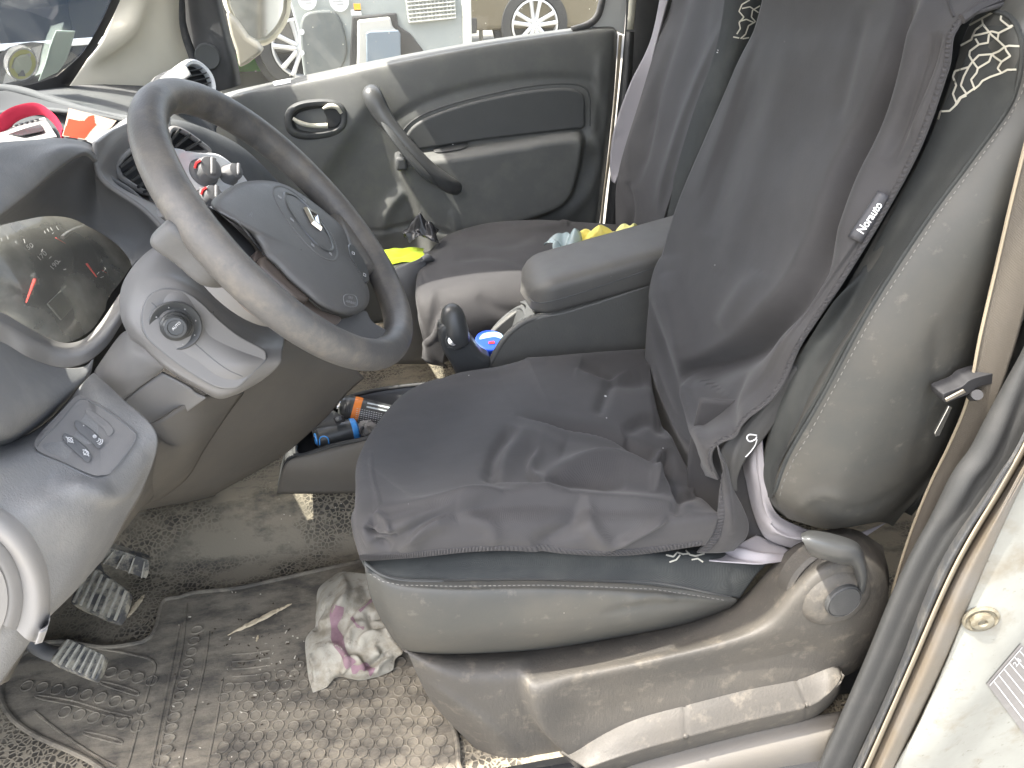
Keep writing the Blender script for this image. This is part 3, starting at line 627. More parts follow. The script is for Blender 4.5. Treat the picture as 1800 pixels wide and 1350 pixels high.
# inner latch
c = hit(DB, 556, 211, 0)[0]
def ell(cx, cy, a, b, rot, n, y, pw=2.6):
    o = []
    for k in range(n):
        t = 2*math.pi*k/n; x = a*math.copysign(abs(math.cos(t))**(2/pw), math.cos(t)); z = b*math.copysign(abs(math.sin(t))**(2/pw), math.sin(t)); o.append(U(cx+x*math.cos(rot)-z*math.sin(rot), cy+x*math.sin(rot)+z*math.cos(rot), y=y))
    return o
yl = c.y
def ring(name, cx, cy, a, b, rot, y, prof, mat_, par, n=64, pw=2.6, cap=True):
    """prof: list of (scale offset px, dy)"""
    vs = []; F = []
    for dpx, dy in prof: vs += ell(cx, cy, a+dpx, b+dpx, rot, n, y+dy, pw)
    for i in range(len(prof)-1):
        for k in range(n): F.append((i*n+k, i*n+(k+1) % n, (i+1)*n+(k+1) % n, (i+1)*n+k))
    if cap: F.append(tuple((len(prof)-1)*n+k for k in range(n)))
    return fin(name, vs, F, mat_, par, True, 50)
lt = ring('latch_bezel', 556, 210, 50, 30, -.08, yl, [(6, .004), (4, -.010), (1, -.014), (-4, -.014), (-7, -.010), (-9, .0)], M['doordark'], door, cap=False)
ring('latch_cup', 556, 210, 42, 22, -.08, yl, [(0, -.009), (-2, -.001), (-8, .022), (-24, .028)], M['gloss'], lt)
slab('latch_lever', [U(u, v, y=yl-.012) for u, v in cr([(568, 192), (580, 186), (592, 189), (600, 200), (600, 214), (592, 224), (578, 226), (572, 222), (574, 208)], 30, True)], (0, .010, 0), M['pillar'], lt, .004)
vs, F = tube_geo([U(515, 208, y=yl-.014), U(528, 216, y=yl-.016), U(550, 221, y=yl-.018), U(576, 221, y=yl-.018)], [.003, .0042, .004, .005], n=20, flat=1.3); fin('latch_edge', vs, F, M['creamlever'], lt)
vs, F = tube_geo([U(568, 191, y=yl-.014), U(580, 186, y=yl-.016), U(592, 189, y=yl-.016), U(600, 199, y=yl-.014)], [.003, .006, .005, .004], n=20); fin('latch_edge', vs, F, M['creamlever'], lt)
# grab handle
gh = tube('grab_handle', [(655, 158, 1.40), (655, 168, 1.378), (670, 198, 1.366), (690, 226, 1.354), (720, 261, 1.344), (752, 295, 1.342), (782, 320, 1.348), (800, 330, 1.362), (806, 335, 1.385)], [.018, .0235, .0225, .019, .0175, .0185, .0205, .0185, .010], M['gloss'], door, n=60, seg=20, flat=.8)
vs, F = tube_geo([(673, 214, 1.352), (690, 238, 1.338), (716, 272, 1.330), (745, 305, 1.328), (768, 322, 1.34)], [.008, .011, .012, .012, .008], n=30, flat=.7); fin('grip_insert', vs, F, M['doordark'], gh)
box('handle_mount', U(705, 283, y=1.385), (.03, .06, .035), M['doordark'], door, .008)
# window pane, seal and frame
patch('window_glass', [[(330, -90, 1.49), (600, -110, 1.49), (900, -130, 1.49), (1075, -140, 1.49)], [(372, 176, 1.478), (620, 122, 1.478), (880, 72, 1.478), (1078, 52, 1.478)]], 12, 6, M['dglass'], door)
tube('window_seal', [(1066, -120, 1.46), (1062, -30, 1.46), (1056, 12, 1.46), (1047, 33, 1.46), (1030, 45, 1.46), (1005, 53, 1.46)], .0085, M['rubber'], door, n=40)
slab('window_frame', [U(u, v, y=1.462) for u, v in [(1064, -120), (1061, -20), (1059, 10), (1052, 34), (1040, 46), (1052, 52), (1085, 56), (1098, 62), (1104, -20), (1110, -120)]], (0, .03, 0), M['paint'], door, .004)
# edge strip at the rear of the door
tube('door_seal', [(1091, 62, 1.446), (1084, 150, 1.444), (1073, 260, 1.442), (1060, 360, 1.438), (1050, 480, 1.436)], .0042, M['webedge'], door, n=40)
# triangular mirror panel with its round speaker cover
tri = patch('mirror_panel', [[(300, -90, 1.44), (345, -90, 1.425), (372, -90, 1.43), (380, -90, 1.46)], [(319, 0, 1.44), (350, 0, 1.42), (378, 0, 1.42), (389, 0, 1.45)], [(330, 60, 1.44), (365, 60, 1.415), (393, 60, 1.415), (404, 60, 1.45)], [(350, 115, 1.44), (378, 118, 1.41), (408, 112, 1.41), (418, 110, 1.45)], [(372, 158, 1.44), (385, 160, 1.41), (412, 153, 1.41), (424, 148, 1.45)]], 60, 90, M['pillar'], door,
      [('bump', (364, 98), .014, 26), ('line', [(385, -60), (392, 40), (415, 140)], .005, 7)], (0, -1, 0), thick=.004)
TB = bvh([tri]); h = hit(TB, 365, 99, 0)[0]
lathe('speaker_cover', h+Vector((0, .004, 0)), (0, -1, -.1), [(.028, 0), (.028, .006), (.025, .0085), (.022, .0075), (0, .009)], M['doordark'], tri, seg=40)
# ---------------- wing mirror ----------------
wm = thing('wing_mirror', 'cream framed passenger wing mirror with bright dusty glass, outside the window', 'mirror', U(440, 60, y=1.62))
go = [(398, -60), (403, 0), (412, 25), (424, 48), (440, 64), (455, 69), (472, 64), (488, 48), (499, 28), (503, 5), (500, -60)]
c0 = np.array((452., -10.))
def off(P, k): return [tuple(c0+(np.array(p)-c0)*k) for p in P]
def yw(u): return 1.60+.0012*(u-400)*.9
slab('mirror_glass', [U(u, v, y=yw(u)-.001) for u, v in cr(go, 50, True)], (-.02, .02, 0), M['mirror'], wm, .001)
vs = []; F = []; n = 60; rings = [(1.0, .0), (1.03, -.010), (1.10, -.008), (1.16, .02), (1.15, .07), (.8, .12)]
for k, dy in rings: vs += [U(u, v, y=yw(u)+dy) for u, v in cr(off(go, k), n, True)]
for i in range(len(rings)-1):
    for k in range(n): F.append((i*n+k, i*n+(k+1) % n, (i+1)*n+(k+1) % n, (i+1)*n+k))
F.append(tuple((len(rings)-1)*n+k for k in range(n)))
fin('mirror_housing', vs, F, mat('cream mirror shell', (.56, .52, .40), .4, None, ((.4, .36, .28), .4, 15, .4, .7)), wm)
slab('mirror_arm', [U(u, v, y=1.56) for u, v in [(396, 20), (404, 60), (414, 90), (420, 120), (436, 112), (462, 92), (450, 78), (432, 66), (414, 40)]], (0, .06, 0), mat('arm plastic', (.36, .33, .27), .5), wm, .008)
# ---------------- dashboard ----------------
dash = thing('dashboard', 'grey blue dashboard with instrument hood, silver heater panel and dusty lower trim', 'dashboard', (-.4, .6, .3))
# top pad, passenger side, running back to the windscreen
dtop = patch('top_pad', [
    [(-80, 178, 1.02), (20, 165, 1.17), (110, 152, 1.31), (220, 148, 1.37), (330, 152, 1.40), (392, 172, 1.42)],
    [(-80, 200, .98), (60, 182, 1.12), (150, 172, 1.22), (240, 168, 1.30), (330, 172, 1.34), (392, 190, 1.40)],
    [(60, 190, .94), (95, 188, 1.0), (170, 190, 1.10), (240, 190, 1.20), (310, 190, 1.28), (385, 215, 1.36)],
    [(115, 192, .86), (150, 205, .92), (200, 213, 1.0), (250, 208, 1.08), (320, 215, 1.18), (390, 245, 1.30)],
    [(240, 214, .80), (262, 214, .84), (300, 212, .90), (350, 222, .98), (430, 262, 1.08), (500, 330, 1.20)],
    [(250, 245, .78), (275, 245, .82), (330, 262, .87), (380, 290, .92), (460, 340, 1.0), (520, 400, 1.10)],
    [(300, 300, .78), (330, 300, .80), (370, 330, .84), (410, 360, .88), (480, 400, .95), (540, 460, 1.0)],
    [(420, 430, .80), (440, 440, .80), (460, 450, .84), (480, 460, .88), (520, 490, .95), (560, 520, 1.0)]], 70, 80, M['toppad'], dash, thick=.006)
# storage tray in the top, with its raised rim
tray = patch('storage_tray', [
    [(-80, 190, .96), (0, 160, 1.02), (60, 168, 1.0), (130, 185, .95), (220, 208, .86), (245, 214, .80)],
    [(-80, 215, .92), (0, 200, .96), (60, 205, .94), (130, 215, .90), (200, 225, .84), (240, 232, .79)],
    [(-80, 255, .85), (0, 262, .78), (60, 262, .78), (120, 262, .78), (180, 262, .76), (232, 256, .75)],
    [(-80, 300, .70), (0, 300, .68), (60, 300, .68), (120, 300, .68), (180, 290, .70), (225, 280, .72)]], 40, 30, M['tray'], dash, thick=.004)
tube('tray_rim', [(-40, 158, 1.03), (10, 156, 1.03), (50, 163, 1.01), (110, 183, .97), (170, 200, .92), (215, 209, .88), (245, 212, .84)], .0075, M['toppad'], dash, n=50)
# face between hood and centre vents
patch('centre_face', [
    [(170, 250, .60), (205, 225, .68), (245, 210, .76), (300, 205, .84)],
    [(172, 290, .58), (200, 262, .64), (240, 248, .72), (300, 240, .80)],
    [(190, 320, .57), (205, 320, .62), (240, 330, .68), (300, 330, .76)],
    [(260, 370, .56), (270, 365, .60), (300, 372, .66), (350, 385, .74)],
    [(305, 430, .54), (330, 430, .58), (370, 430, .66), (430, 430, .74)],
    [(330, 520, .52), (370, 520, .56), (420, 520, .64), (480, 520, .72)]], 40, 50, M['dashsmooth'], dash, thick=.006)
# instrument hood
hood = patch('instrument_hood', [
    [(-90, 262, .40), (-20, 252, .46), (50, 246, .52), (110, 243, .57), (150, 250, .61), (168, 262, .63)],
    [(-90, 300, .36), (-20, 275, .42), (50, 258, .49), (108, 252, .54), (150, 256, .59), (171, 268, .62)],
    [(-90, 380, .30), (-20, 335, .36), (50, 292, .44), (108, 262, .51), (150, 261, .56), (173, 276, .60)],
    [(-90, 440, .26), (-20, 388, .32), (50, 335, .41), (105, 290, .49), (148, 268, .545), (172, 284, .585)],
    [(-90, 446, .27), (-20, 394, .33), (50, 341, .42), (105, 297, .50), (147, 274, .555), (170, 290, .595)]], 60, 40, M['dash'], dash, thick=.008)
patch('hood_lining', [
    [(-90, 446, .27), (-20, 394, .33), (50, 341, .42), (105, 297, .50), (147, 274, .555), (172, 284, .59), (176, 305, .60), (232, 340, .615), (285, 395, .61), (308, 440, .59)],
    [(-90, 450, .32), (-20, 400, .38), (52, 352, .47), (105, 318, .54), (145, 302, .58), (165, 310, .61), (172, 325, .62), (215, 355, .63), (262, 405, .63), (280, 445, .61)],
    [(-90, 455, .37), (-20, 402, .43), (50, 372, .50), (100, 360, .56), (140, 362, .60), (165, 372, .625), (185, 385, .63), (215, 405, .635), (240, 432, .63), (246, 455, .615)],
    [(-90, 458, .40), (-20, 405, .46), (50, 385, .52), (90, 380, .57), (125, 384, .60), (155, 398, .62), (180, 412, .63), (205, 430, .63), (225, 452, .62), (232, 468, .61)]], 90, 36, M['dashdark'], dash, thick=.006)
# gauge unit
gp0 = U(110, 480, x=-.335); gn = Vector((.86, -.10, .50)).normalized()
def GP(u, v, o=0): return UP_(u, v, gp0+gn*o, gn)
gauge = slab('gauge_panel', [GP(u, v, -.02) for u, v in [(-90, 360), (0, 360), (60, 350), (130, 360), (200, 400), (250, 440), (260, 470), (235, 520), (190, 560), (150, 620), (80, 615), (-90, 560)]], -gn*.01, M['gauge'], dash)
for c_, r1, r2, m_ in (((60, 478), 118, 100, 'dashdark'), ((205, 440), 62, 52, 'dashdark')):
    pass
slab('dial_face', [GP(u, v, -.017) for u, v in cr([(-60, 400), (0, 385), (70, 392), (120, 425), (130, 470), (100, 530), (60, 560), (-60, 540)], 60, True)], -gn*.003, mat('dial face', (.05, .05, .052), .5), gauge, .001)
slab('display', [GP(u, v, -.012) for u, v in [(84, 533), (118, 500), (145, 523), (109, 562)]], -gn*.003, M['lcd'], gauge, .001)
G = []
for s, c_, dr_ in (('10', (28, 524), (.88, .48)), ('30', (8, 502), (.5, .86)), ('110', (0, 432), (.98, .2)), ('130', (23, 429), (.9, -.42)), ('150', (50, 435), (.84, -.54)), ('170', (74, 450), (.74, -.67)), ('190', (96, 466), (.66, -.75))):
    d_ = np.array(dr_); 
    if s in ('10', '30'): d_ = np.array((.80, -.60))
    G.append(text_px(s, c_, d_, 9.5, lambda u, v: GP(u, v, -.0145), .01, .95))
tk = [((12, 413), (15, 421)), ((42, 420), (44, 427)), ((58, 431), (56, 436)), ((75, 438), (73, 443)), ((90, 451), (87, 454)), ((106, 459), (102, 461)), ((116, 473), (112, 474)), ((2, 418), (4, 424)), ((28, 424), (29, 428)), ((10, 516), (12, 515)), ((42, 538), (44, 536)), ((49, 541), (52, 540)), ((1, 530), (3, 529))]
tk += [((78, 406), (80, 410)), ((83, 402), (86, 407)), ((89, 400), (92, 405)), ((99, 398), (103, 404)), ((92, 411), (94, 409)), ((181, 478), (184, 474)), ((177, 488), (182, 486)), ((171, 482), (174, 478)), ((184, 470), (186, 473))]
for a, b in tk:
    p, q_ = GP(*a, -.0145), GP(*b, -.0145); G.append(tube_geo([p, q_], .00055, seg=4))
vs, F = join_geo(G); fin('dial_print', vs, F, M['print'], gauge, False)
for a, b, w in (((61, 491), (46, 532), .0026), ((98, 418), (115, 428), .0014), ((152, 463), (170, 487), .0020), ((180, 475), (187, 480), .0012)):
    vs, F = tube_geo([GP(*a, -.011), GP(*b, -.012)], [w, w*.35], seg=6, n=6, flat=.5); fin('needle', vs, F, M['needle'], gauge)
lathe('needle_hub', GP(61, 489, -.014), gn, [(.006, 0), (.006, .004), (.004, .006), (0, .006)], M['gauge'], gauge, seg=20)
for cx, cy, rx, ry in ((170, 440, 70, 44),):
    vs, F = tube_geo([GP(cx+rx*math.cos(t), cy+ry*math.sin(t)*1.0, -.010) for t in np.linspace(-2.6, .6, 30)], .003, seg=8); fin('dial_surround', vs, F, M['dashdark'], gauge)
lens = patch('instrument_lens', [[GP(-90, 392, .012), GP(0, 378, .012), GP(70, 370, .012), GP(130, 372, .012), GP(178, 396, .012), GP(215, 425, .010), GP(240, 455, .008)], [GP(-90, 450, .018), GP(0, 440, .02), GP(60, 440, .02), GP(110, 450, .02), GP(150, 465, .018), GP(185, 480, .014), GP(212, 495, .01)], [GP(-90, 520, .016), GP(0, 530, .016), GP(40, 540, .016), GP(70, 550, .014), GP(100, 560, .012), GP(150, 548, .01), GP(190, 525, .006)], [GP(-90, 548, .006), GP(0, 556, .004), GP(40, 575, .002), GP(80, 594, .0), GP(118, 602, .0), GP(160, 580, .0), GP(185, 545, .0)]], 30, 20, M['lens'], dash)
# light bezel below the gauges
patch('instrument_bezel', [
    [(-90, 520, .28), (0, 548, .36), (45, 574, .39), (85, 594, .42), (115, 603, .435), (145, 597, .45), (170, 575, .475), (195, 540, .51), (228, 490, .555), (262, 450, .585), (300, 412, .61)],
    [(-90, 535, .27), (0, 562, .345), (45, 588, .375), (85, 605, .405), (118, 612, .42), (150, 606, .435), (178, 583, .46), (205, 546, .495), (236, 498, .54), (268, 458, .57), (305, 420, .60)],
    [(-90, 552, .265), (0, 580, .335), (45, 604, .36), (85, 620, .39), (118, 626, .405), (152, 618, .42), (184, 592, .445), (212, 552, .48), (243, 505, .525), (274, 465, .56), (310, 428, .59)],
    [(-90, 580, .27), (0, 608, .335), (45, 630, .36), (85, 643, .39), (118, 647, .405), (155, 636, .42), (190, 606, .445), (218, 562, .48), (250, 515, .525), (284, 475, .555), (318, 440, .585)]], 100, 24, M['dashlight'], dash,
    [('line', [(-60, 545), (0, 570), (85, 612), (150, 612), (200, 562), (262, 478)], .003, 8)], thick=.005)
# driver-side shoulder under the gauges
patch('driver_shoulder', [
    [(-90, 570, .20), (0, 600, .27), (50, 628, .31), (100, 645, .34), (145, 645, .37), (165, 630, .39)],
    [(-90, 610, .15), (0, 650, .21), (50, 665, .25), (100, 675, .29), (140, 672, .33), (160, 655, .37)],
    [(-90, 690, .12), (0, 712, .17), (50, 712, .21), (95, 705, .26), (125, 692, .31), (150, 672, .36)],
    [(-90, 760, .11), (0, 762, .16), (45, 750, .21), (85, 728, .26), (115, 706, .31), (145, 682, .36)],
    [(-90, 790, .14), (0, 785, .20), (45, 768, .25), (88, 742, .30), (120, 716, .35), (150, 692, .39)]], 60, 50, M['dash'], dash, thick=.006)
# lower driver-side panel
low = patch('lower_panel', [
    [(-90, 760, .17), (-10, 778, .21), (45, 765, .24), (95, 730, .28), (150, 668, .33), (165, 655, .35)],
    [(-90, 810, .11), (0, 812, .145), (60, 792, .18), (115, 760, .22), (175, 705, .27), (215, 700, .29)],
    [(-90, 860, .09), (0, 862, .12), (80, 850, .15), (150, 832, .18), (215, 790, .22), (276, 765, .25)],
    [(-90, 930, .075), (0, 925, .095), (80, 900, .12), (150, 890, .15), (200, 860, .19), (255, 850, .24)],
    [(-90, 1010, .07), (0, 1010, .085), (80, 985, .11), (140, 975, .14), (180, 950, .18), (222, 910, .24)],
    [(-90, 1110, .075), (0, 1110, .085), (50, 1090, .10), (95, 1060, .12), (130, 1040, .16), (180, 985, .24)],
    [(-90, 1300, .09), (-40, 1260, .095), (0, 1200, .10), (45, 1140, .12), (85, 1080, .16), (140, 1010, .24)]], 90, 120, M['dash'], dash,
    [('fold', [(85, 852), (150, 862), (205, 868), (262, 800)], .008, 14, 22)], thick=.006)
patch('panel_edge', [
    [(276, 765, .25), (283, 775, .30), (292, 790, .36)],
    [(255, 850, .24), (262, 855, .30), (275, 865, .38)],
    [(222, 910, .24), (232, 915, .32), (242, 900, .42)],
    [(180, 985, .24), (192, 960, .32), (215, 925, .44)],
    [(138, 1012, .24), (160, 985, .34), (180, 955, .46)],
    [(45, 1140, .14), (70, 1100, .28), (90, 1060, .44)],
    [(0, 1205, .11), (20, 1190, .25), (30, 1150, .42)]], 10, 60, M['knee'], dash, thick=.004)
# round speaker moulding, low at the left
LB = bvh([low])
cc = np.array((-62., 1050.))
for k, (rx, ry, w, hh, m_) in enumerate(((128, 150, 28, .010, 'dashlight'), (88, 108, 20, .004, 'dashsmooth'))):
    rows = []
    for e, hgt in ((-w, -.001), (-w*.5, hh), (0, hh), (w*.5, hh*.5), (w*.9, -.001)):
        row = []
        for t in np.linspace(-1.25, .48, 34):
            u, v = cc[0]+(rx+e)*math.cos(t), cc[1]+(ry+e)*math.sin(t); p, n_ = hit(LB, u, v, 0)
            row.append(p+n_*hgt if p is not None else U(u, v, y=.09)+Vector((0, -hgt, 0)))
        rows.append(row)
    patch('speaker_ring', rows, 60, 12, M[m_], dash)
rows = []
for s in (0, .35, .7, .98):
    rows.append([(lambda q: (q[0]+q[1]*.006*(1-s*s*.3)) if q[0] is not None else U(cc[0]+72*s*math.cos(t), cc[1]+90*s*math.sin(t), y=.085))(hit(LB, cc[0]+(74*s+1)*math.cos(t), cc[1]+(92*s+1)*math.sin(t), 0)) for t in np.linspace(-1.3, 1.1, 20)])
patch('speaker_grille', rows, 40, 12, M['dashlight'], dash)
# switch panel
swo = [(64, 786), (75, 770), (105, 742), (130, 712), (143, 702), (160, 706), (198, 730), (232, 756), (239, 768), (228, 790), (195, 830), (176, 839), (158, 838), (110, 815), (68, 798)]
rows = []
def lowp(u, v, o): 
    p, n_ = hit(LB, u, v, 0); return p+n_*o
sp = slab('switch_panel', [lowp(u, v, .0032) for u, v in cr(swo, 70, True)], (-.004, .006, -.001), M['dashsmooth'], dash, .0015)
SB = bvh([sp, low])
vs, F = drape_tube(SB, swo, .0011, off=-.0004, n=90, closed=True); fin('panel_gap', vs, F, M['dashdark'], sp)
def button(pts, hgt, m_='dashdark'):
    vs_ = [hit(SB, u, v, hgt)[0] for u, v in cr(pts, 40, True)]; return slab('button', vs_, (-.002, .004, 0), M[m_], sp, .0012)
b1_ = button([(151, 727), (154, 722), (170, 730), (190, 745), (199, 757), (196, 765), (190, 767), (182, 755), (166, 742)], .0015, 'dashsmooth')
b2_ = button([(132, 752), (135, 745), (150, 752), (170, 768), (180, 780), (178, 788), (172, 791), (158, 778), (140, 763)], .003)
b3_ = button([(111, 774), (115, 768), (130, 775), (150, 790), (160, 803), (158, 812), (152, 815), (138, 802), (118, 785)], .003)
pt = lambda u, v: hit(SB, u, v, .0055)[0]
def pict(B_, shapes):
    G = [tube_geo([pt(*q_) for q_ in s_], .00055, seg=4) for s_ in shapes]; vs, F = join_geo(G); fin('pictogram', vs, F, M['print'], B_, False)
def arc(cx, cy, rx, ry, a0, a1, n=10, rot=.5): return [(cx+rx*math.cos(t)*math.cos(rot)-ry*math.sin(t)*math.sin(rot), cy+rx*math.cos(t)*math.sin(rot)+ry*math.sin(t)*math.cos(rot)) for t in np.linspace(a0, a1, n)]
pict(b3_, [arc(121, 779, 5, 3.5, 0, 6.28), [(114, 774), (127, 784)], [(116, 783), (125, 775)], arc(151, 802, 5, 3.5, 0, 6.28), [(145, 797), (150, 796), (156, 808)], [(147, 806), (154, 799)]])
pict(b2_, [arc(166, 773, 3, 2.5, 0, 6.28), arc(166, 773, 1.5, 1, 0, 6.28), arc(170, 778, 4, 4, -1, 1.2), arc(172, 780, 5, 5, -1, 1.2), arc(174, 781, 6, 6, -1, 1.2), [(146, 753), (147, 754)]])
# knee panel, dark, under the column
patch('knee_panel', [
    [(495, 590, .52), (560, 600, .54), (615, 640, .57), (640, 665, .60)],
    [(400, 680, .44), (480, 660, .48), (560, 670, .54), (612, 690, .60)],
    [(340, 720, .40), (420, 730, .46), (520, 740, .54), (572, 735, .60)],
    [(300, 790, .40), (360, 800, .46), (450, 800, .54), (505, 795, .60)],
    [(262, 850, .40), (320, 850, .46), (400, 848, .54), (452, 828, .60)],
    [(228, 900, .42), (270, 890, .48), (330, 880, .55), (380, 868, .60)],
    [(225, 905, .60), (270, 893, .66), (330, 884, .70), (385, 870, .74)]], 40, 60, M['knee'], dash, thick=.005)
patch('knee_side', [
    [(215, 705, .30), (262, 745, .32), (350, 700, .36), (430, 690, .42)],
    [(240, 740, .28), (290, 775, .32), (350, 760, .36), (400, 730, .42)],
    [(270, 770, .28), (300, 790, .32), (335, 800, .37), (360, 790, .42)],
    [(250, 850, .28), (275, 840, .32), (300, 845, .38), (330, 840, .44)],
    [(215, 905, .28), (235, 900, .34), (255, 890, .40), (280, 880, .46)]], 20, 30, M['knee'], dash, thick=.004)
tube('loom_end', [(176, 935, .20), (160, 950, .22), (152, 975, .22)], .008, M['dashlight'], dash, n=12)
# centre vents and silver heater panel
def vent(u0, pts, y, par, slats, name='air_vent'):
    v_ = slab(name, [U(a, b, y=c) for a, b, c in pts], (-.04, .02, -.01), M['black'], par, .002, smooth_n=40)
    vs, F = tube_geo([U(a, b, y=c)+Vector((.003, -.003, 0)) for a, b, c in pts], .0045, n=60, closed=True); fin('vent_rim', vs, F, M['dashsmooth'], v_)
    for a, b in slats:
        pa, pb = U(*a[:2], y=a[2]), U(*b[:2], y=b[2]); d_ = (pb-pa); L_ = d_.length; X = d_.normalized(); Z = Vector((-.35, 0, 1)); Z = (Z-X*Z.dot(X)).normalized(); Y = X.cross(Z)
        vs, F = box_geo((pa+pb)/2, (L_, .016, .0035), (X, Z.cross(X), Z)); o_ = fin('vent_slat', vs, F, M['pillar'], v_, True, 30)
    return v_
vent(0, [(205, 285, .655), (232, 262, .70), (262, 268, .72), (280, 300, .71), (285, 335, .69), (255, 338, .66), (225, 322, .64), (206, 305, .645)], 0, dash,
     [((205, 296, .645), (250, 262, .71)), ((213, 310, .64), (266, 272, .71)), ((224, 321, .64), (276, 288, .71)), ((238, 330, .64), (284, 305, .70)), ((254, 337, .645), (290, 322, .69))])
vent(0, [(292, 240, .78), (300, 226, .80), (318, 230, .81), (345, 248, .83), (365, 265, .84), (350, 268, .83), (320, 268, .80), (298, 262, .78)], 0, dash,
     [((294, 250, .778), (312, 228, .805)), ((303, 260, .78), (330, 238, .815)), ((322, 265, .79), (348, 250, .825))])
hp = patch('heater_panel', [
    [(300, 258, .775), (345, 268, .80), (385, 272, .83), (420, 300, .85), (440, 326, .86)],
    [(300, 300, .755), (350, 305, .785), (400, 320, .81), (425, 335, .83), (436, 345, .84)],
    [(320, 340, .735), (360, 345, .76), (395, 350, .78), (415, 355, .80), (430, 362, .82)],
    [(350, 385, .72), (370, 388, .735), (390, 392, .75), (405, 396, .77), (420, 400, .79)]], 50, 40, M['silver'], dash, [('poly', [(318, 275), (345, 278), (372, 285), (395, 300), (398, 325), (370, 335), (335, 322), (318, 300)], -.004, 8)], thick=.004)
HB = bvh([hp])
for (u, v), r in (((358, 303), .0235), ((402, 308), .016), ((364, 350), .018)):
    h, n_ = hit(HB, u, v); n_ = (n_*1.0+Vector((.35, -.1, .25))).normalized()
    kb = lathe('heater_knob', h-n_*.004, n_, [(r*1.08, 0), (r*1.08, .006), (r*.92, .010), (r*.86, .022), (r*.78, .026), (r*.35, .027), (0, .027)], M['dashdark'], dash, seg=32)
    G = []
    for t in np.linspace(0, 6.28, 12, endpoint=False):
        a = n_.orthogonal().normalized(); b = n_.cross(a); G.append(box_geo(h+n_*.015+(a*math.cos(t)+b*math.sin(t))*r*.9, (.003, .003, .012)))
    vs, F = join_geo(G[:3]); 
    a = n_.orthogonal().normalized(); b = n_.cross(a); b2 = UP_(u, v-20, h, n_)-h; b2.normalize(); a2 = b2.cross(n_)
    vs, F = box_geo(h+n_*.028, (r*.42, r*1.35, .005), (a2, b2, n_)); o_ = fin('knob_grip', vs, F, M['dashdark'], kb, True, 30); mm = o_.modifiers.new('bevel', 'BEVEL'); mm.width = .003; mm.segments = 3
    if r > .017: vs, F = tube_geo([h+n_*.012-a2*r*.95-b2*r*.25, h+n_*.018-a2*r*.98+b2*r*.05, h+n_*.023-a2*r*.80+b2*r*.2], .0022, seg=6); fin('knob_mark', vs, F, M['red'], kb)
G = [tube_geo([hit(HB, *q_, .0008)[0] for q_ in s_], .0009, seg=4) for s_ in ([(390, 342), (398, 334), (408, 328)], [(402, 322), (408, 324), (412, 330)], [(414, 326), (416, 332)], [(389, 338), (392, 345)])]
vs, F = join_geo(G); fin('panel_symbol', vs, F, M['black'], hp, False)
# far round vent
c_ = U(346, 142, y=1.26); ax = Vector((.75, -.55, .35)).normalized()
rv = lathe('side_vent', c_, ax, [(.040, -.05), (.043, -.01), (.043, .004), (.038, .010), (.032, .008), (.031, -.012), (0, -.014)], M['silver'], dash, seg=48)
a = ax.cross(Vector((0, 0, 1))).normalized(); b = a.cross(ax)
lathe('vent_core', c_+ax*-.006, ax, [(.0305, -.003), (.0305, .0), (0, .001)], M['black'], rv, seg=32)
for k in range(-2, 3):
    vs, F = box_geo(c_+ax*.001+b*k*.010, (2*math.sqrt(.03**2-(k*.01)**2), .012, .002), (a, ax, b)); fin('vent_slat', vs, F, M['pillar'], rv)
patch('vent_pod', [[c_-ax*.02+Vector((-.02, .0, .035)), c_-ax*.02+Vector((.0, -.03, .045)), c_-ax*.0+Vector((.0, -.045, .02))], [c_-ax*.07+Vector((-.05, .02, .02)), c_-ax*.07+Vector((-.03, -.03, .02)), c_-ax*.05+Vector((-.03, -.06, .0))], [c_-ax*.10+Vector((-.06, .02, -.02)), c_-ax*.10+Vector((-.04, -.03, -.02)), c_-ax*.10+Vector((-.04, -.06, -.02))]], 12, 10, M['dash'], dash, thick=.004)
# ---------------- steering column shroud with mirror switch ----------------
sh = patch('column_shroud', [
    [(300, 415, .40), (330, 420, .42), (380, 440, .44), (430, 480, .44), (470, 530, .44), (500, 570, .44)],
    [(248, 452, .36), (290, 455, .36), (345, 490, .36), (400, 545, .36), (450, 590, .36), (500, 600, .38)],
    [(215, 500, .34), (250, 500, .325), (315, 520, .315), (375, 575, .315), (440, 612, .32), (497, 615, .34)],
    [(211, 550, .33), (232, 556, .305), (290, 590, .29), (360, 625, .29), (430, 640, .295), (492, 640, .32)],
    [(222, 582, .33), (240, 590, .30), (290, 632, .285), (350, 668, .282), (415, 680, .29), (462, 668, .32)],
    [(232, 598, .34), (250, 610, .32), (290, 646, .30), (345, 680, .298), (385, 700, .30), (420, 692, .33)],
    [(240, 600, .40), (262, 620, .40), (300, 652, .40), (350, 684, .40), (390, 698, .40), (420, 690, .42)]], 90, 90, M['dashsmooth'], dash,
    [('fold', [(248, 490), (300, 492), (350, 520), (400, 566), (450, 598), (480, 606)], .003, 10, 8)], thick=.005)
HB2 = bvh([sh])
pod = [(249, 560), (252, 540), (262, 520), (282, 509), (305, 508), (330, 515), (355, 533), (385, 562), (420, 590), (460, 612), (468, 622), (466, 634), (445, 655), (425, 676), (408, 683), (380, 680), (340, 658), (300, 630), (265, 600), (253, 582)]
hh_ = [hit(HB2, u, v, .0045)[0] for u, v in cr(pod, 60, True)]; pc_ = sum(hh_, Vector())/60; A_ = np.array([list(p-pc_) for p in hh_]); pn_ = Vector(np.linalg.svd(A_)[2][2]); pn_ = pn_ if pn_.dot(CP-pc_) > 0 else -pn_
vs_ = [UP_(u, v, pc_+pn_*.004, pn_) for u, v in cr(pod, 90, True)]
pp = slab('mirror_switch_plate', vs_, -pn_*.016, M['dashsmooth'], dash, .0015)
PB = bvh([pp, sh])
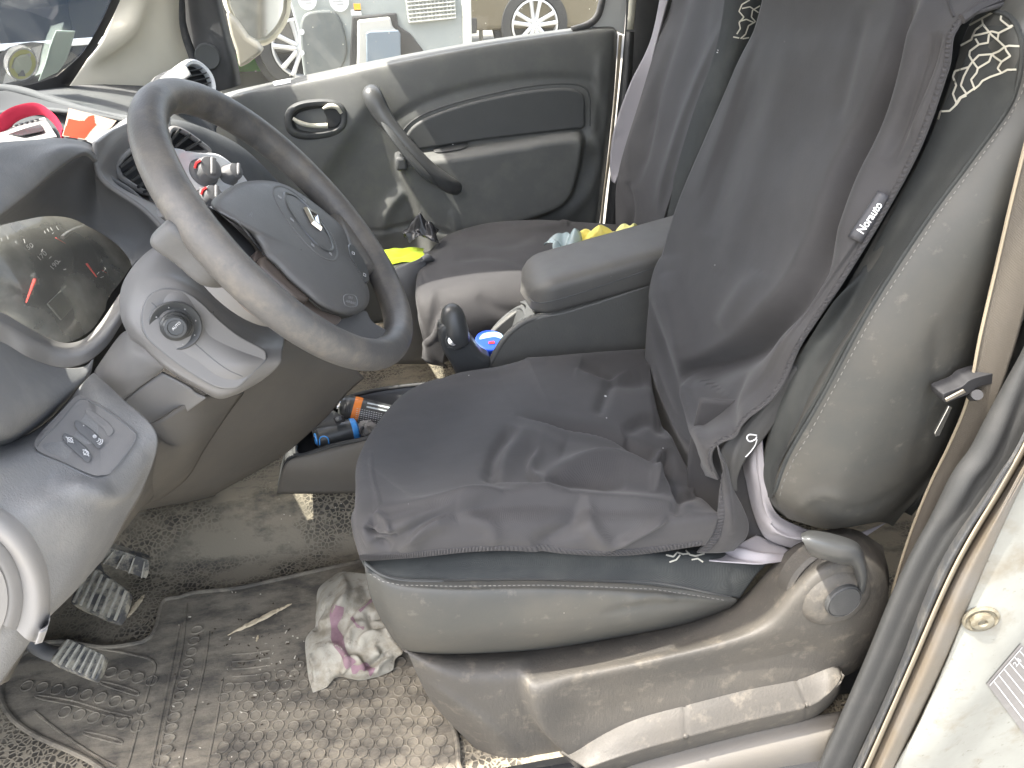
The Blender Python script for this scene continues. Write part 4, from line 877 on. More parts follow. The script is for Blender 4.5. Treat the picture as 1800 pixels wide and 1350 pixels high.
vs, F = drape_tube(PB, pod, .0012, off=-.0005, n=120, closed=True); fin('plate_gap', vs, F, M['dashdark'], pp)
for ln in ([(266, 532), (280, 545)], [(341, 603), (375, 632), (400, 650), (426, 662)], [(376, 547), (373, 552)]):
    vs, F = drape_tube(PB, ln, .0007, off=-.0001, n=14); fin('seam', vs, F, M['dashdark'], pp)
h, n_ = hit(PB, 309, 573); n_ = (n_+Vector((.1, -.5, .1))).normalized()
kn = lathe('mirror_knob', h-n_*.003, n_, [(.0275, 0), (.0275, .004), (.0262, .0048), (.019, .0015), (.0165, .003), (.0160, .008), (.0135, .0105), (.0130, .016), (.0112, .018), (.0085, .0182), (.0080, .0168), (0, .0168)], M['gloss'], dash, seg=48)
tp = lambda u, v: UP_(u, v, h+n_*.0143, n_)
vs, F = text_px('AUTO', (310, 573), (.72, -.69), 4.9, tp, .02, 1.0); fin('knob_print', vs, F, M['print'], kn, False)
G = []
bx = (UP_(340, 573, h, n_)-h).normalized(); by = n_.cross(bx)
for t in np.linspace(.3, 6.58, 8, endpoint=False): 
    q_ = h+n_*.0012+(bx*math.cos(t)+by*math.sin(t))*.0215; G.append(lathe_geo(q_, n_, [(.0012, 0), (.0012, .0006)], 3))
vs, F = join_geo(G); fin('knob_ticks', vs, F, M['greyprint'], kn, False)
# column lower cover, two pieces
patch('column_cover', [[(168, 648, .42), (215, 585, .40), (240, 592, .36)], [(166, 655, .40), (225, 620, .36), (285, 640, .34)], [(172, 672, .38), (225, 660, .35), (284, 652, .345)], [(203, 714, .36), (240, 685, .35), (284, 653, .35)]], 24, 20, M['dashsmooth'], dash, thick=.004)
patch('column_cover', [[(204, 716, .362), (240, 687, .352), (284, 655, .352)], [(225, 735, .36), (270, 705, .35), (330, 680, .345)], [(250, 752, .36), (290, 725, .35), (345, 692, .345)], [(278, 768, .36), (315, 735, .35), (362, 700, .345)]], 24, 20, M['dashsmooth'], dash, thick=.004)
patch('column_cover', [[(300, 412, .46), (315, 400, .47), (345, 408, .47), (400, 440, .47)], [(308, 440, .43), (330, 440, .42), (380, 465, .41), (430, 500, .41)], [(330, 470, .42), (360, 478, .40), (400, 510, .40), (445, 545, .40)], [(370, 520, .42), (400, 530, .41), (440, 560, .41), (480, 590, .42)]], 30, 24, M['pillar'], dash, thick=.006)
st = tube('wiper_stalk', [(330, 395, .47), (305, 385, .44), (285, 372, .42)], [.009, .008, .007], M['dashdark'], dash, n=16)
vs, F = tube_geo([(284, 358, .425), (290, 372, .42), (296, 385, .42)], .0025, seg=6); fin('stalk_mark', vs, F, M['red'], st)
# ---------------- steering wheel ----------------
wc = Vector((.0, .352, .724)); TL, WY = R(38.4), R(-3.8)
wn = Vector((math.cos(TL)*math.cos(WY), math.cos(TL)*math.sin(WY), math.sin(TL))); wa = Vector((-math.sin(WY), math.cos(WY), 0)); wb = wn.cross(wa)
sw_ = thing('steering_wheel', 'worn black four spoke steering wheel with a diamond badge on its hub', 'steering wheel', wc)
RW = .178
def WP(u, v, o=0.0): return UP_(u, v, wc+wn*o, wn)
vs = []; F = []; n, sg = 140, 24
for i in range(n):
    t = 2*math.pi*i/n; d = wa*math.cos(t)+wb*math.sin(t); tg = -wa*math.sin(t)+wb*math.cos(t)
    wob = .0012*math.sin(9*t) if 0 < 1 else 0
    for k in range(sg):
        a = 2*math.pi*k/sg; rx = .0175; rz = .0190
        grip = 1+.05*math.cos(22*t)*(1 if -math.pi*.9 < (a-math.pi) < 0 else 0)*0
        r_in = .5-.5*math.cos(a-0)
        fing = .0011*math.cos(t*26)*max(0, -math.cos(a))*(1 if (t % (2*math.pi)) < 3.6 else .3)
        vs.append(wc+d*(RW+math.cos(a)*(rx-fing))+wn*(math.sin(a)*rz))
for i in range(n):
    for k in range(sg): F.append((i*sg+k, i*sg+(k+1) % sg, ((i+1) % n)*sg+(k+1) % sg, ((i+1) % n)*sg+k))
fin('rim', vs, F, M['rim'], sw_, True, 0)
# hub with airbag cover
hubo = [(372, 362), (390, 340), (425, 322), (465, 318), (500, 325), (535, 345), (575, 375), (602, 400), (612, 425), (620, 455), (635, 480), (647, 508), (647, 530), (636, 547), (612, 555), (590, 552), (562, 540), (535, 518), (505, 492), (485, 470), (465, 452), (455, 432), (435, 408), (405, 388)]
C0 = np.array((530., 440.))
def hubshell(name, off, prof, m_, par, n=90, dome=0):
    vs = []; F = []; base = cr(off, n, True); cen = base.mean(0)
    for sc_, o_ in prof:
        for q in cen+(base-cen)*sc_: vs.append(WP(q[0], q[1], o_))
    for i in range(len(prof)-1):
        for k in range(n): F.append((i*n+k, i*n+(k+1) % n, (i+1)*n+(k+1) % n, (i+1)*n+k))
    return vs, F
# profile heights are above the wheel plane, hub bulges to the driver
prof = [(1.0, -.045), (1.01, -.01), (1.0, .006), (.97, .0135), (.93, .017), (.85, .0195), (.7, .022), (.5, .0235), (.25, .0243), (.01, .0245)]
vs, F = hubshell('x', hubo, prof, None, None); hub = fin('airbag_cover', vs, F, M['hub'], sw_, True, 0)
HUB = bvh([hub])
# badge disc outline rings
ro = [(480, 336), (487, 328), (505, 332), (530, 350), (560, 382), (583, 415), (592, 440), (590, 455), (578, 457), (560, 448), (535, 425), (508, 392), (488, 360)]
ri = [(500, 343), (508, 341), (525, 350), (550, 375), (572, 405), (583, 430), (582, 440), (572, 440), (555, 428), (530, 400), (508, 368)]
vs, F = drape_tube(HUB, ro, .0016, off=-.0006, n=90, closed=True); fin('horn_ring', vs, F, M['hub'], sw_)
vs, F = drape_tube(HUB, ri, .0020, off=-.0002, n=90, closed=True); bd = fin('badge_ring', vs, F, M['gloss'], sw_)
# diamond badge: hollow, folded band
dq = [np.array(q, float) for q in ((532, 366), (556, 380), (563, 407), (546, 394))]; dc = sum(dq)/4
vs = []; F = []
for s_, o_ in ((1.0, 0), (.86, .004), (.62, .004), (.48, 0)):
    for q in dq:
        w = dc+(q-dc)*s_; h, n_ = hit(HUB, w[0], w[1], o_+.001); vs.append(h)
for i in range(3):
    for k in range(4): F.append((i*4+k, i*4+(k+1) % 4, (i+1)*4+(k+1) % 4, (i+1)*4+k))
fin('diamond_badge', vs, F, M['chrome'], bd, False)
# small horn marks and airbag lettering
for q in ((513, 387), (549, 431), (580, 446), (535, 353), (491, 347)):
    h, n_ = hit(HUB, *q, .0006); e1 = (hit(HUB, q[0]+5, q[1]+4, .0006)[0]-h).normalized(); e2 = n_.cross(e1)
    G = [box_geo(h+e2*k_*.0016, (.0045, .0007, .0006), (e1, e2, n_)) for k_ in (-1, 0, 1)]; vs, F = join_geo(G); fin('horn_mark', vs, F, M['greyprint'], bd, False)
pq = [(604, 522), (612, 517), (624, 520), (628, 530), (626, 538), (615, 539), (606, 535)]
vs, F = drape_tube(HUB, pq, .0007, off=0, n=36, closed=True); al = fin('airbag_mark', vs, F, M['dashdark'], sw_)
for s_, q in (('SRS', (615, 524)), ('AIRBAG', (616, 532))):
    vs, F = text_px(s_, q, (.96, .25), 4.2, lambda u, v: hit(HUB, u, v, .0008)[0], .015, .9); fin('airbag_lettering', vs, F, M['greyprint'], al, False)
vs, F = text_px('R', (441, 378), (.8, .5), 8, lambda u, v: hit(HUB, u, v, .0002)[0], -.01); fin('cover_mark', vs, F, M['dashdark'], sw_, False)
# seam between cover and spokes
vs, F = drape_tube(HUB, [(372, 365), (402, 380), (418, 390), (440, 418), (458, 440), (466, 452), (487, 470), (506, 493), (530, 512), (560, 538), (585, 551)], .0010, off=-.0004, n=60); fin('cover_seam', vs, F, M['dashdark'], sw_)
# spokes: solids from hub to rim
def spoke(name, outline, o0, o1, m_, rimside, seg=.004):
    """outline in photo pixels on the wheel plane at height o0; goes back to o1"""
    return slab(name, [WP(u, v, o0) for u, v in cr(outline, 50, True)], wn*(o1-o0), m_, sw_, seg, 4)
spoke('spoke', [(590, 352), (620, 362), (648, 400), (672, 440), (668, 470), (640, 470), (620, 445), (605, 410)], .004, -.028, M['rim'], 0, .010)
spoke('spoke', [(560, 550), (600, 560), (640, 545), (655, 565), (690, 590), (670, 620), (630, 612), (590, 595), (560, 575)], .000, -.03, M['hub'], 0, .010)
spoke('spoke', [(300, 385), (345, 352), (375, 362), (420, 400), (455, 440), (450, 470), (400, 470), (350, 430)], -.006, -.04, M['hub'], 0, .010)
spoke('hub_trim', [(452, 440), (470, 452), (500, 488), (535, 520), (565, 545), (600, 558), (585, 572), (545, 560), (495, 525), (465, 500), (445, 470)], .004, -.03, mat('brown sheen trim', (.16, .13, .11), .28), 0, .008)
cp_ = spoke('control_pad', [(458, 455), (466, 446), (480, 448), (505, 468), (530, 495), (546, 520), (540, 527), (520, 520), (490, 495), (466, 472)], .013, -.01, mat('brown gloss control', (.10, .082, .07), .25), 0, .004)
for q in ((486, 459), (506, 479), (525, 500)):
    vs, F = tube_geo([WP(q[0]-3, q[1]-2, .0138), WP(q[0]+3, q[1]+1, .0138), WP(q[0]+2, q[1]+4, .0138), WP(q[0]-4, q[1]+1, .0138)], .0004, seg=4, closed=True); fin('button_mark', vs, F, M['print'], cp_, False)
cq = spoke('control_pad', [(612, 432), (618, 428), (628, 438), (642, 462), (650, 485), (648, 495), (640, 494), (628, 470), (616, 450)], .014, -.01, M['gloss'], 0, .003)
for q in ((621, 445), (641, 483)):
    vs, F = tube_geo([WP(q[0]-2, q[1]-3, .0146), WP(q[0]+2, q[1]-1, .0146), WP(q[0]+2, q[1]+3, .0146), WP(q[0]-2, q[1]+1, .0146)], .0004, seg=4, closed=True); fin('button_mark', vs, F, M['print'], cq, False)
lathe('column_collar', wc-wn*.06, wn, [(.075, -.03), (.075, .0), (.070, .012), (.055, .03), (.04, .035), (0, .035)], M['dashsmooth'], sw_, seg=48)
# ---------------- driver seat ----------------
ds = thing('driver_seat', 'driver seat with grey vinyl side bolsters, plastic base and round recliner lever', 'seat', (.35, .37, .0))
# side of the backrest: textile strip, then vinyl bolster
side = patch('backrest_bolster', [
    [(1800, -90, .20), (1850, -88, .155), (1925, -80, .125), (2010, -60, .12), (2090, -40, .15), (2120, -30, .22)],
    [(1705, 40, .19), (1755, 42, .150), (1800, 48, .120), (1900, 60, .10), (1985, 90, .13), (2020, 100, .20)],
    [(1668, 150, .18), (1725, 160, .145), (1782, 172, .112), (1860, 200, .09), (1930, 230, .12), (1965, 240, .19)],
    [(1620, 270, .175), (1668, 285, .142), (1707, 293, .110), (1790, 330, .085), (1860, 370, .115), (1890, 385, .18)],
    [(1555, 385, .172), (1598, 395, .140), (1640, 383, .110), (1730, 430, .083), (1800, 480, .112), (1830, 500, .18)],
    [(1480, 515, .168), (1530, 530, .138), (1560, 500, .108), (1655, 560, .082), (1745, 600, .110), (1775, 615, .18)],
    [(1405, 620, .165), (1450, 630, .136), (1497, 602, .106), (1590, 655, .080), (1700, 700, .108), (1730, 710, .18)],
    [(1358, 735, .165), (1395, 735, .134), (1430, 728, .106), (1530, 765, .082), (1650, 790, .108), (1680, 800, .18)],
    [(1338, 830, .168), (1366, 830, .136), (1384, 815, .110), (1480, 850, .085), (1600, 855, .112), (1630, 860, .18)],
    [(1347, 880, .175), (1362, 882, .140), (1372, 880, .114), (1460, 905, .092), (1560, 898, .118), (1590, 900, .18)],
    [(1368, 905, .19), (1382, 910, .165), (1395, 915, .145), (1460, 930, .125), (1545, 918, .135), (1570, 925, .19)]], 110, 150, M['leather'], ds,
    [('line', [(1790, 120), (1767, 200), (1700, 293), (1633, 383), (1533, 537), (1447, 697), (1387, 800), (1360, 870)], .003, 8), ('line', [(1480, 900), (1530, 890), (1600, 850)], -.002, 9),
     ('line', [(1650, 560), (1640, 700), (1600, 850)], -.0025, 14), ('line', [(1390, 900), (1440, 870), (1500, 880)], .002, 10)], thick=.004)
BB = bvh([side])
# textile between cover edge and stitched seam lies a hair proud of the vinyl
tx = patch('textile_strip', [[(lambda h: h if h is not None else V((u, v, .14)))(hit(BB, u, v, .0018)[0]) for u, v in r] for r in
    [[(1720, 48), (1757, 46), (1796, 52)], [(1690, 125), (1740, 130), (1787, 135)], [(1664, 180), (1716, 185), (1768, 196)], [(1618, 285), (1658, 288), (1698, 290)], [(1560, 395), (1596, 385), (1630, 382)], [(1512, 480), (1540, 470), (1566, 478)], [(1462, 535), (1497, 535), (1531, 536)], [(1408, 625), (1450, 618), (1490, 608)], [(1386, 680), (1418, 688), (1446, 690)], [(1362, 740), (1388, 750), (1411, 750)], [(1342, 830), (1360, 830), (1374, 815)], [(1351, 872), (1357, 875), (1361, 870)]]], 24, 120, M['textile'], ds)
TXB = bvh([tx, side])
G = []
L_ = lin([(1795, 70), (1800, 120), (1790, 160), (1767, 203), (1735, 248), (1700, 296), (1660, 350), (1633, 387), (1590, 455), (1533, 541), (1493, 614), (1447, 701), (1413, 764), (1387, 806), (1368, 850), (1362, 880)], 150)
for i in range(0, 148, 2):
    a, _ = hit(BB, L_[i][0]+7, L_[i][1]+3, .0006); b, _ = hit(BB, L_[i+1][0]+7, L_[i+1][1]+3, .0006)
    if a is not None and b is not None: G.append(tube_geo([a, b], .0006, seg=4))
vs, F = join_geo(G); fin('stitching', vs, F, mat('thread', (.17, .165, .15), .7), ds)
vs, F = drape_tube(TXB, [(1740, 18), (1775, 30), (1793, 60), (1797, 100), (1788, 150), (1767, 198), (1700, 291), (1633, 382), (1533, 536), (1447, 694), (1387, 798), (1361, 868)], .0022, n=140); fin('seam_piping', vs, F, M['textile'], ds)
# pale zigzag pattern printed on the shoulder textile
zz = [[(1705, 45), (1727, 33), (1747, 22), (1762, 25), (1760, 35), (1775, 47), (1783, 45)], [(1727, 33), (1729, 43), (1716, 53), (1711, 63), (1726, 60), (1745, 55), (1757, 58), (1770, 52), (1780, 47)],
      [(1711, 63), (1709, 70), (1690, 80), (1678, 83)], [(1716, 68), (1722, 78), (1706, 90), (1705, 98), (1711, 108), (1704, 118), (1690, 122), (1680, 125)], [(1711, 108), (1716, 103), (1722, 97), (1745, 95), (1757, 90), (1768, 82), (1755, 70), (1757, 58)],
      [(1768, 82), (1770, 88), (1777, 98), (1762, 108), (1755, 120), (1762, 128), (1742, 135), (1728, 142), (1722, 150)], [(1768, 82), (1775, 80), (1793, 81)], [(1711, 108), (1720, 120), (1718, 128), (1708, 140), (1714, 155), (1700, 165), (1688, 172), (1680, 185)],
      [(1680, 125), (1676, 135), (1682, 150), (1676, 165), (1683, 183), (1690, 172)], [(1740, 60), (1738, 75), (1722, 78)], [(1745, 95), (1740, 108), (1720, 120)], [(1700, 165), (1690, 150), (1695, 135), (1704, 118)], [(1755, 70), (1745, 62), (1729, 43)], [(1762, 108), (1750, 100), (1745, 95)], [(1675, 45), (1668, 60), (1672, 75)], [(1677, 85), (1672, 100), (1668, 115)], [(1668, 130), (1671, 138), (1665, 146), (1660, 148)], [(1722, 150), (1712, 158)], [(1690, 172), (1700, 168)], [(1762, 128), (1772, 122), (1788, 122)], [(1683, 183), (1670, 195), (1654, 196), (1650, 210)]]
PT = mat('pale pattern thread', (.52, .50, .42), .8)
G = [drape_ribbon(TXB, q_, 3.4, .0008, len(q_)*8, smooth=False) for q_ in zz]; vs, F = join_geo(G); fin('zigzag_pattern', vs, F, PT, ds, False)
# foam body behind the cover so the seat is solid
fr = lambda P, d: V(P)+Vector(d)
patch('backrest_shell', [[(1850, -90, .20), (1700, -100, .40), (1480, -110, .60)], [(1700, 300, .19), (1500, 300, .40), (1260, 290, .58)], [(1480, 560, .18), (1350, 560, .38), (1180, 560, .58)], [(1365, 890, .18), (1320, 800, .36), (1200, 760, .56)]], 20, 30, M['textile'], ds, dirn=(1, 0, 0), feats=[('bump', (5000, 5000), 0, 1)], thick=.10)
patch('backrest_rear', [[(2120, -30, .22), (2000, -60, .6)], [(1890, 385, .18), (1800, 385, .58)], [(1730, 710, .18), (1600, 680, .56)], [(1590, 900, .18), (1500, 860, .54)]], 6, 20, M['leather'], ds, thick=.01)
# pale lining bulging out between the cushion and backrest
patch('seat_lining', [
    [(1322, 755, .20), (1330, 765, .175), (1336, 770, .165)], [(1306, 810, .205), (1322, 815, .170), (1345, 830, .16)],
    [(1312, 850, .20), (1330, 860, .165), (1350, 872, .155)], [(1322, 895, .19), (1345, 905, .155), (1368, 905, .16)],
    [(1335, 930, .18), (1368, 938, .145), (1398, 922, .16)], [(1352, 950, .17), (1405, 950, .14), (1440, 935, .16)],
    [(1400, 965, .16), (1450, 955, .145), (1500, 938, .16)], [(1450, 965, .16), (1500, 955, .15), (1560, 918, .17)]], 30, 90, M['lining'], ds,
    [('line', [(1325, 780), (1330, 850), (1345, 910), (1400, 945)], -.004, 5), ('line', [(1355, 940), (1400, 955), (1450, 955)], -.004, 4)], thick=.003)
patch('seat_lining', [[(1200, 978, .185), (1240, 975, .18), (1290, 960, .175), (1330, 940, .19)], [(1225, 982, .165), (1270, 980, .16), (1320, 975, .155), (1380, 960, .17)], [(1260, 985, .15), (1300, 988, .145), (1345, 990, .14), (1400, 985, .15)]], 40, 24, M['lining'], ds,
    [('line', [(1270, 965), (1300, 978), (1345, 985)], -.004, 5), ('fold', [(1290, 962), (1330, 975), (1385, 978)], .005, 8, 3)], thick=.002)
vs, F = tube_geo([(1330, 765, .150), (1317, 764, .148), (1313, 770, .146), (1318, 776, .146), (1328, 772, .147), (1330, 768, .15)], .0009, seg=6, n=30); fin('loose_thread', vs, F, M['print'], ds)
vs, F = tube_geo([(1331, 772, .150), (1326, 785, .15), (1314, 800, .15), (1310, 803, .15)], .0007, seg=6, n=16); fin('loose_thread', vs, F, M['print'], ds)
# cushion: textile top edge and vinyl side
ctx = patch('cushion_textile', [
    [(632, 930, .20), (720, 935, .20), (900, 940, .20), (1100, 950, .20), (1250, 955, .20), (1330, 970, .20)],
    [(634, 975, .165), (720, 975, .16), (900, 965, .155), (1100, 970, .155), (1250, 978, .16), (1350, 985, .165)],
    [(640, 990, .150), (715, 1002, .142), (900, 998, .138), (1100, 1002, .138), (1240, 1020, .14), (1330, 1010, .15)],
    [(648, 1003, .140), (715, 1026, .130), (900, 1024, .124), (1100, 1027, .124), (1230, 1042, .128), (1300, 1052, .14)]], 90, 30, M['textile'], ds,
    [('line', [(735, 1020), (745, 1000), (765, 980)], -.0015, 3), ('line', [(1290, 1045), (1285, 1015), (1300, 990)], -.002, 4), ('line', [(1150, 985), (1100, 1010), (1000, 1015)], -.002, 14)], thick=.004)
cv = patch('cushion_bolster', [
    [(640, 985, .150), (690, 1016, .134), (800, 1021, .126), (950, 1020, .122), (1100, 1026, .122), (1200, 1036, .126), (1296, 1052, .136)],
    [(643, 1010, .142), (695, 1035, .122), (800, 1042, .110), (950, 1040, .106), (1100, 1045, .108), (1200, 1052, .116), (1296, 1056, .134)],
    [(652, 1050, .140), (700, 1075, .116), (800, 1082, .102), (950, 1078, .098), (1100, 1070, .104), (1200, 1068, .114), (1294, 1059, .134)],
    [(670, 1090, .140), (710, 1115, .118), (800, 1118, .104), (950, 1112, .100), (1100, 1095, .106), (1200, 1080, .116), (1290, 1062, .136)],
    [(690, 1122, .146), (720, 1138, .130), (800, 1143, .122), (950, 1134, .120), (1100, 1110, .122), (1200, 1090, .126), (1286, 1066, .140)],
    [(705, 1140, .160), (730, 1148, .150), (800, 1150, .145), (950, 1142, .145), (1100, 1118, .145), (1200, 1098, .145), (1280, 1072, .150)]], 130, 50, M['leather'], ds,
    [('line', [(690, 1027), (800, 1032), (950, 1030), (1100, 1035), (1200, 1044), (1280, 1056)], -.0012, 3), ('line', [(1100, 1060), (1150, 1045), (1190, 1055)], .002, 8), ('line', [(1060, 1080), (1130, 1065), (1240, 1060)], -.0018, 7)], thick=.004)
CB = bvh([cv, ctx])
vs, F = drape_tube(CB, [(642, 990), (668, 1008), (700, 1018), (760, 1021), (900, 1019), (1050, 1022), (1150, 1024), (1230, 1038), (1296, 1052)], .0020, off=-.0004, n=90); fin('seam_piping', vs, F, M['gloss'], ds)
L_ = lin([(650, 1008), (672, 1022), (705, 1029), (800, 1031), (950, 1029), (1060, 1032), (1150, 1036), (1230, 1048), (1280, 1056)], 150); G = []
for i in range(0, 148, 2):
    a, _ = hit(CB, *L_[i], .0006); b, _ = hit(CB, *L_[i+1], .0006)
    if a is not None and b is not None: G.append(tube_geo([a, b], .0006, seg=4))
vs, F = join_geo(G); fin('stitching', vs, F, bpy.data.materials['thread'], ds)
zz = [[(1170, 976), (1183, 979), (1190, 972), (1200, 975), (1212, 974)], [(1176, 988), (1188, 984), (1195, 976)], [(1205, 968), (1212, 976), (1222, 978), (1238, 974)], [(1215, 984), (1226, 982), (1235, 988)]]
G = [drape_ribbon(CB, q_, 2.6, .001, len(q_)*6, smooth=False) for q_ in zz]; vs, F = join_geo(G); fin('zigzag_pattern', vs, F, PT, ds, False)
# plastic base side with recess, ledge and pocket
bs = patch('base_trim', [
    [(706, 1136, .160), (760, 1143, .158), (860, 1146, .156), (1000, 1132, .156), (1150, 1104, .156), (1260, 1072, .156), (1312, 1042, .156), (1352, 1000, .156), (1392, 962, .156), (1440, 935, .156), (1500, 930, .156), (1552, 960, .160)],
    [(714, 1143, .146), (765, 1158, .135), (860, 1165, .130), (1000, 1148, .128), (1150, 1120, .126), (1260, 1090, .124), (1325, 1058, .122), (1370, 1010, .120), (1408, 975, .118), (1450, 952, .118), (1500, 948, .118), (1555, 975, .135)],
    [(722, 1160, .138), (775, 1182, .118), (860, 1192, .110), (1000, 1172, .106), (1150, 1138, .104), (1260, 1108, .102), (1335, 1078, .100), (1385, 1030, .098), (1420, 1000, .098), (1455, 985, .098), (1510, 980, .100), (1562, 1005, .125)],
    [(735, 1190, .134), (795, 1215, .112), (870, 1222, .104), (1000, 1205, .100), (1150, 1170, .098), (1260, 1140, .096), (1345, 1110, .095), (1400, 1080, .095), (1440, 1060, .094), (1480, 1045, .094), (1530, 1030, .098), (1562, 1040, .125)],
    [(760, 1235, .132), (825, 1260, .110), (890, 1270, .102), (1000, 1245, .100), (1150, 1208, .098), (1260, 1180, .096), (1345, 1155, .095), (1405, 1130, .095), (1445, 1115, .095), (1485, 1100, .096), (1530, 1080, .102), (1552, 1080, .13)],
    [(800, 1280, .130), (860, 1305, .110), (920, 1320, .104), (1010, 1290, .102), (1150, 1245, .100), (1260, 1215, .098), (1345, 1190, .098), (1405, 1168, .098), (1440, 1160, .100), (1475, 1150, .104), (1510, 1130, .115), (1530, 1120, .14)],
    [(850, 1330, .130), (910, 1365, .112), (970, 1375, .108), (1040, 1345, .106), (1150, 1300, .106), (1260, 1265, .106), (1345, 1240, .106), (1405, 1215, .108), (1435, 1200, .112), (1465, 1185, .118), (1495, 1170, .13), (1510, 1160, .15)]], 220, 130, M['seatplastic'], ds,
    [('poly', [(922, 1180), (930, 1155), (955, 1145), (1010, 1138), (1100, 1124), (1200, 1100), (1280, 1078), (1330, 1045), (1370, 1000), (1420, 960), (1500, 950), (1545, 985), (1550, 1050), (1530, 1110), (1490, 1165), (1400, 1190), (1200, 1245), (1050, 1310), (1010, 1335), (990, 1310), (950, 1270), (928, 1225)], .023, 10),
     ('poly', [(990, 1180), (1060, 1165), (1200, 1140), (1330, 1120), (1420, 1110), (1440, 1140), (1380, 1160), (1200, 1215), (1080, 1262), (1020, 1270), (985, 1240)], -.012, 40),
     ('fold', [(740, 1190), (790, 1222), (860, 1270), (930, 1330)], .005, 20, 8)], (0, -1, 0), thick=.004)
# ledge bar with split line and open end
E1 = [(985, 1322), (1100, 1262), (1200, 1225), (1300, 1193), (1392, 1175), (1440, 1164), (1470, 1161), (1477, 1166)]
E2 = [(1030, 1350), (1125, 1318), (1207, 1295), (1310, 1268), (1415, 1243), (1452, 1222), (1474, 1198), (1480, 1184)]
def mixp(a, b, t, y): return [(p[0]+(q[0]-p[0])*t, p[1]+(q[1]-p[1])*t, y+(.012 if k == 7 else 0)) for k, (p, q) in enumerate(zip(a, b))]
E3 = [(u-2, v+24) for u, v in E2]
lb = patch('adjuster_bar', [mixp(E1, E2, -.04, .100), mixp(E1, E2, .0, .092), mixp(E1, E2, .05, .088), mixp(E1, E2, .5, .070), mixp(E1, E2, .93, .056), mixp(E1, E2, 1, .054), mixp(E2, E3, .12, .0545), mixp(E2, E3, .6, .062), mixp(E2, E3, 1, .075), mixp(E2, E3, 1.1, .10)], 150, 60, M['seatplastic'], ds,
    [('line', [(1201, 1218), (1204, 1260), (1208, 1320)], -.003, 2.2), ('line', [(1392, 1170), (1404, 1205), (1418, 1238), (1416, 1270)], -.003, 2.2)], thick=.004)
box('seat_rail', U(1150, 1372, y=.16), (.62, .05, .05), M['steel'], ds, .006)
G = [box_geo(U(812, 1305, y=.165), (.03, .02, .012)), box_geo(U(806, 1330, y=.17), (.018, .03, .07)), tube_geo([U(808, 1302, y=.15), U(835, 1300, y=.15)], .005)]
vs, F = join_geo(G); fin('rail_catch', vs, F, M['black'], ds)
# rear foot of the seat and anchor with faded lettering
slab('rear_foot', [U(u, v, y=.12) for u, v in [(1458, 1160), (1515, 1148), (1523, 1152), (1500, 1230), (1480, 1250), (1470, 1190)]], (0, .03, 0), M['pillar'], ds, .004)
patch('floor_ridge', [[(1100, 1340, .08), (1250, 1300, .08), (1400, 1265, .08), (1480, 1250, .08)], [(1100, 1390, .05), (1250, 1350, .05), (1380, 1320, .05), (1460, 1300, .05)], [(1100, 1450, .04), (1250, 1420, .04), (1380, 1400, .04), (1440, 1380, .04)]], 30, 14, M['knee'], ds, thick=.004)
# recliner: dial, hub cap and paddle
rc = U(1462, 1035, y=.088); ra = Vector((.05, -1, .12)).normalized()
lathe('recliner_dish', rc+Vector((.003, .010, -.001)), ra, [(.062, -.02), (.062, .0), (.057, .004), (.052, .001)], M['seatplastic'], ds, seg=64)
rl = lathe('recliner_dial', rc, ra, [(.0505, -.02), (.0505, .004), (.048, .013), (.040, .021), (.031, .024), (.0, .0245)], M['seatplastic'], ds, seg=64)
hc = U(1484, 1058, y=.06)
lathe('dial_cap', hc, ra, [(.0245, -.015), (.0240, .0), (.0228, .0015), (.0222, -.0005), (.0212, .0012), (0, .0022)], M['pillar'], rl, seg=48)
patch('recliner_paddle', [
    [(1408, 938, .075), (1425, 932, .075), (1460, 937, .075), (1500, 950, .080), (1515, 965, .088), (1525, 1000, .09)],
    [(1409, 944, .050), (1428, 944, .045), (1465, 952, .045), (1505, 962, .052), (1520, 985, .062), (1525, 1010, .070)],
    [(1416, 962, .045), (1438, 966, .038), (1470, 972, .038), (1508, 978, .045), (1522, 1010, .055), (1520, 1040, .066)],
    [(1424, 975, .055), (1445, 980, .048), (1475, 987, .048), (1500, 992, .052), (1512, 1022, .06), (1508, 1050, .070)],
    [(1424, 978, .085), (1448, 984, .085), (1475, 992, .085), (1497, 998, .085), (1500, 1030, .085), (1495, 1060, .088)]], 60, 40, M['gloss'], ds, thick=.006)
tube('torn_tag', [(1515, 1100, .09), (1518, 1090, .09), (1510, 1102, .09), (1506, 1108, .09)], .0012, M['lining'], ds, n=12)

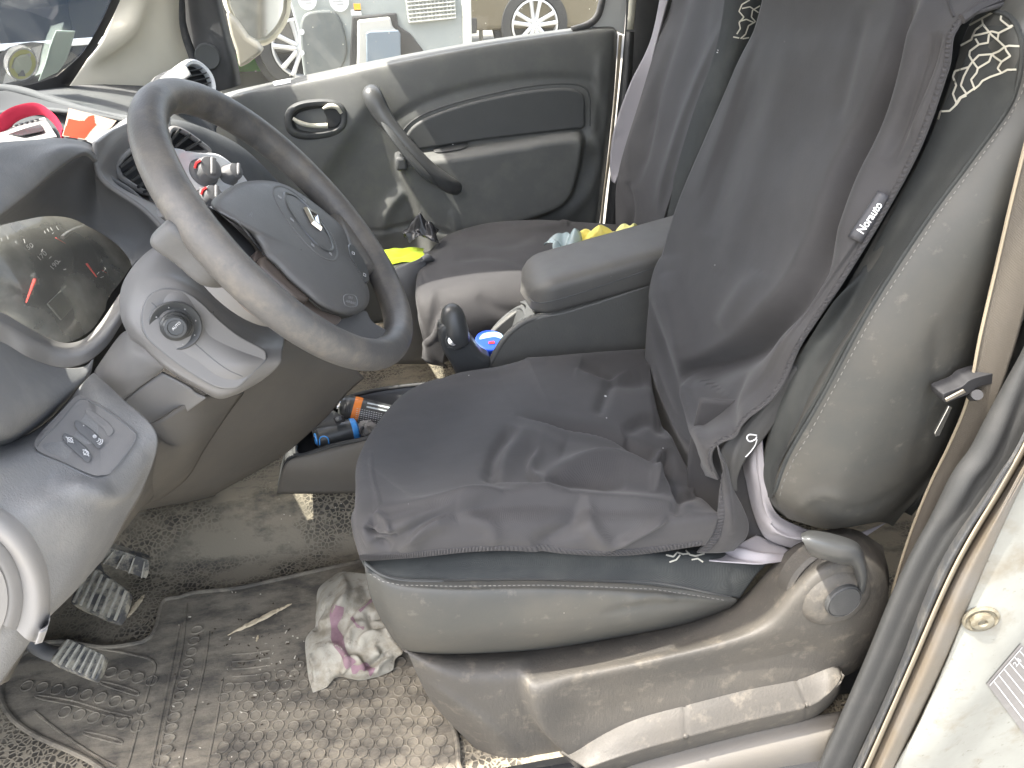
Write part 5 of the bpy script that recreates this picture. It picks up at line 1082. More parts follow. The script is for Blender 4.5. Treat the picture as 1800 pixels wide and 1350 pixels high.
# ---------------- driver seat cover ----------------
cov = thing('seat_cover', 'black cloth seat cover draped over the driver seat, nearest the camera', 'seat cover', (.35, .37, .40), 'loose black seat covers')
bf = [('fold', [(1150, 640), (1175, 700), (1212, 770), (1250, 830)], .006, 10, 3), ('fold', [(1210, 660), (1235, 730), (1262, 790)], .010, 14, 3), ('fold', [(1560, 330), (1500, 430), (1420, 540), (1350, 640), (1290, 720)], .004, 16, 4), ('fold', [(1330, 60), (1300, 150), (1262, 260), (1225, 350)], .004, 18, 5), ('fold', [(1440, 420), (1400, 520), (1340, 590)], .006, 30, 8), ('line', [(1180, 480), (1200, 560), (1212, 640)], .006, 12), ('line', [(1640, 60), (1600, 170), (1560, 280)], -.004, 5), ('fold', [(1600, -40), (1575, 60), (1535, 180), (1480, 300), (1440, 400), (1400, 490), (1355, 550), (1300, 600), (1240, 635), (1212, 655), (1208, 680)], -.030, 8, 34),
      ('line', [(1640, -20), (1600, 90), (1540, 260), (1490, 380), (1440, 470)], .012, 20),
      ('line', [(1655, 60), (1625, 140), (1590, 220), (1565, 290)], -.005, 10), ('line', [(1670, 50), (1640, 150), (1600, 240)], .003, 8),
      ('fold', [(1340, 120), (1290, 240), (1262, 330), (1240, 412)], -.005, 12, 26),
      ('line', [(1520, 10), (1490, 130), (1470, 215)], -.0028, 12), ('line', [(1165, 450), (1175, 560), (1205, 680), (1240, 780), (1262, 850)], .014, 26),
      ('fold', [(1150, 520), (1168, 600), (1200, 690), (1225, 790), (1240, 850)], -.012, 10, 20), ('bump', (1300, 520), .006, 70), ('bump', (1340, 660), -.006, 60), ('bump', (1440, 300), .004, 80),
      ('line', [(1340, 480), (1300, 540), (1270, 580)], .004, 16), ('line', [(1400, 560), (1330, 640), (1290, 730)], .004, 22), ('line', [(1300, 650), (1285, 720), (1280, 790)], -.005, 12),
      ('line', [(1390, 80), (1350, 240), (1310, 380), (1270, 480)], .003, 24)]
bf = [(f[0], f[1], f[2]*1.35, *f[3:]) for f in bf]
cb = patch('backrest_cover', [
    [(1440, -260, .52), (1540, -270, .46), (1640, -270, .37), (1740, -260, .27), (1800, -200, .22), (1850, -150, .20)],
    [(1358, -60, .58), (1430, -70, .48), (1530, -75, .37), (1640, -70, .26), (1750, -50, .19), (1800, -14, .165)],
    [(1326, 50, .590), (1400, 40, .475), (1490, 38, .36), (1580, 36, .25), (1655, 36, .18), (1690, 34, .155)],
    [(1300, 110, .595), (1370, 105, .475), (1455, 105, .36), (1540, 110, .25), (1620, 118, .175), (1664, 128, .15)],
    [(1241, 240, .600), (1320, 238, .475), (1405, 240, .36), (1490, 243, .25), (1570, 250, .175), (1617, 256, .145)],
    [(1190, 360, .602), (1265, 360, .475), (1345, 360, .36), (1425, 362, .25), (1505, 366, .17), (1560, 368, .145)],
    [(1158, 470, .605), (1228, 470, .475), (1302, 472, .36), (1376, 475, .25), (1440, 482, .17), (1485, 488, .145)],
    [(1138, 580, .605), (1195, 580, .475), (1260, 582, .36), (1322, 585, .25), (1375, 590, .17), (1415, 592, .148)],
    [(1134, 660, .600), (1180, 665, .470), (1230, 672, .355), (1282, 680, .25), (1328, 688, .175), (1352, 692, .15)],
    [(1145, 740, .58), (1178, 750, .45), (1208, 760, .34), (1240, 765, .25), (1256, 772, .18), (1270, 778, .155)],
    [(1165, 800, .54), (1190, 812, .42), (1215, 828, .32), (1240, 835, .24), (1258, 838, .18), (1268, 842, .16)]], 170, 240, M['cover'], cov, bf, thick=.003)
# small hanging corner of the back cover, tucked over the cushion edge
cs = patch('cover_corner', [
    [(1262, 780, .155), (1266, 800, .150), (1270, 830, .150)], [(1285, 850, .165), (1275, 858, .155), (1265, 862, .155)],
    [(1305, 890, .16), (1288, 895, .145), (1262, 900, .145)], [(1316, 920, .155), (1290, 925, .140), (1255, 928, .14)],
    [(1312, 945, .15), (1285, 950, .136), (1245, 950, .136)], [(1290, 968, .15), (1265, 972, .137), (1225, 972, .14)]], 24, 50, M['cover'], cov, [('line', [(1270, 800), (1278, 870), (1285, 940)], .004, 7)], thick=.002)
sk_ = [('fold', [(905, 738), (985, 752), (1060, 766), (1130, 800)], .007, 14, 3), ('fold', [(1000, 812), (1070, 806), (1130, 828), (1190, 872)], .006, 12, 3), ('line', [(640, 925), (660, 938), (700, 935)], -.006, 4), ('line', [(660, 900), (680, 920), (690, 940)], .004, 6), ('fold', [(700, 968), (740, 930), (800, 905)], .005, 16, 4), ('line', [(1100, 770), (1130, 790), (1160, 795)], -.006, 6), ('fold', [(1145, 640), (1160, 700), (1172, 770)], -.012, 10, 10), ('fold', [(1010, 650), (1060, 662), (1110, 650)], .006, 10, 4), ('fold', [(870, 850), (920, 868), (1000, 870)], .005, 8, 3), ('fold', [(960, 860), (930, 830), (950, 790)], .005, 10, 4), ('line', [(780, 660), (860, 642), (960, 633)], .003, 7), ('fold', [(640, 955), (690, 930), (760, 905), (830, 888), (880, 876)], .008, 7, 18), ('fold', [(655, 895), (760, 888), (860, 880), (960, 878), (1060, 885), (1160, 890), (1255, 895)], .010, 8, 16),
       ('fold', [(905, 735), (980, 748), (1060, 762), (1140, 800), (1210, 848), (1260, 890)], -.009, 20, 10), ('line', [(870, 845), (890, 800), (930, 770), (990, 790)], .008, 20), ('line', [(860, 850), (872, 800), (905, 760)], -.009, 13),
       ('line', [(940, 860), (1010, 820), (1080, 815), (1140, 840), (1180, 865)], .009, 18), ('line', [(960, 850), (1020, 845), (1100, 855)], -.008, 12), ('line', [(1160, 790), (1152, 830), (1150, 872)], .007, 7), ('line', [(1172, 790), (1180, 840), (1200, 880)], -.007, 9),
       ('line', [(930, 640), (850, 680), (760, 760), (690, 850)], -.010, 55), ('bump', (880, 720), .006, 60), ('line', [(1020, 640), (1100, 665), (1145, 660)], -.010, 16), ('line', [(1080, 650), (1062, 700), (1050, 730)], -.005, 10),
       ('line', [(1095, 760), (1140, 740), (1165, 760)], -.006, 12), ('line', [(650, 790), (655, 840), (668, 890)], .002, 4), ('line', [(1030, 890), (1000, 925), (940, 965)], -.007, 18), ('line', [(1020, 885), (1040, 930), (1070, 965)], .006, 14),
       ('fold', [(1175, 912), (1130, 935), (1060, 972)], .007, 9, 4), ('line', [(660, 905), (655, 940), (690, 962)], -.006, 9), ('bump', (720, 940), .004, 26), ('line', [(800, 900), (860, 925), (870, 960)], .003, 14), ('line', [(1240, 850), (1200, 875), (1185, 905)], -.006, 10)]
sk_ = [(f[0], f[1], f[2]*1.35, *f[3:]) for f in sk_]
cc_ = patch('cushion_cover', [
    [(742, 760, .66), (760, 700, .66), (800, 690, .66), (900, 665, .665), (1020, 650, .665), (1145, 640, .665)],
    [(735, 720, .60), (752, 675, .635), (800, 656, .640), (900, 635, .645), (1020, 621, .645), (1138, 613, .645)],
    [(690, 790, .52), (700, 700, .57), (780, 672, .57), (900, 655, .58), (1020, 645, .58), (1142, 640, .58)],
    [(655, 830, .42), (658, 750, .46), (770, 720, .46), (900, 705, .46), (1030, 700, .46), (1155, 695, .46)],
    [(638, 860, .32), (636, 800, .35), (760, 775, .35), (900, 762, .35), (1050, 758, .35), (1180, 765, .35)],
    [(630, 885, .24), (634, 845, .25), (740, 835, .25), (890, 822, .25), (1060, 820, .25), (1215, 835, .25)],
    [(618, 905, .185), (640, 885, .180), (740, 880, .172), (880, 876, .170), (1060, 880, .170), (1250, 890, .175)],
    [(619, 930, .160), (645, 922, .148), (740, 915, .140), (880, 912, .138), (1060, 915, .138), (1262, 905, .145)],
    [(626, 960, .150), (652, 955, .136), (740, 950, .128), (880, 945, .124), (1060, 950, .124), (1255, 935, .135)],
    [(634, 985, .148), (660, 985, .132), (740, 979, .122), (880, 968, .120), (1090, 977, .120), (1240, 958, .132)]], 250, 200, M['cover'], cov, sk_, thick=.003)
VB = bvh([cb, cc_, cs])
def edge_hem(o, nu, nv, edge, k, a0, a1, parent):
    """overlocked edge along a border of a cloth grid: a raised band with thread ridges"""
    w = np.array(WL[o.name]); P = np.array([list(v.co) for v in o.data.vertices]).reshape(nv, nu, 3)+w; No = np.array([list(v.normal) for v in o.data.vertices]).reshape(nv, nu, 3)
    if edge == 'right': P = P[:, ::-1].transpose(1, 0, 2); No = No[:, ::-1].transpose(1, 0, 2)
    else: P = P[::-1]; No = No[::-1]
    P = P[:k+1, a0:a1]; No = No[:k+1, a0:a1]; m = P.shape[1]
    if (No[0, m//2]@(np.array(CP)-P[0, m//2])) < 0: No = -No
    n = m*2; ii = np.linspace(0, m-1, n); P = np.stack([[np.interp(ii, range(m), P[r, :, c]) for c in range(3)] for r in range(k+1)]).transpose(0, 2, 1); No = np.stack([[np.interp(ii, range(m), No[r, :, c]) for c in range(3)] for r in range(k+1)]).transpose(0, 2, 1)
    H = np.sin(np.linspace(0, math.pi, k+1))**.5
    vs = []; F = []
    for r in range(k+1):
        for c in range(n): vs.append(P[r, c]+No[r, c]*(.0003+.0021*H[r]*(1 if (c//2) % 2 else .35)))
    for r in range(k):
        for c in range(n-1): F.append((r*n+c, r*n+c+1, (r+1)*n+c+1, (r+1)*n+c))
    return fin('hem', vs, F, M['hem'], parent, False)
edge_hem(cb, 170, 240, 'right', 7, 40, 232, cov)
edge_hem(cc_, 250, 200, 'bottom', 9, 4, 246, cov)
edge_hem(cs, 24, 50, 'right', 5, 2, 48, cov)
G = []
for a, b in (((1648, 20), (1665, -20)), ((1672, 30), (1664, 6))): pass
vs, F = drape_tube(VB, [(1660, -30), (1668, 5), (1677, 30)], .0012, off=0, n=24); fin('seam', vs, F, M['hem'], cov)
vs, F = drape_tube(VB, [(1690, 34), (1720, 14), (1760, -2), (1798, -12)], .0045, off=0, n=50); fin('hem', vs, F, M['hem'], cov)
# white lettered tag sewn in at the edge
tg = [(1545, 336), (1563, 345), (1513, 426), (1493, 416)]
st = []; 
for i in range(13):
    for j in range(7):
        a = np.array(tg[0])*(1-i/12)*(1-j/6)+np.array(tg[3])*(i/12)*(1-j/6)+np.array(tg[1])*(1-i/12)*(j/6)+np.array(tg[2])*(i/12)*(j/6)
        st.append(hit(VB, a[0], a[1], .0022+.0012*math.sin(j/6*math.pi))[0])
tagm = mat('black satin tag', (.045, .045, .05), .5)
tgo = fin('brand_tag', st, [(i*7+j, i*7+j+1, (i+1)*7+j+1, (i+1)*7+j) for i in range(12) for j in range(6)], tagm, cov, True, 0); tgo.modifiers.new('thickness', 'SOLIDIFY').thickness = .0012
TGB = bvh([tgo]); 
def tpl(u, v):
    h, _ = hit(TGB, u, v, .0012)
    return h if h is not None else hit(VB, u, v, .004)[0]
vs, F = text_px('Norauto', (1529, 383), (44, -66), 13.0, tpl, .012, .98); fin('tag_lettering', vs, F, mat('bright print', (.92, .92, .92), .5), tgo, False)
patch('cover_strap', [[(1392, 640, .165), (1400, 645, .158), (1407, 650, .158)], [(1345, 705, .168), (1362, 712, .160), (1378, 716, .158)], [(1300, 755, .17), (1325, 762, .160), (1345, 768, .158)], [(1268, 790, .17), (1292, 800, .160), (1312, 806, .158)], [(1268, 830, .17), (1285, 835, .162), (1297, 838, .162)], [(1280, 862, .17), (1288, 862, .165), (1296, 864, .165)]], 16, 60, mat('strap cloth', (.055, .054, .052), .8, (300, .2)), cov, [('line', [(1395, 650), (1350, 712), (1300, 775), (1285, 830)], .003, 6)], thick=.002)
patch('inner_fold', [[(1230, 700, .24), (1310, 700, .22), (1400, 640, .20)], [(1210, 800, .24), (1290, 800, .22), (1360, 780, .20)], [(1210, 880, .23), (1290, 880, .21), (1345, 880, .19)], [(1220, 970, .22), (1290, 975, .20), (1360, 965, .18)]], 20, 30, M['cover'], cov, thick=.002)
# lint
for q in ((1064, 698, .0018), (824, 661, .0008), (1258, 466, .0006), (1165, 789, .0008), (1066, 736, .0008)):
    h, n_ = hit(VB, q[0], q[1], .001); vs, F = lathe_geo(h, n_, [(q[2], 0), (q[2]*1.3, q[2]*.6), (0, q[2]*1.4)], 7); fin('lint', vs, F, M['print'], cov)

# ---------------- passenger seat and its cover ----------------
ps = thing('passenger_seat', 'passenger seat seen behind the centre armrest, dark textile bolster and pale patterned shoulder', 'seat', (.38, 1.1, .0))
patch('backrest_bolster', [
    [(1285, -100, .96), (1310, -100, .92), (1345, -100, .90), (1390, -100, .92), (1420, -90, .99)],
    [(1262, 70, .96), (1280, 75, .91), (1310, 60, .885), (1345, 55, .91), (1370, 60, .98)],
    [(1218, 200, .96), (1238, 205, .905), (1265, 195, .88), (1295, 180, .90), (1320, 180, .97)],
    [(1185, 310, .96), (1200, 315, .90), (1222, 300, .88), (1250, 290, .90), (1275, 290, .97)],
    [(1160, 410, .97), (1172, 415, .92), (1190, 410, .90), (1215, 400, .91), (1240, 400, .98)],
    [(1140, 480, .97), (1150, 480, .93), (1165, 480, .91), (1190, 470, .92), (1210, 470, .99)]], 40, 60, M['textile'], ps,
    [('line', [(1335, 40), (1300, 130), (1255, 230), (1215, 330)], .004, 6)], thick=.01)
PBV = bvh([o for o in bpy.data.objects if o.parent == ps])
zz = [[(1318, 0), (1305, 8), (1300, 20), (1308, 30), (1300, 40), (1302, 50), (1296, 60)], [(1335, 10), (1322, 18), (1320, 30), (1327, 38), (1315, 45), (1310, 60), (1302, 68)], [(1305, 15), (1318, 12), (1332, 22)], [(1300, 38), (1312, 34), (1325, 40)], [(1290, 65), (1300, 67)], [(1305, 68), (1316, 66)]]
G = [drape_ribbon(PBV, q_, 2.2, .0015, len(q_)*7, smooth=False) for q_ in zz]; vs, F = join_geo(G)
if F: fin('zigzag_pattern', vs, F, PT, ps, False)
slab('backrest_body', [(.70, .95, .40), (.90, .95, 1.05), (1.0, .95, 1.05), (.82, .95, .38)], (0, .32, 0), M['textile'], ps, .03, 4)
slab('cushion_body', [(.24, .95, .12), (.26, .95, .27), (.66, .95, .27), (.70, .95, .12)], (0, .32, 0), M['textile'], ps, .03, 4)
patch('side_lining', [[(1165, -30, 1.31), (1172, -30, 1.30), (1182, -30, 1.29)], [(1143, 72, 1.31), (1148, 75, 1.30), (1152, 80, 1.29)], [(1106, 150, 1.31), (1122, 152, 1.30), (1135, 155, 1.29)], [(1079, 228, 1.31), (1094, 235, 1.30), (1108, 240, 1.29)], [(1072, 285, 1.31), (1082, 290, 1.30), (1094, 292, 1.29)], [(1074, 318, 1.31), (1077, 320, 1.30), (1080, 322, 1.29)]], 10, 50, M['lining'], ps, [('line', [(1080, 240), (1100, 243)], -.003, 3)], thick=.004)
pc = thing('seat_cover', 'black cloth seat cover over the passenger seat, sunlit on its front corner', 'seat cover', (.38, 1.1, .40), 'loose black seat covers')
pb = patch('backrest_cover', [
    [(1205, -110, 1.27), (1235, -110, 1.20), (1265, -110, 1.11), (1295, -105, 1.02), (1322, -100, .95)],
    [(1178, 10, 1.29), (1205, 10, 1.20), (1235, 12, 1.11), (1262, 18, 1.02), (1284, 25, .945)],
    [(1150, 80, 1.30), (1180, 85, 1.20), (1210, 88, 1.11), (1240, 92, 1.02), (1262, 95, .945)],
    [(1118, 195, 1.30), (1145, 200, 1.20), (1172, 205, 1.11), (1198, 212, 1.02), (1218, 218, .945)],
    [(1086, 310, 1.29), (1108, 312, 1.20), (1136, 318, 1.11), (1162, 325, 1.02), (1184, 330, .945)],
    [(1082, 380, 1.27), (1102, 384, 1.18), (1125, 388, 1.10), (1146, 392, 1.02), (1164, 396, .95)],
    [(1085, 430, 1.24), (1104, 436, 1.16), (1125, 440, 1.09), (1142, 445, 1.02), (1158, 450, .96)]], 100, 120, M['cover'], pc,
    [('line', [(1215, -40), (1180, 60), (1150, 160), (1130, 260), (1110, 330)], -.016, 12), ('line', [(1200, 0), (1160, 110), (1120, 230), (1100, 300)], .010, 9), ('fold', [(1270, 40), (1240, 120), (1200, 220), (1170, 320), (1155, 380)], .010, 12, 5), ('line', [(1100, 320), (1108, 370), (1100, 420)], -.012, 6), ('line', [(1245, -20), (1225, 80), (1190, 180), (1160, 290)], -.006, 14)], thick=.003)
pk = patch('cushion_cover', [
    [(790, 470, 1.36), (800, 440, 1.36), (850, 430, 1.36), (930, 425, 1.36), (1000, 430, 1.36), (1080, 430, 1.36)],
    [(762, 455, 1.30), (785, 416, 1.33), (850, 394, 1.34), (930, 387, 1.34), (990, 389, 1.34), (1085, 395, 1.33)],
    [(748, 480, 1.22), (765, 432, 1.24), (850, 415, 1.24), (930, 410, 1.24), (1000, 412, 1.24), (1095, 418, 1.22)],
    [(738, 515, 1.10), (745, 460, 1.12), (840, 440, 1.12), (930, 436, 1.12), (1010, 440, 1.12), (1110, 445, 1.10)],
    [(735, 545, 1.0), (738, 495, 1.01), (830, 475, 1.01), (930, 470, 1.01), (1010, 475, 1.01), (1120, 480, 1.0)],
    [(735, 560, .93), (742, 525, .93), (830, 505, .925), (930, 505, .925), (1010, 510, .925), (1120, 515, .93)],
    [(742, 590, .905), (760, 570, .895), (840, 555, .885), (930, 555, .885), (1010, 560, .885), (1120, 565, .89)],
    [(752, 635, .905), (770, 640, .90), (845, 615, .89), (930, 600, .89), (1010, 600, .89), (1120, 600, .89)]], 120, 100, M['cover'], pc,
    [('line', [(800, 455), (870, 452), (950, 475)], -.007, 9), ('line', [(770, 475), (860, 462), (960, 468), (1000, 480)], .006, 12), ('line', [(820, 420), (880, 430), (940, 415)], -.005, 9), ('line', [(840, 520), (880, 545), (930, 550)], -.005, 10), ('line', [(765, 600), (768, 570), (790, 545)], .008, 6), ('line', [(985, 390), (993, 392), (1000, 394)], .006, 5), ('line', [(880, 400), (940, 402), (990, 396)], .005, 7), ('fold', [(765, 505), (755, 540), (758, 575)], .006, 8, 8)], thick=.003)
PV = bvh([pb, pk])
tub = [(735, 560, .93), (742, 590, .91), (752, 625, .905), (748, 632, .91)]
patch('hanging_flap', [[(762, 560, .90), (775, 565, .88), (790, 575, .875)], [(757, 585, .90), (766, 595, .875), (785, 610, .87)], [(745, 605, .90), (752, 612, .88), (780, 640, .87)], [(741, 630, .90), (755, 640, .885), (785, 645, .88)]], 20, 20, M['cover'], pc, [('line', [(775, 560), (765, 590), (742, 608)], .008, 5)], thick=.003)
# far tag
def tp2(u, v):
    h, _ = hit(PV, u, v, .003); return h if h is not None else U(u, v, y=.94)
tq = [(1277, 54), (1281, 60), (1267, 108), (1261, 104)]
vs = [tp2(*q_) for q_ in tq]; t2_ = fin('brand_tag', vs, [(0, 1, 2, 3)], tagm, pc, False)
def tp3(u, v): return tp2(u, v)+Vector((-.0012, -.0012, 0))
vs, F = text_px('Norauto', (1270, 81), (12.5, -40), 6.6, tp3, .01, .86); fin('tag_lettering', vs, F, bpy.data.materials['bright print'], t2_, False)

# ---------------- driver seat belt ----------------
sb = thing('seat_belt', 'dusty beige seat belt running down beside the driver seat with its black tongue', 'seat belt', (.70, .07, .0))
L = [(1850, 60, .07), (1812, 210, .07), (1782, 330, .07), (1752, 460, .07), (1722, 590, .07), (1700, 700, .075), (1668, 780, .085), (1634, 850, .095), (1600, 935, .10), (1570, 1030, .10), (1548, 1110, .10)]
Rr = [(1925, 90, .060), (1880, 250, .060), (1845, 370, .058), (1815, 480, .056), (1790, 590, .056), (1752, 700, .060), (1706, 790, .075), (1658, 870, .088), (1618, 955, .094), (1584, 1050, .095), (1556, 1125, .096)]
wb_ = patch('webbing', [[V(a), V(a).lerp(V(b), .5)+Vector((0, -.002, 0)), V(b)] for a, b in zip(L, Rr)], 14, 120, M['webbing'], sb, thick=.0022)
vs, F = tube_geo([V(a)+Vector((0, -.001, 0)) for a in L], .0016, seg=6, n=100); fin('webbing_edge', vs, F, M['webedge'], sb)
tb = slab('tongue', [U(u, v, y=.062) for u, v in cr([(1658, 695), (1664, 690), (1690, 680), (1705, 668), (1730, 660), (1755, 655), (1762, 660), (1755, 672), (1720, 680), (1705, 692), (1685, 700), (1662, 708)], 50, True)], (0, .020, 0), M['black'], sb, .003)
vs, F = tube_geo([U(1709, 696, y=.070), U(1718, 694, y=.055)], .0055, seg=12); fin('stopper_button', vs, F, M['black'], sb)
slab('tongue_blade', [U(u, v, y=.074) for u, v in [(1668, 714), (1674, 716), (1652, 766), (1645, 768), (1643, 762), (1664, 722)]], (0, .003, 0), M['chrome'], sb, .0006)
slab('tongue_plate', [U(u, v, y=.060) for u, v in [(1660, 700), (1692, 683), (1696, 688), (1662, 705)]], (0, -.002, 0), M['steel'], sb, .0005)
bk = thing('belt_buckle', 'dark red belt buckle glimpsed behind the recliner dial of the driver seat', 'buckle', U(1515, 1130, y=.25))
box('release_button', U(1525, 1118, y=.19), (.045, .03, .03), M['red'], bk, .004)
box('buckle_housing', U(1520, 1150, y=.20)+Vector((0, 0, -.03)), (.05, .04, .05), M['black'], bk, .006)
# ---------------- centre console with armrest ----------------
con = thing('centre_console', 'dark centre console with padded armrest lid and open cup holder between the seats', 'console', (.40, .76, .0))
topc = [(858, 648), (868, 628), (882, 604), (900, 583), (925, 566), (955, 556), (990, 550), (1050, 532), (1110, 512), (1175, 490), (1210, 480)]
cnear = slab('side_panel', [U(u, v, y=.690) for u, v in topc]+[U(1210, 640, y=.69), U(1150, 700, y=.69), U(1000, 720, y=.69), U(856, 700, y=.69)], (0, .012, 0), M['console'], con, .003)
far = [(845, 612), (862, 580), (880, 563), (900, 547), (918, 533), (935, 527), (960, 520), (1100, 480), (1180, 462)]
slab('side_panel', [U(u, v, y=.835) for u, v in far]+[U(1180, 600, y=.835), U(845, 680, y=.835)], (0, -.012, 0), M['console'], con, .003)
tube('console_rim', [(858, 645, .694), (868, 626, .694), (882, 602, .694), (900, 581, .694), (925, 564, .694), (958, 554, .698), (990, 548, .70), (1060, 527, .70), (1175, 488, .70)], .0058, M['console'], con, n=70)
patch('console_deck', [[(916, 568, .70), (935, 558, .70), (975, 552, .70)], [(922, 552, .75), (940, 545, .75), (980, 535, .75)], [(924, 536, .80), (942, 532, .80), (985, 520, .80)], [(914, 530, .84), (938, 524, .84), (985, 510, .84)]], 16, 16, M['doordark'], con, thick=.004)
tube('cup_rim', [(848, 615, .83), (862, 588, .835), (880, 566, .838), (900, 549, .838), (915, 541, .82), (922, 545, .79), (924, 556, .76), (914, 568, .72), (900, 583, .70)], .0048, M['doordark'], con, n=60)
patch('cup_recess', [[(848, 615, .83), (880, 568, .835), (912, 542, .82), (923, 552, .77), (905, 578, .705)], [(850, 632, .825), (880, 595, .83), (905, 575, .815), (912, 585, .77), (900, 600, .71)], [(855, 655, .82), (880, 635, .82), (898, 620, .80), (900, 620, .77), (893, 625, .72)]], 40, 16, M['doordark'], con, thick=.003)
# armrest lid, padded
def sect(x, yc, zc, hw, hh, n=28, p=3.2, tilt=0):
    o = []
    for k in range(n):
        t = 2*math.pi*k/n; a = math.copysign(abs(math.cos(t))**(2/p), math.cos(t))*hw; b = math.copysign(abs(math.sin(t))**(2/p), math.sin(t))*hh; o.append(Vector((x, yc+a, zc+b+tilt*a)))
    return o
A = U(934, 510, y=.69); B = U(1150, 450, y=.69); dxz = (B.z-A.z)/(B.x-A.x)
vs = []; F = []; n = 40; S = []
for i in range(30):
    t = i/29; x = A.x-.006+t*.34; e = min(1, (t*.34)/.055); f = math.sqrt(max(0, 1-(1-e)**2.4)); zc = A.z-.030+dxz*(x-A.x)-.006*(1-f)
    S.append(sect(x, .762, zc, .074*f+.002, (.036*f+.001), n, 4.6))
for s_ in S: vs += s_
for i in range(len(S)-1):
    for k in range(n): F.append((i*n+k, i*n+(k+1) % n, (i+1)*n+(k+1) % n, (i+1)*n+k))
F.append(tuple(range(n))[::-1]); F.append(tuple((len(S)-1)*n+k for k in range(n)))
lid = fin('armrest_lid', vs, F, M['armrest'], con, True, 0)
LBV = bvh([lid])
vs, F = drape_tube(LBV, [(928, 522), (945, 532), (975, 528), (1020, 515), (1080, 495), (1180, 460)], .001, off=0, n=50)
if F: fin('lid_seam', vs, F, M['doordark'], lid)
box('hinge_block', (.60, .762, A.z+dxz*.22-.06), (.10, .13, .09), M['console'], con, .01)
# blue tub
bt = U(862, 598, y=.765); tb_ = thing('blue_tub', 'small round bright blue tub with printed lid sitting in the cup holder', 'tub', bt-Vector((0, 0, .05)))
axl = Vector((.05, -.22, 1)).normalized()
lathe('container', bt-axl*.045, axl, [(.024, 0), (.026, .01), (.027, .036)], M['blue'], tb_, seg=40)
ld = lathe('lid', bt-axl*.012, axl, [(.029, 0), (.030, .002), (.030, .010), (.029, .0125), (.0265, .0135), (.0255, .0125), (0, .0128)], M['blue'], tb_, seg=48)
lp = lambda u, v: UP_(u, v, bt+axl*.0014, axl)
slab('lid_label', [lp(u, v) for u, v in cr([(843, 596), (848, 588), (860, 584), (875, 584), (883, 589), (882, 595), (870, 592), (855, 594)], 30, True)], axl*-.0006, mat('pale blue label', (.35, .55, .75), .4), ld)
vs, F = box_geo(lp(864, 602), (.012, .009, .0006)); fin('lid_mark', vs, F, M['red'], ld, False)
G = [box_geo(lp(862+k*3.2, 590-abs(k)*.3)+axl*.0006, (.0022, .004, .0004)) for k in range(-4, 5)]; vs, F = join_geo(G); fin('lid_print', vs, F, M['print'], ld, False)
# ---------------- handbrake ----------------
hb_ = thing('handbrake', 'black handbrake lever with silver release button, standing up in front of the console', 'handbrake', U(830, 640, y=.70))
slab('lever', [U(u, v, y=.682) for u, v in [(770, 590), (776, 575), (800, 565), (822, 590), (846, 622), (864, 640), (850, 690), (815, 690), (797, 650), (778, 618)]], (0, .042, 0), M['gloss'], hb_, .011, 5, smooth_n=60)
gr = lathe('grip', U(797, 563, y=.70), (-.14, .25, 1), [(.012, -.052), (.022, -.046), (.0235, -.02), (.0225, .004), (.0195, .017), (.0145, .025), (.008, .0295), (.002, .031)], M['gloss'], hb_, seg=32)
gr.data.set_sharp_from_angle(angle=R(80))
h = U(797, 599, y=.676)
bz = lathe('button_bezel', h, (-.25, -1, .35), [(.0155, -.02), (.0155, .001), (.0125, .003), (.0115, .0)], M['doordark'], hb_, seg=32)
lathe('release_button', h+Vector((0, .002, 0)), (-.25, -1, .35), [(.0105, -.01), (.0105, .003), (.009, .0055), (0, .006)], M['chrome'], hb_, seg=32)
# ---------------- tunnel storage bin ----------------
bin_ = thing('storage_bin', 'low black open bin on the floor holding a spray can and gadget', 'storage bin', U(570, 840, y=.66))
patch('bin_side', [[(528, 800, .60), (587, 783, .60), (647, 770, .60), (720, 750, .60), (800, 735, .60)], [(505, 812, .592), (570, 800, .59), (640, 785, .59), (720, 770, .59), (800, 755, .59)], [(494, 835, .59), (560, 830, .585), (640, 825, .585), (720, 815, .585), (800, 805, .585)], [(487, 868, .60), (560, 868, .595), (640, 866, .595), (720, 860, .595), (800, 855, .595)]], 40, 20, M['knee'], bin_, thick=.006)
patch('bin_end', [[(528, 800, .60), (520, 785, .62), (530, 750, .66), (565, 718, .72), (605, 700, .78)], [(500, 815, .60), (505, 790, .62), (518, 755, .66), (552, 722, .72), (598, 702, .78)], [(487, 868, .60), (490, 840, .62), (500, 800, .66), (530, 765, .72), (570, 740, .78)]], 30, 16, M['pillar'], bin_, thick=.005)
tube('bin_rim', [(800, 735, .60), (720, 750, .60), (647, 770, .60), (587, 783, .60), (528, 801, .60), (519, 786, .62), (530, 751, .66), (565, 719, .72), (605, 701, .78), (650, 688, .80), (700, 680, .80), (760, 674, .80), (840, 665, .80)], .0042, M['pillar'], bin_, n=90)
patch('bin_wall', [[(605, 701, .78), (650, 689, .80), (700, 681, .80), (760, 675, .80), (840, 666, .80)], [(610, 745, .78), (650, 735, .79), (700, 728, .79), (760, 722, .79), (840, 715, .79)]], 20, 6, M['dashdark'], bin_, thick=.004)
patch('bin_bottom', [[(492, 835, .615), (600, 820, .61), (700, 805, .61), (800, 790, .61)], [(515, 770, .68), (620, 750, .70), (700, 740, .70), (800, 730, .70)], [(575, 712, .79), (650, 722, .79), (700, 718, .79), (800, 712, .79)]], 12, 8, M['black'], bin_)
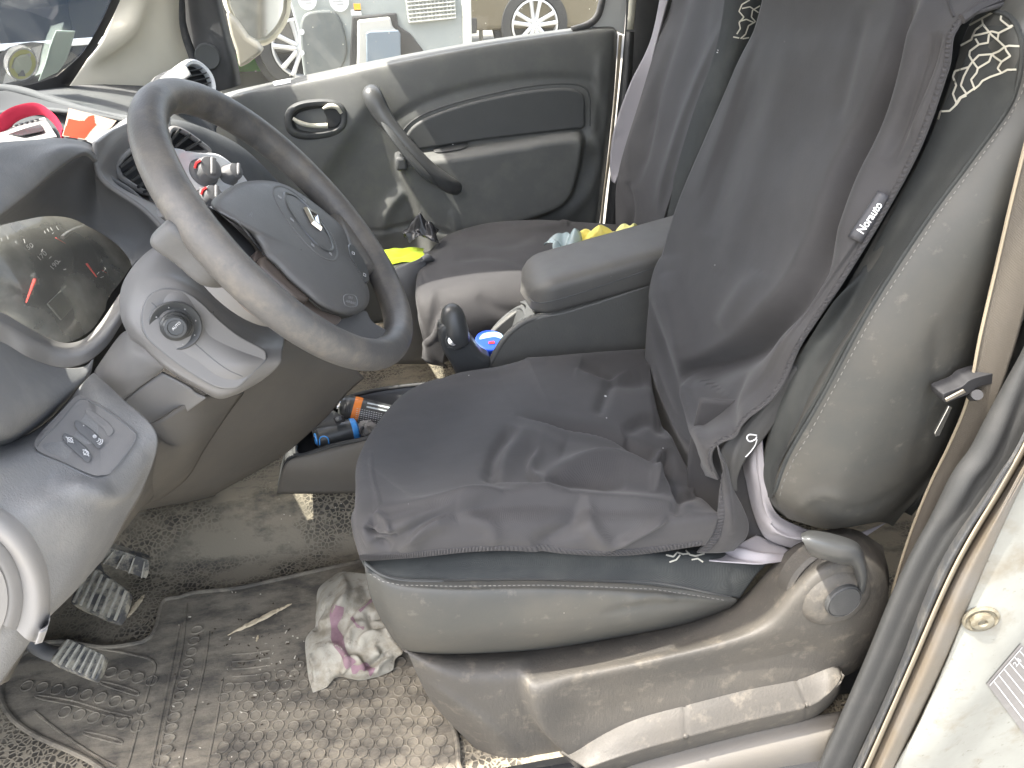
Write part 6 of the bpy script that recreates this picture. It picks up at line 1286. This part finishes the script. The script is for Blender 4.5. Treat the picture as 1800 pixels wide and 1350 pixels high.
# spray can
ca, cb_ = U(600, 716, y=.735), U(720, 745, y=.715); axc = (cb_-ca).normalized()
can = thing('spray_can', 'black spray can with orange band and fine white print lying in the storage bin', 'spray can', ca)
lathe('can_body', ca, axc, [(.014, -.004), (.021, .0), (.0265, .010), (.0275, .016), (.0275, .17), (.0265, .175), (0, .176)], M['gloss'], can, seg=40)
lathe('valve', ca-axc*.016, axc, [(.006, -.004), (.0085, 0), (.0085, .006), (.012, .008), (.0135, .013), (.013, .017)], M['chrome'], can, seg=24)
lathe('orange_band', ca, axc, [(.0278, .022), (.0280, .0225), (.0280, .036), (.0278, .0365)], mat('orange band', (.85, .25, .04), .4), can, seg=40)
CNB = bvh([o for o in bpy.data.objects if o.parent == can])
def cpt(u, v): return hit(CNB, u, v, .0006)[0]
G = [drape_ribbon(CNB, [(645, 712), (692, 722)], 9, .0006, 8, smooth=False)]; vs, F = join_geo(G)
if F: fin('barcode_label', vs, F, mat('pale label', (.55, .60, .60), .5), can, False)
G = []
for r in range(8):
    for k in range(11):
        a = (627+k*4.2-r*.5, 718+r*3.4+k*.9); p1, p2 = cpt(*a), cpt(a[0]+2.6, a[1]+.6)
        if p1 is not None and p2 is not None and (p1-p2).length < .01: G.append(tube_geo([p1, p2], .00055, seg=4))
if G: vs, F = join_geo(G); fin('small_print', vs, F, M['print'], can, False)
G = [g_ for g_ in (drape_ribbon(CNB, [(609+k*3.2, 708+k*.5), (608+k*3.2, 724+k*.5)], 1.2, .0008, 4, smooth=False) for k in range(3)) if g_[1]]
if G: vs, F = join_geo(G); fin('band_print', vs, F, M['black'], can, False)
# torch-like black gadget with blue ends
ga, gb = U(556, 772, y=.64), U(628, 755, y=.66); gx = (gb-ga).normalized()
gt_ = thing('head_torch', 'black gadget with bright blue end cap and clip lying in front of the storage bin', 'gadget', ga)
lathe('barrel', ga, gx, [(.014, 0), (.0185, .004), (.0205, .02), (.0225, .05), (.023, .064)], M['gloss'], gt_, seg=32)
lathe('end_cap', ga+gx*.064, gx, [(.0235, 0), (.024, .003), (.022, .010), (.014, .014), (0, .015)], mat('light blue plastic', (.06, .30, .75), .35), gt_, seg=32)
lathe('lens_ring', ga-gx*.003, gx, [(.008, 0), (.011, .001), (.012, .004)], bpy.data.materials['light blue plastic'], gt_, seg=24)
tube('cord_loop', [U(562, 782, y=.612), U(562, 771, y=.61), U(568, 767, y=.61), U(576, 770, y=.61), U(578, 780, y=.612)], .0012, bpy.data.materials['light blue plastic'], gt_, n=24)
slab('clip', [U(u, v, y=.64) for u, v in [(585, 735), (602, 731), (607, 741), (590, 745)]], (0, .012, -.006), M['black'], gt_, .002)
tube('clip_post', [U(592, 737, y=.635), U(598, 735, y=.632)], .004, M['dashdark'], gt_)
patch('pouch', [[(545, 745, .70), (560, 728, .72), (585, 722, .72), (605, 735, .70)], [(548, 755, .66), (565, 742, .66), (590, 738, .66), (612, 745, .66)], [(550, 770, .64), (570, 765, .64), (595, 758, .64), (618, 755, .65)]], 20, 14, M['pillar'], gt_, thick=.004)
rb = thing('paper_roll', 'crumpled white tissue ball between the black gadget and the spray can', 'tissue', U(645, 755, y=.68))
vs, F = lathe_geo(U(644, 757, y=.68), (0, -.3, 1), [(.001, -.02), (.012, -.018), (.020, -.008), (.022, .002), (.016, .012), (.006, .018), (0, .018)], 24)
vs = [v+Vector(RNG.normal(0, .0012, 3)) for v in vs]; fin('tissue', vs, F, M['paper'], rb)
pw = thing('paper_scrap', 'small white paper scrap poking from the far left corner of the storage bin', 'paper', U(578, 714, y=.76))
slab('sheet', [U(575, 708, y=.76), U(590, 712, y=.75), U(584, 724, y=.74), U(568, 722, y=.75)], (0, .001, -.002), M['paper'], pw)
cl = tube('cable', [(638, 752, .65), (634, 757, .635), (636, 764, .63), (643, 768, .62)], .003, M['black'], gt_, n=14)

# ---------------- things by the passenger seat ----------------
def cloth(name, c, sx, sy, m_, label, cat, hgt=.03, seed=1, ax=None, n=26):
    rg = np.random.default_rng(seed); ph = rg.uniform(0, 6.28, 12); fr_ = rg.uniform(1.5, 4.2, 12); an = rg.uniform(0, 6.28, 12); X, Y, Z = ax or (Vector((1, 0, 0)), Vector((0, 1, 0)), Vector((0, 0, 1)))
    vs = []; F = []
    for i in range(n):
        for j in range(n):
            a, b = i/(n-1)*2-1, j/(n-1)*2-1; h = 0
            for k in range(8): h += abs(math.sin(fr_[k]*(a*math.cos(an[k])+b*math.sin(an[k]))+ph[k]))*(1/(1+k*.4))
            rr = math.hypot(a, b); h = h/4*(1.05-.55*rr)
            wob = 1+.12*math.sin(3*math.atan2(b, a)+ph[0])+.07*math.sin(7*math.atan2(b, a)+ph[1])
            vs.append(c+X*a*sx*wob+Y*b*sy*wob+Z*h*hgt)
    for i in range(n-1):
        for j in range(n-1): F.append((i*n+j, (i+1)*n+j, (i+1)*n+j+1, i*n+j+1))
    o = fin(name, vs, F, m_, None, True, 0); mm = o.modifiers.new('thickness', 'SOLIDIFY'); mm.thickness = .0015; s_ = o.modifiers.new('smooth', 'SUBSURF'); s_.levels = 1; s_.render_levels = 1
    return tag(o, label, cat)
Vu = Vector((0, -.35, .95)).normalized()
cloth('plastic_bag', U(1003, 438, y=.88)+Vector((0, 0, -.012)), .044, .036, M['film'], 'crumpled clear plastic bag on the passenger seat behind the armrest', 'plastic bag', .075, 3, n=30)
ya = (Vector((1, 0, .1)), Vector((0, .5, .5)), Vector((-.1, -.5, .8)).normalized())
cloth('cleaning_cloth', U(1053, 420, y=.87)+Vector((0, 0, -.020)), .050, .028, M['yellow'], 'deep yellow microfibre cloth peeking over the armrest beside the plastic bag', 'cloth', .065, 5)
cloth('cleaning_cloth', U(1111, 408, y=.86)+Vector((0, 0, -.016)), .030, .024, mat('pale yellow cloth', (.80, .76, .30), .95, (350, .6)), 'paler yellow cloth tip nearest the driver seat, behind the armrest', 'cloth', .05, 8)
cloth('hi_vis_vest', U(702, 455, y=1.18), .055, .045, M['hivis'], 'fluorescent yellow folded vest in the passenger door pocket', 'vest', .03, 11)
cloth('black_bag', U(742, 428, y=1.22), .04, .035, M['blackfoil'], 'crumpled shiny black bag tucked beside the fluorescent vest', 'bag', .09, 14)
# pocket ledge in front of the passenger seat holding them
patch('lower_trim', [[(640, 465, 1.30), (690, 455, 1.30), (760, 440, 1.30)], [(655, 480, 1.10), (700, 468, 1.10), (765, 455, 1.12)], [(690, 488, 1.06), (720, 472, 1.07), (750, 455, 1.09)], [(690, 560, 1.05), (720, 560, 1.06), (750, 560, 1.08)], [(690, 640, 1.05), (720, 640, 1.06), (750, 640, 1.08)]], 20, 30, M['dashdark'], door, thick=.006)
# papers and strap in the dash tray
sp_ = tube('red_strap', [(-30, 250, .84), (0, 222, .86), (20, 204, .87), (45, 194, .87), (70, 192, .86), (90, 205, .84), (104, 222, .82), (110, 238, .80)], .011, M['pinkstrap'], None, n=50, seg=10, flat=.15, updir=(0, 1, .3)); tag(sp_, 'red woven strap looped over the papers in the dashboard tray', 'strap')
pd = thing('paper_pad', 'white printed papers lying in the dashboard tray under the red strap', 'papers', U(60, 230, y=.84))
pq_ = [(-20, 232, .87), (0, 228, .87), (78, 206, .88), (100, 240, .80), (60, 246, .79), (-20, 256, .80)]
slab('sheet', [V(p) for p in pq_], (0, 0, -.006), M['paper'], pd)
slab('dark_sheet', [V(p)+Vector((0, 0, .002)) for p in [(15, 238, .84), (50, 226, .85), (72, 220, .85), (78, 232, .82), (40, 240, .81)]], (0, 0, -.001), M['blackfoil'], pd)
for k in range(6):
    a = U(20+k*9, 223-k*2.4, y=.872); vs, F = box_geo(a+Vector((0, 0, .001)), (.004, .008, .0008)); fin('ink_mark', vs, F, M['black'], pd, False)
cd_ = thing('printed_card', 'cream and red printed card standing in the dashboard tray beside the strap', 'card', U(140, 235, y=.80))
cq = patch('card', [[(121, 190, .83), (160, 200, .81), (205, 212, .79)], [(115, 215, .81), (150, 222, .79), (190, 228, .78)], [(109, 239, .79), (130, 242, .78), (152, 246, .77)]], 60, 50, mat('cream card', (.27, .20, .165), .95, spec=.08), cd_)
KB = bvh([cq])
po = [(121, 208), (135, 212), (148, 212), (156, 204), (166, 202), (167, 215), (170, 220), (160, 230), (150, 244), (130, 242), (111, 238), (116, 222)]
cq.data.materials.append(M['redpaper']); pc_ = np.array([list(p.center) for p in cq.data.polygons])+np.array(WL[cq.name]); ins_ = inside(proj(pc_), lin(po, 80, True))
cq.data.polygons.foreach_set('material_index', [int(k) for k in ins_])
sl_ = thing('paper_strip', 'long white paper slip running from the card towards the steering wheel rim', 'paper', U(200, 225, y=.78))
slab('sheet', [V(p) for p in [(152, 246, .765), (190, 225, .785), (232, 203, .80), (234, 212, .79), (200, 232, .77), (165, 252, .755)]], (0, 0, -.002), M['paper'], sl_)
# windscreen stickers
c_ = UP_(36, 110, U(36, 110, y=1.24), Vector((0, -1, .0))) if False else None
WB = bvh([wind])
def wpt(u, v, o=.003):
    h, n_ = hit(WB, u, v, o); return h if h is not None else U(u, v, y=1.22)
dk = thing('windscreen_sticker', 'round pale yellow and white sticker low on the windscreen', 'sticker', wpt(36, 110))
vs = [wpt(*q_, .003) for q_ in lin([(18, 90), (70, 76), (64, 126), (0, 146)], 4)]; vs = [wpt(18, 92, .003), wpt(71, 77, .003), wpt(62, 128, .003), wpt(2, 146, .003)]
fin('backing', vs, [(0, 1, 2, 3)], M['wglass'], dk, False)
for k, (s_, m_) in enumerate(((1, M['print']), (.9, mat('sticker yellow', (.62, .62, .30), .5)), (.62, mat('sticker centre', (.62, .66, .55), .5)))):
    vs = [wpt(36+26*s_*math.cos(t)+3*s_*math.sin(t), 110+28*s_*math.sin(t)-6*s_*math.cos(t), .0036+.0004*k) for t in np.linspace(0, 2*math.pi, 36, endpoint=False)]; fin('disc', vs, [tuple(range(36))], m_, dk, False)
vs, F = box_geo(wpt(32, 124, .006), (.012, .001, .010)); fin('small_square', vs, F, M['greyprint'], dk, False)
pf = thing('paper_permit', 'curled translucent paper slip stuck beside the round windscreen sticker', 'paper slip', wpt(90, 90))
patch('sheet', [[wpt(94, 50, .006), wpt(122, 47, .012)], [wpt(84, 75, .006), wpt(116, 70, .012)], [wpt(76, 105, .006), wpt(108, 100, .010)], [wpt(64, 138, .006), wpt(98, 122, .006)]], 8, 20, mat('greenish paper', (.50, .58, .52), .6), pf, thick=.001)

# ---------------- pedals ----------------
def pedal(name, label, pts, y0, y1, nr, arm, ax_px):
    t = thing(name, label, 'pedal', V((pts[0][0], pts[0][1], y0)))
    P = [U(u, v, z=z) for u, v, z in pts]; c = sum(P, Vector())/len(P); nrm = (P[1]-P[0]).cross(P[-1]-P[0]).normalized()
    if nrm.z < 0: nrm = -nrm
    slab('pad', [p+nrm*.0 for p in [Vector(q) for q in cr(P, 40, True)]], -nrm*.016, M['pedal'], t, .004, 3)
    return t, nrm
def pedal2(name, label, quad, rounded, ribs, arm, z):
    """quad: pixel corners tl, tr, br, bl at heights z"""
    P = [U(u, v, z=zz_) for (u, v), zz_ in zip(quad, z)]
    t = thing(name, label, 'pedal', sum(P, Vector())/4)
    nrm = (P[1]-P[0]).cross(P[3]-P[0]).normalized()
    if nrm.dot(CP-P[0]) < 0: nrm = -nrm
    def bl(a, b): return P[0]*(1-a)*(1-b)+P[1]*a*(1-b)+P[2]*a*b+P[3]*(1-a)*b
    out = [bl(a, b) for a, b in [(.08, 0), (.5, -.02), (.92, 0), (1, .12), (1.02, .5), (1, .88), (.92, 1), (.5, 1.02), (.08, 1), (0, .88), (-.02, .5), (0, .12)]]
    pad = slab('pad', [Vector(q) for q in cr(out, 60, True)], -nrm*.014, M['pedal'], t, .003, 3)
    for i in range(ribs):
        a = (i+.6)/ribs; p, q_ = bl(a, .05), bl(a, .95); d_ = (q_-p); L2 = d_.length; X = d_.normalized(); vs, F = box_geo((p+q_)/2+nrm*.002, (L2, .0026, .005), (X, nrm.cross(X), nrm)); o_ = fin('rib', vs, F, M['pedaledge'], pad, True, 30)
    tube('arm', arm(bl, nrm), [.012, .011, .012], M['dashdark'], t, n=14, seg=10)
    return t
pedal2('clutch_pedal', 'clutch pedal, lowest of the pedals, ribbed pad with clean pale ridges', [(112, 1122), (178, 1140), (190, 1165), (168, 1198)] and [(118, 1121), (186, 1152), (168, 1197), (86, 1163)], 0, 7,
       lambda bl, n_: [bl(.2, .5)-n_*.012, bl(-.7, .6)-n_*.03, bl(-1.6, .2)+Vector((-.02, 0, .06))], (.13, .12, .105, .12))
pedal2('brake_pedal', 'brake pedal, middle one, square ribbed pad crusted with dried mud', [(152, 1000), (228, 1040), (204, 1092), (126, 1056)] and [(156, 1000), (206, 1012), (222, 1060), (200, 1092)] and [(156, 990), (228, 1040), (207, 1096), (122, 1060)], 0, 7,
       lambda bl, n_: [bl(.3, .3)-n_*.012, bl(-.5, -.3)-n_*.03, bl(-1.2, -1.0)+Vector((-.02, 0, .08))], (.16, .15, .13, .14))
pedal2('accelerator_pedal', 'accelerator pedal, farthest of the pedals, long narrow ribbed pad', [(190, 962), (262, 985), (258, 1018), (168, 985)], 0, 4,
       lambda bl, n_: [bl(.1, .5)-n_*.012, bl(-.5, .3)-n_*.02, bl(-1.0, 0)+Vector((-.02, 0, .10))], (.16, .12, .10, .14))

# ---------------- floor mat ----------------
Z0 = .008
def FZ(u, v, h=0.0):
    return U(u, v, z=Z0)+Vector((0, 0, h))
fm = thing('floor_mat', 'grey rubber floor mat with moulded discs and ovals, caked in dry mud under the pedals', 'floor mat', U(450, 1200, z=.0))
outl = [(316, 1050), (345, 1042), (420, 1034), (520, 1012), (620, 990), (700, 975), (720, 1040), (760, 1180), (800, 1290), (806, 1345), (815, 1430), (500, 1440), (240, 1440), (180, 1352), (60, 1292), (15, 1255), (2, 1215), (18, 1175), (60, 1137), (110, 1128), (180, 1138), (235, 1132), (262, 1122), (275, 1100), (285, 1062), (296, 1053)]
O = cr(outl, 150, True)
# triangulated sheet with real thickness and a raised border
base = slab('mat_sheet', [FZ(u, v, 0) for u, v in O], (0, 0, -.005), M['mat'], fm, .001, 2, sharp=50)
vs, F = tube_geo([FZ(u, v, .001) for u, v in O], .0040, seg=8, closed=True); fin('mat_border', vs, F, M['mat'], fm)
G = []
def disc(u, v, r, ring=True, ex=1.0, rot=0, h=.0018):
    c = FZ(u, v, .0002); n = 22; prof = [(1.0, 0), (.97, h), (.86, h*1.15), (.78, h*.35), (0.01, h*.25)] if ring else [(1, 0), (.93, h), (.01, h*1.1)]; vs_ = []; F_ = []
    for s_, hh in prof:
        for k in range(n):
            t = 2*math.pi*k/n; x, y = r*ex*s_*math.cos(t), r*s_*math.sin(t); vs_.append(c+Vector((x*math.cos(rot)-y*math.sin(rot), x*math.sin(rot)+y*math.cos(rot), hh)))
    for i in range(len(prof)-1):
        for k in range(n): F_.append((i*n+k, i*n+(k+1) % n, (i+1)*n+(k+1) % n, (i+1)*n+k))
    G.append((vs_, F_))
for i in range(9): disc(48+i*26.5-i*i*.12, 1206+i*2.6+i*i*.32, .0098)
for i in range(6): disc(114+i*25.5, 1252+i*5.0, .0098)
for i in range(4): disc(195+i*24, 1182+i*5, .0098)
for i in range(14):
    t = i/13; disc(346-62*t-6*t*t, 1108+250*t, .0085, ex=1.25-.2*math.sin(t*5), rot=.2)
rg = np.random.default_rng(3)
for a in np.arange(372, 820, 25.5):
    for k, b in enumerate(np.arange(1150, 1380, 17.5)):
        u = a+(12.5 if k % 2 else 0)+rg.uniform(-3, 3)+(b-1250)*.12; v = b+rg.uniform(-2.5, 2.5)-(a-600)*.03
        lim = 1160+max(0, 560-u)*.25+max(0, u-690)*.2
        if u > 372+(1350-b)*.1 and v > lim and inside(np.array([[u+14, v-8]]), O)[0] and inside(np.array([[u-12, v]]), O)[0]: disc(u, v, .0092)
vs, F = join_geo(G); fin('moulded_discs', vs, F, M['mat'], fm, True, 60)
G = []
def ridge(px, r=.0022, n=30, closed=False): G.append(tube_geo([FZ(u, v, .0) for u, v in cr(px, n, closed)], r, seg=6, closed=closed))
ridge([(172, 1140), (230, 1150), (272, 1166), (262, 1210), (245, 1270), (228, 1335), (222, 1352)]); ridge([(60, 1250), (110, 1290), (170, 1330), (205, 1348)])
ridge([(328, 1062), (320, 1140), (300, 1230), (280, 1330), (270, 1400)]); ridge([(316, 1100), (300, 1180), (282, 1270), (262, 1370)]); ridge([(368, 1110), (360, 1170), (342, 1250), (322, 1330), (312, 1400)], .0018); ridge([(392, 1192), (382, 1260), (366, 1340), (355, 1400)], .0018)
for q_ in ([(68, 1222), (130, 1232), (190, 1250), (226, 1258), (228, 1264), (190, 1258), (130, 1240), (70, 1228)], [(150, 1286), (190, 1294), (213, 1302), (212, 1307), (188, 1302), (152, 1292)], [(180, 1198), (215, 1206), (242, 1216), (240, 1222), (212, 1214), (182, 1204)]): ridge(q_, .0016, 50, True)
for k in range(5): ridge([(408, 1150+k*13), (440, 1148+k*13), (475, 1143+k*13)], .0016, 12)
vs, F = join_geo(G); fin('moulded_ridges', vs, F, M['mat'], fm, True, 60)
# footrest pad, low at the left edge
patch('footrest_pad', [[(-60, 1260, .30), (0, 1285, .28), (50, 1300, .26), (110, 1330, .24), (165, 1370, .22)], [(-60, 1300, .27), (0, 1310, .26), (50, 1322, .245), (100, 1350, .23), (150, 1390, .21)], [(-60, 1400, .23), (0, 1400, .22), (50, 1410, .21), (90, 1430, .20), (130, 1450, .19)]], 30, 24, M['mat'], fm, [('line', [(-60, 1300), (0, 1308), (60, 1325), (120, 1362)], -.005, 6)], thick=.006)
# crumbs and twigs on the mat
rg = np.random.default_rng(12)
cm = []
for k in range(150):
    u, v = rg.normal(470, 55), rg.normal(1150, 48)
    if k > 90: u, v = rg.uniform(300, 640), rg.uniform(1080, 1345)
    s_ = rg.uniform(.0006, .0018); c = FZ(u, v, .002+s_*.5); vs_, F_ = box_geo(c, (s_*rg.uniform(1, 3.4), s_, s_*.8), [Vector(x) for x in Matrix.Rotation(rg.uniform(0, 3.1), 3, 'Z')]); cm.append((vs_, F_, k % 3))
for j, (m_, lb_) in enumerate(((mat('pale crumb', (.55, .50, .40), .9), 'pale'), (mat('dark crumb', (.06, .045, .03), .9), 'dark'))):
    g_ = [(a, b) for a, b, c in cm if (c == 0) == (j == 0)]; vs, F = join_geo(g_); o_ = fin('crumbs', vs, F, m_, None, False); tag(o_, ('pale' if j == 0 else 'dark')+' crumbs and grit scattered over the rubber floor mat', 'crumbs', kind='stuff')
def splinter(label, a, b, w, mid):
    P = [FZ(q[0], q[1], .007) for q in (a, *mid, b)]
    vs, F = tube_geo(P, [.0006, w, w*.9, .0008], n=26, seg=8, flat=.6); vs = [v+Vector(RNG.normal(0, .0005, 3)) for v in vs]
    return tag(fin('wood_splinter', vs, F, M['wood'], None, True, 30), label, 'splinter')
splinter('long pale wood splinter lying on the mat left of the crumpled rag', (402, 1121), (514, 1066), .0045, [(445, 1100), (485, 1080)])
splinter('short pale wood stick leaning beside the brake pedal', (226, 1090), (256, 1050), .004, [(235, 1078), (250, 1058)])
splinter('small pale wood chip on the mat just below the long splinter', (452, 1132), (455, 1122), .0016, [(453, 1129), (454, 1125)])

# ---------------- rag ----------------
def rr_(u, v, h): return U(u, v, z=Z0+h)
rag = patch('cleaning_rag', [[rr_(*p) for p in r] for r in [
    [(588, 1010, .02), (604, 1004, .03), (640, 1008, .05), (680, 1015, .04), (720, 1040, .02)],
    [(560, 1035, .015), (585, 1030, .04), (625, 1035, .055), (670, 1045, .05), (725, 1070, .03)],
    [(556, 1070, .012), (572, 1060, .045), (615, 1065, .06), (665, 1075, .055), (722, 1100, .03)],
    [(552, 1100, .010), (570, 1095, .03), (612, 1095, .05), (660, 1100, .055), (715, 1130, .03)],
    [(537, 1125, .010), (562, 1120, .03), (605, 1125, .045), (655, 1125, .05), (706, 1148, .02)],
    [(539, 1165, .008), (565, 1150, .03), (604, 1152, .04), (645, 1150, .04), (695, 1160, .012)],
    [(543, 1195, .006), (568, 1180, .02), (602, 1178, .03), (640, 1180, .03), (690, 1178, .008)],
    [(550, 1217, .002), (574, 1208, .006), (594, 1190, .010), (632, 1196, .008), (664, 1190, .002)]]], 110, 130, mat('dirty rag cloth', (.40, .375, .31), .95, (350, .6), [((.21, .175, .12), .75, 24, .46, .66), ((.12, .10, .08), .6, 60, .58, .7)]), None,
    [('fold', [(575, 1130), (600, 1140), (615, 1165), (600, 1185)], .008, 8, 3), ('fold', [(640, 1090), (620, 1110), (615, 1140)], .009, 9, 3), ('line', [(700, 1060), (680, 1080), (650, 1085)], -.008, 5), ('line', [(570, 1060), (560, 1090), (552, 1110)], -.006, 4), ('fold', [(655, 1182), (668, 1165), (690, 1150)], .008, 7, 3), ('line', [(545, 1150), (556, 1175), (556, 1205)], .006, 5), ('fold', [(600, 1008), (612, 1040), (600, 1075), (575, 1095), (556, 1100)], .012, 14, 5), ('fold', [(640, 1035), (615, 1060), (590, 1080)], .010, 10, 4), ('fold', [(690, 1025), (650, 1045), (622, 1070), (600, 1110), (600, 1150)], -.010, 12, 5),
     ('line', [(645, 1070), (655, 1100), (680, 1110)], -.008, 7), ('fold', [(628, 1145), (640, 1120), (670, 1108), (695, 1110)], .012, 10, 4), ('line', [(662, 1130), (672, 1150), (655, 1168), (640, 1172)], -.010, 7), ('fold', [(600, 1165), (625, 1155), (640, 1178)], .009, 9, 4), ('line', [(560, 1130), (572, 1160), (560, 1200)], .005, 12), ('bump', (665, 1145), .012, 12), ('line', [(680, 1120), (700, 1140), (708, 1150)], .006, 7)], thick=.002)
tag(rag, 'crumpled dirty white dishcloth with pink checks on the mat by the seat', 'rag')
RGB_ = bvh([rag])
pink = mat('faded pink check', (.27, .165, .19), .95, (350, .6), [((.40, .30, .30), .5, 30, .45, .7)], weave=(260, .7, (0, .5, .3)))
for k, (px, w) in enumerate((([(596, 1065), (588, 1095), (592, 1120), (605, 1150), (618, 1170)], 22), ([(688, 1012), (672, 1025), (690, 1040)], 14), ([(618, 1178), (640, 1172), (656, 1182)], 16), ([(672, 1045), (655, 1055), (632, 1075)], 5), ([(618, 1085), (628, 1100), (640, 1105)], 6))):
    Q = cr(px, 30); T = np.gradient(Q, axis=0); T /= np.linalg.norm(T, axis=1, keepdims=True); Nn = np.stack([-T[:, 1], T[:, 0]], 1); vs = []; F = []
    for i in range(30):
        for s in np.linspace(-.5, .5, 6):
            q = Q[i]+Nn[i]*w*s*(.75+.25*math.sin(i*.5)); h, _ = hit(RGB_, q[0], q[1], .0009); vs.append(h if h is not None else (vs[-1] if vs else U(q[0], q[1], z=.05)))
    for i in range(29):
        for j in range(5):
            f = (i*6+j, i*6+j+1, (i+1)*6+j+1, (i+1)*6+j)
            if max((vs[a]-vs[b]).length for a in f for b in f) < .02: F.append(f)
    fin('pink_stripe', vs, F, pink, rag, True, 0)
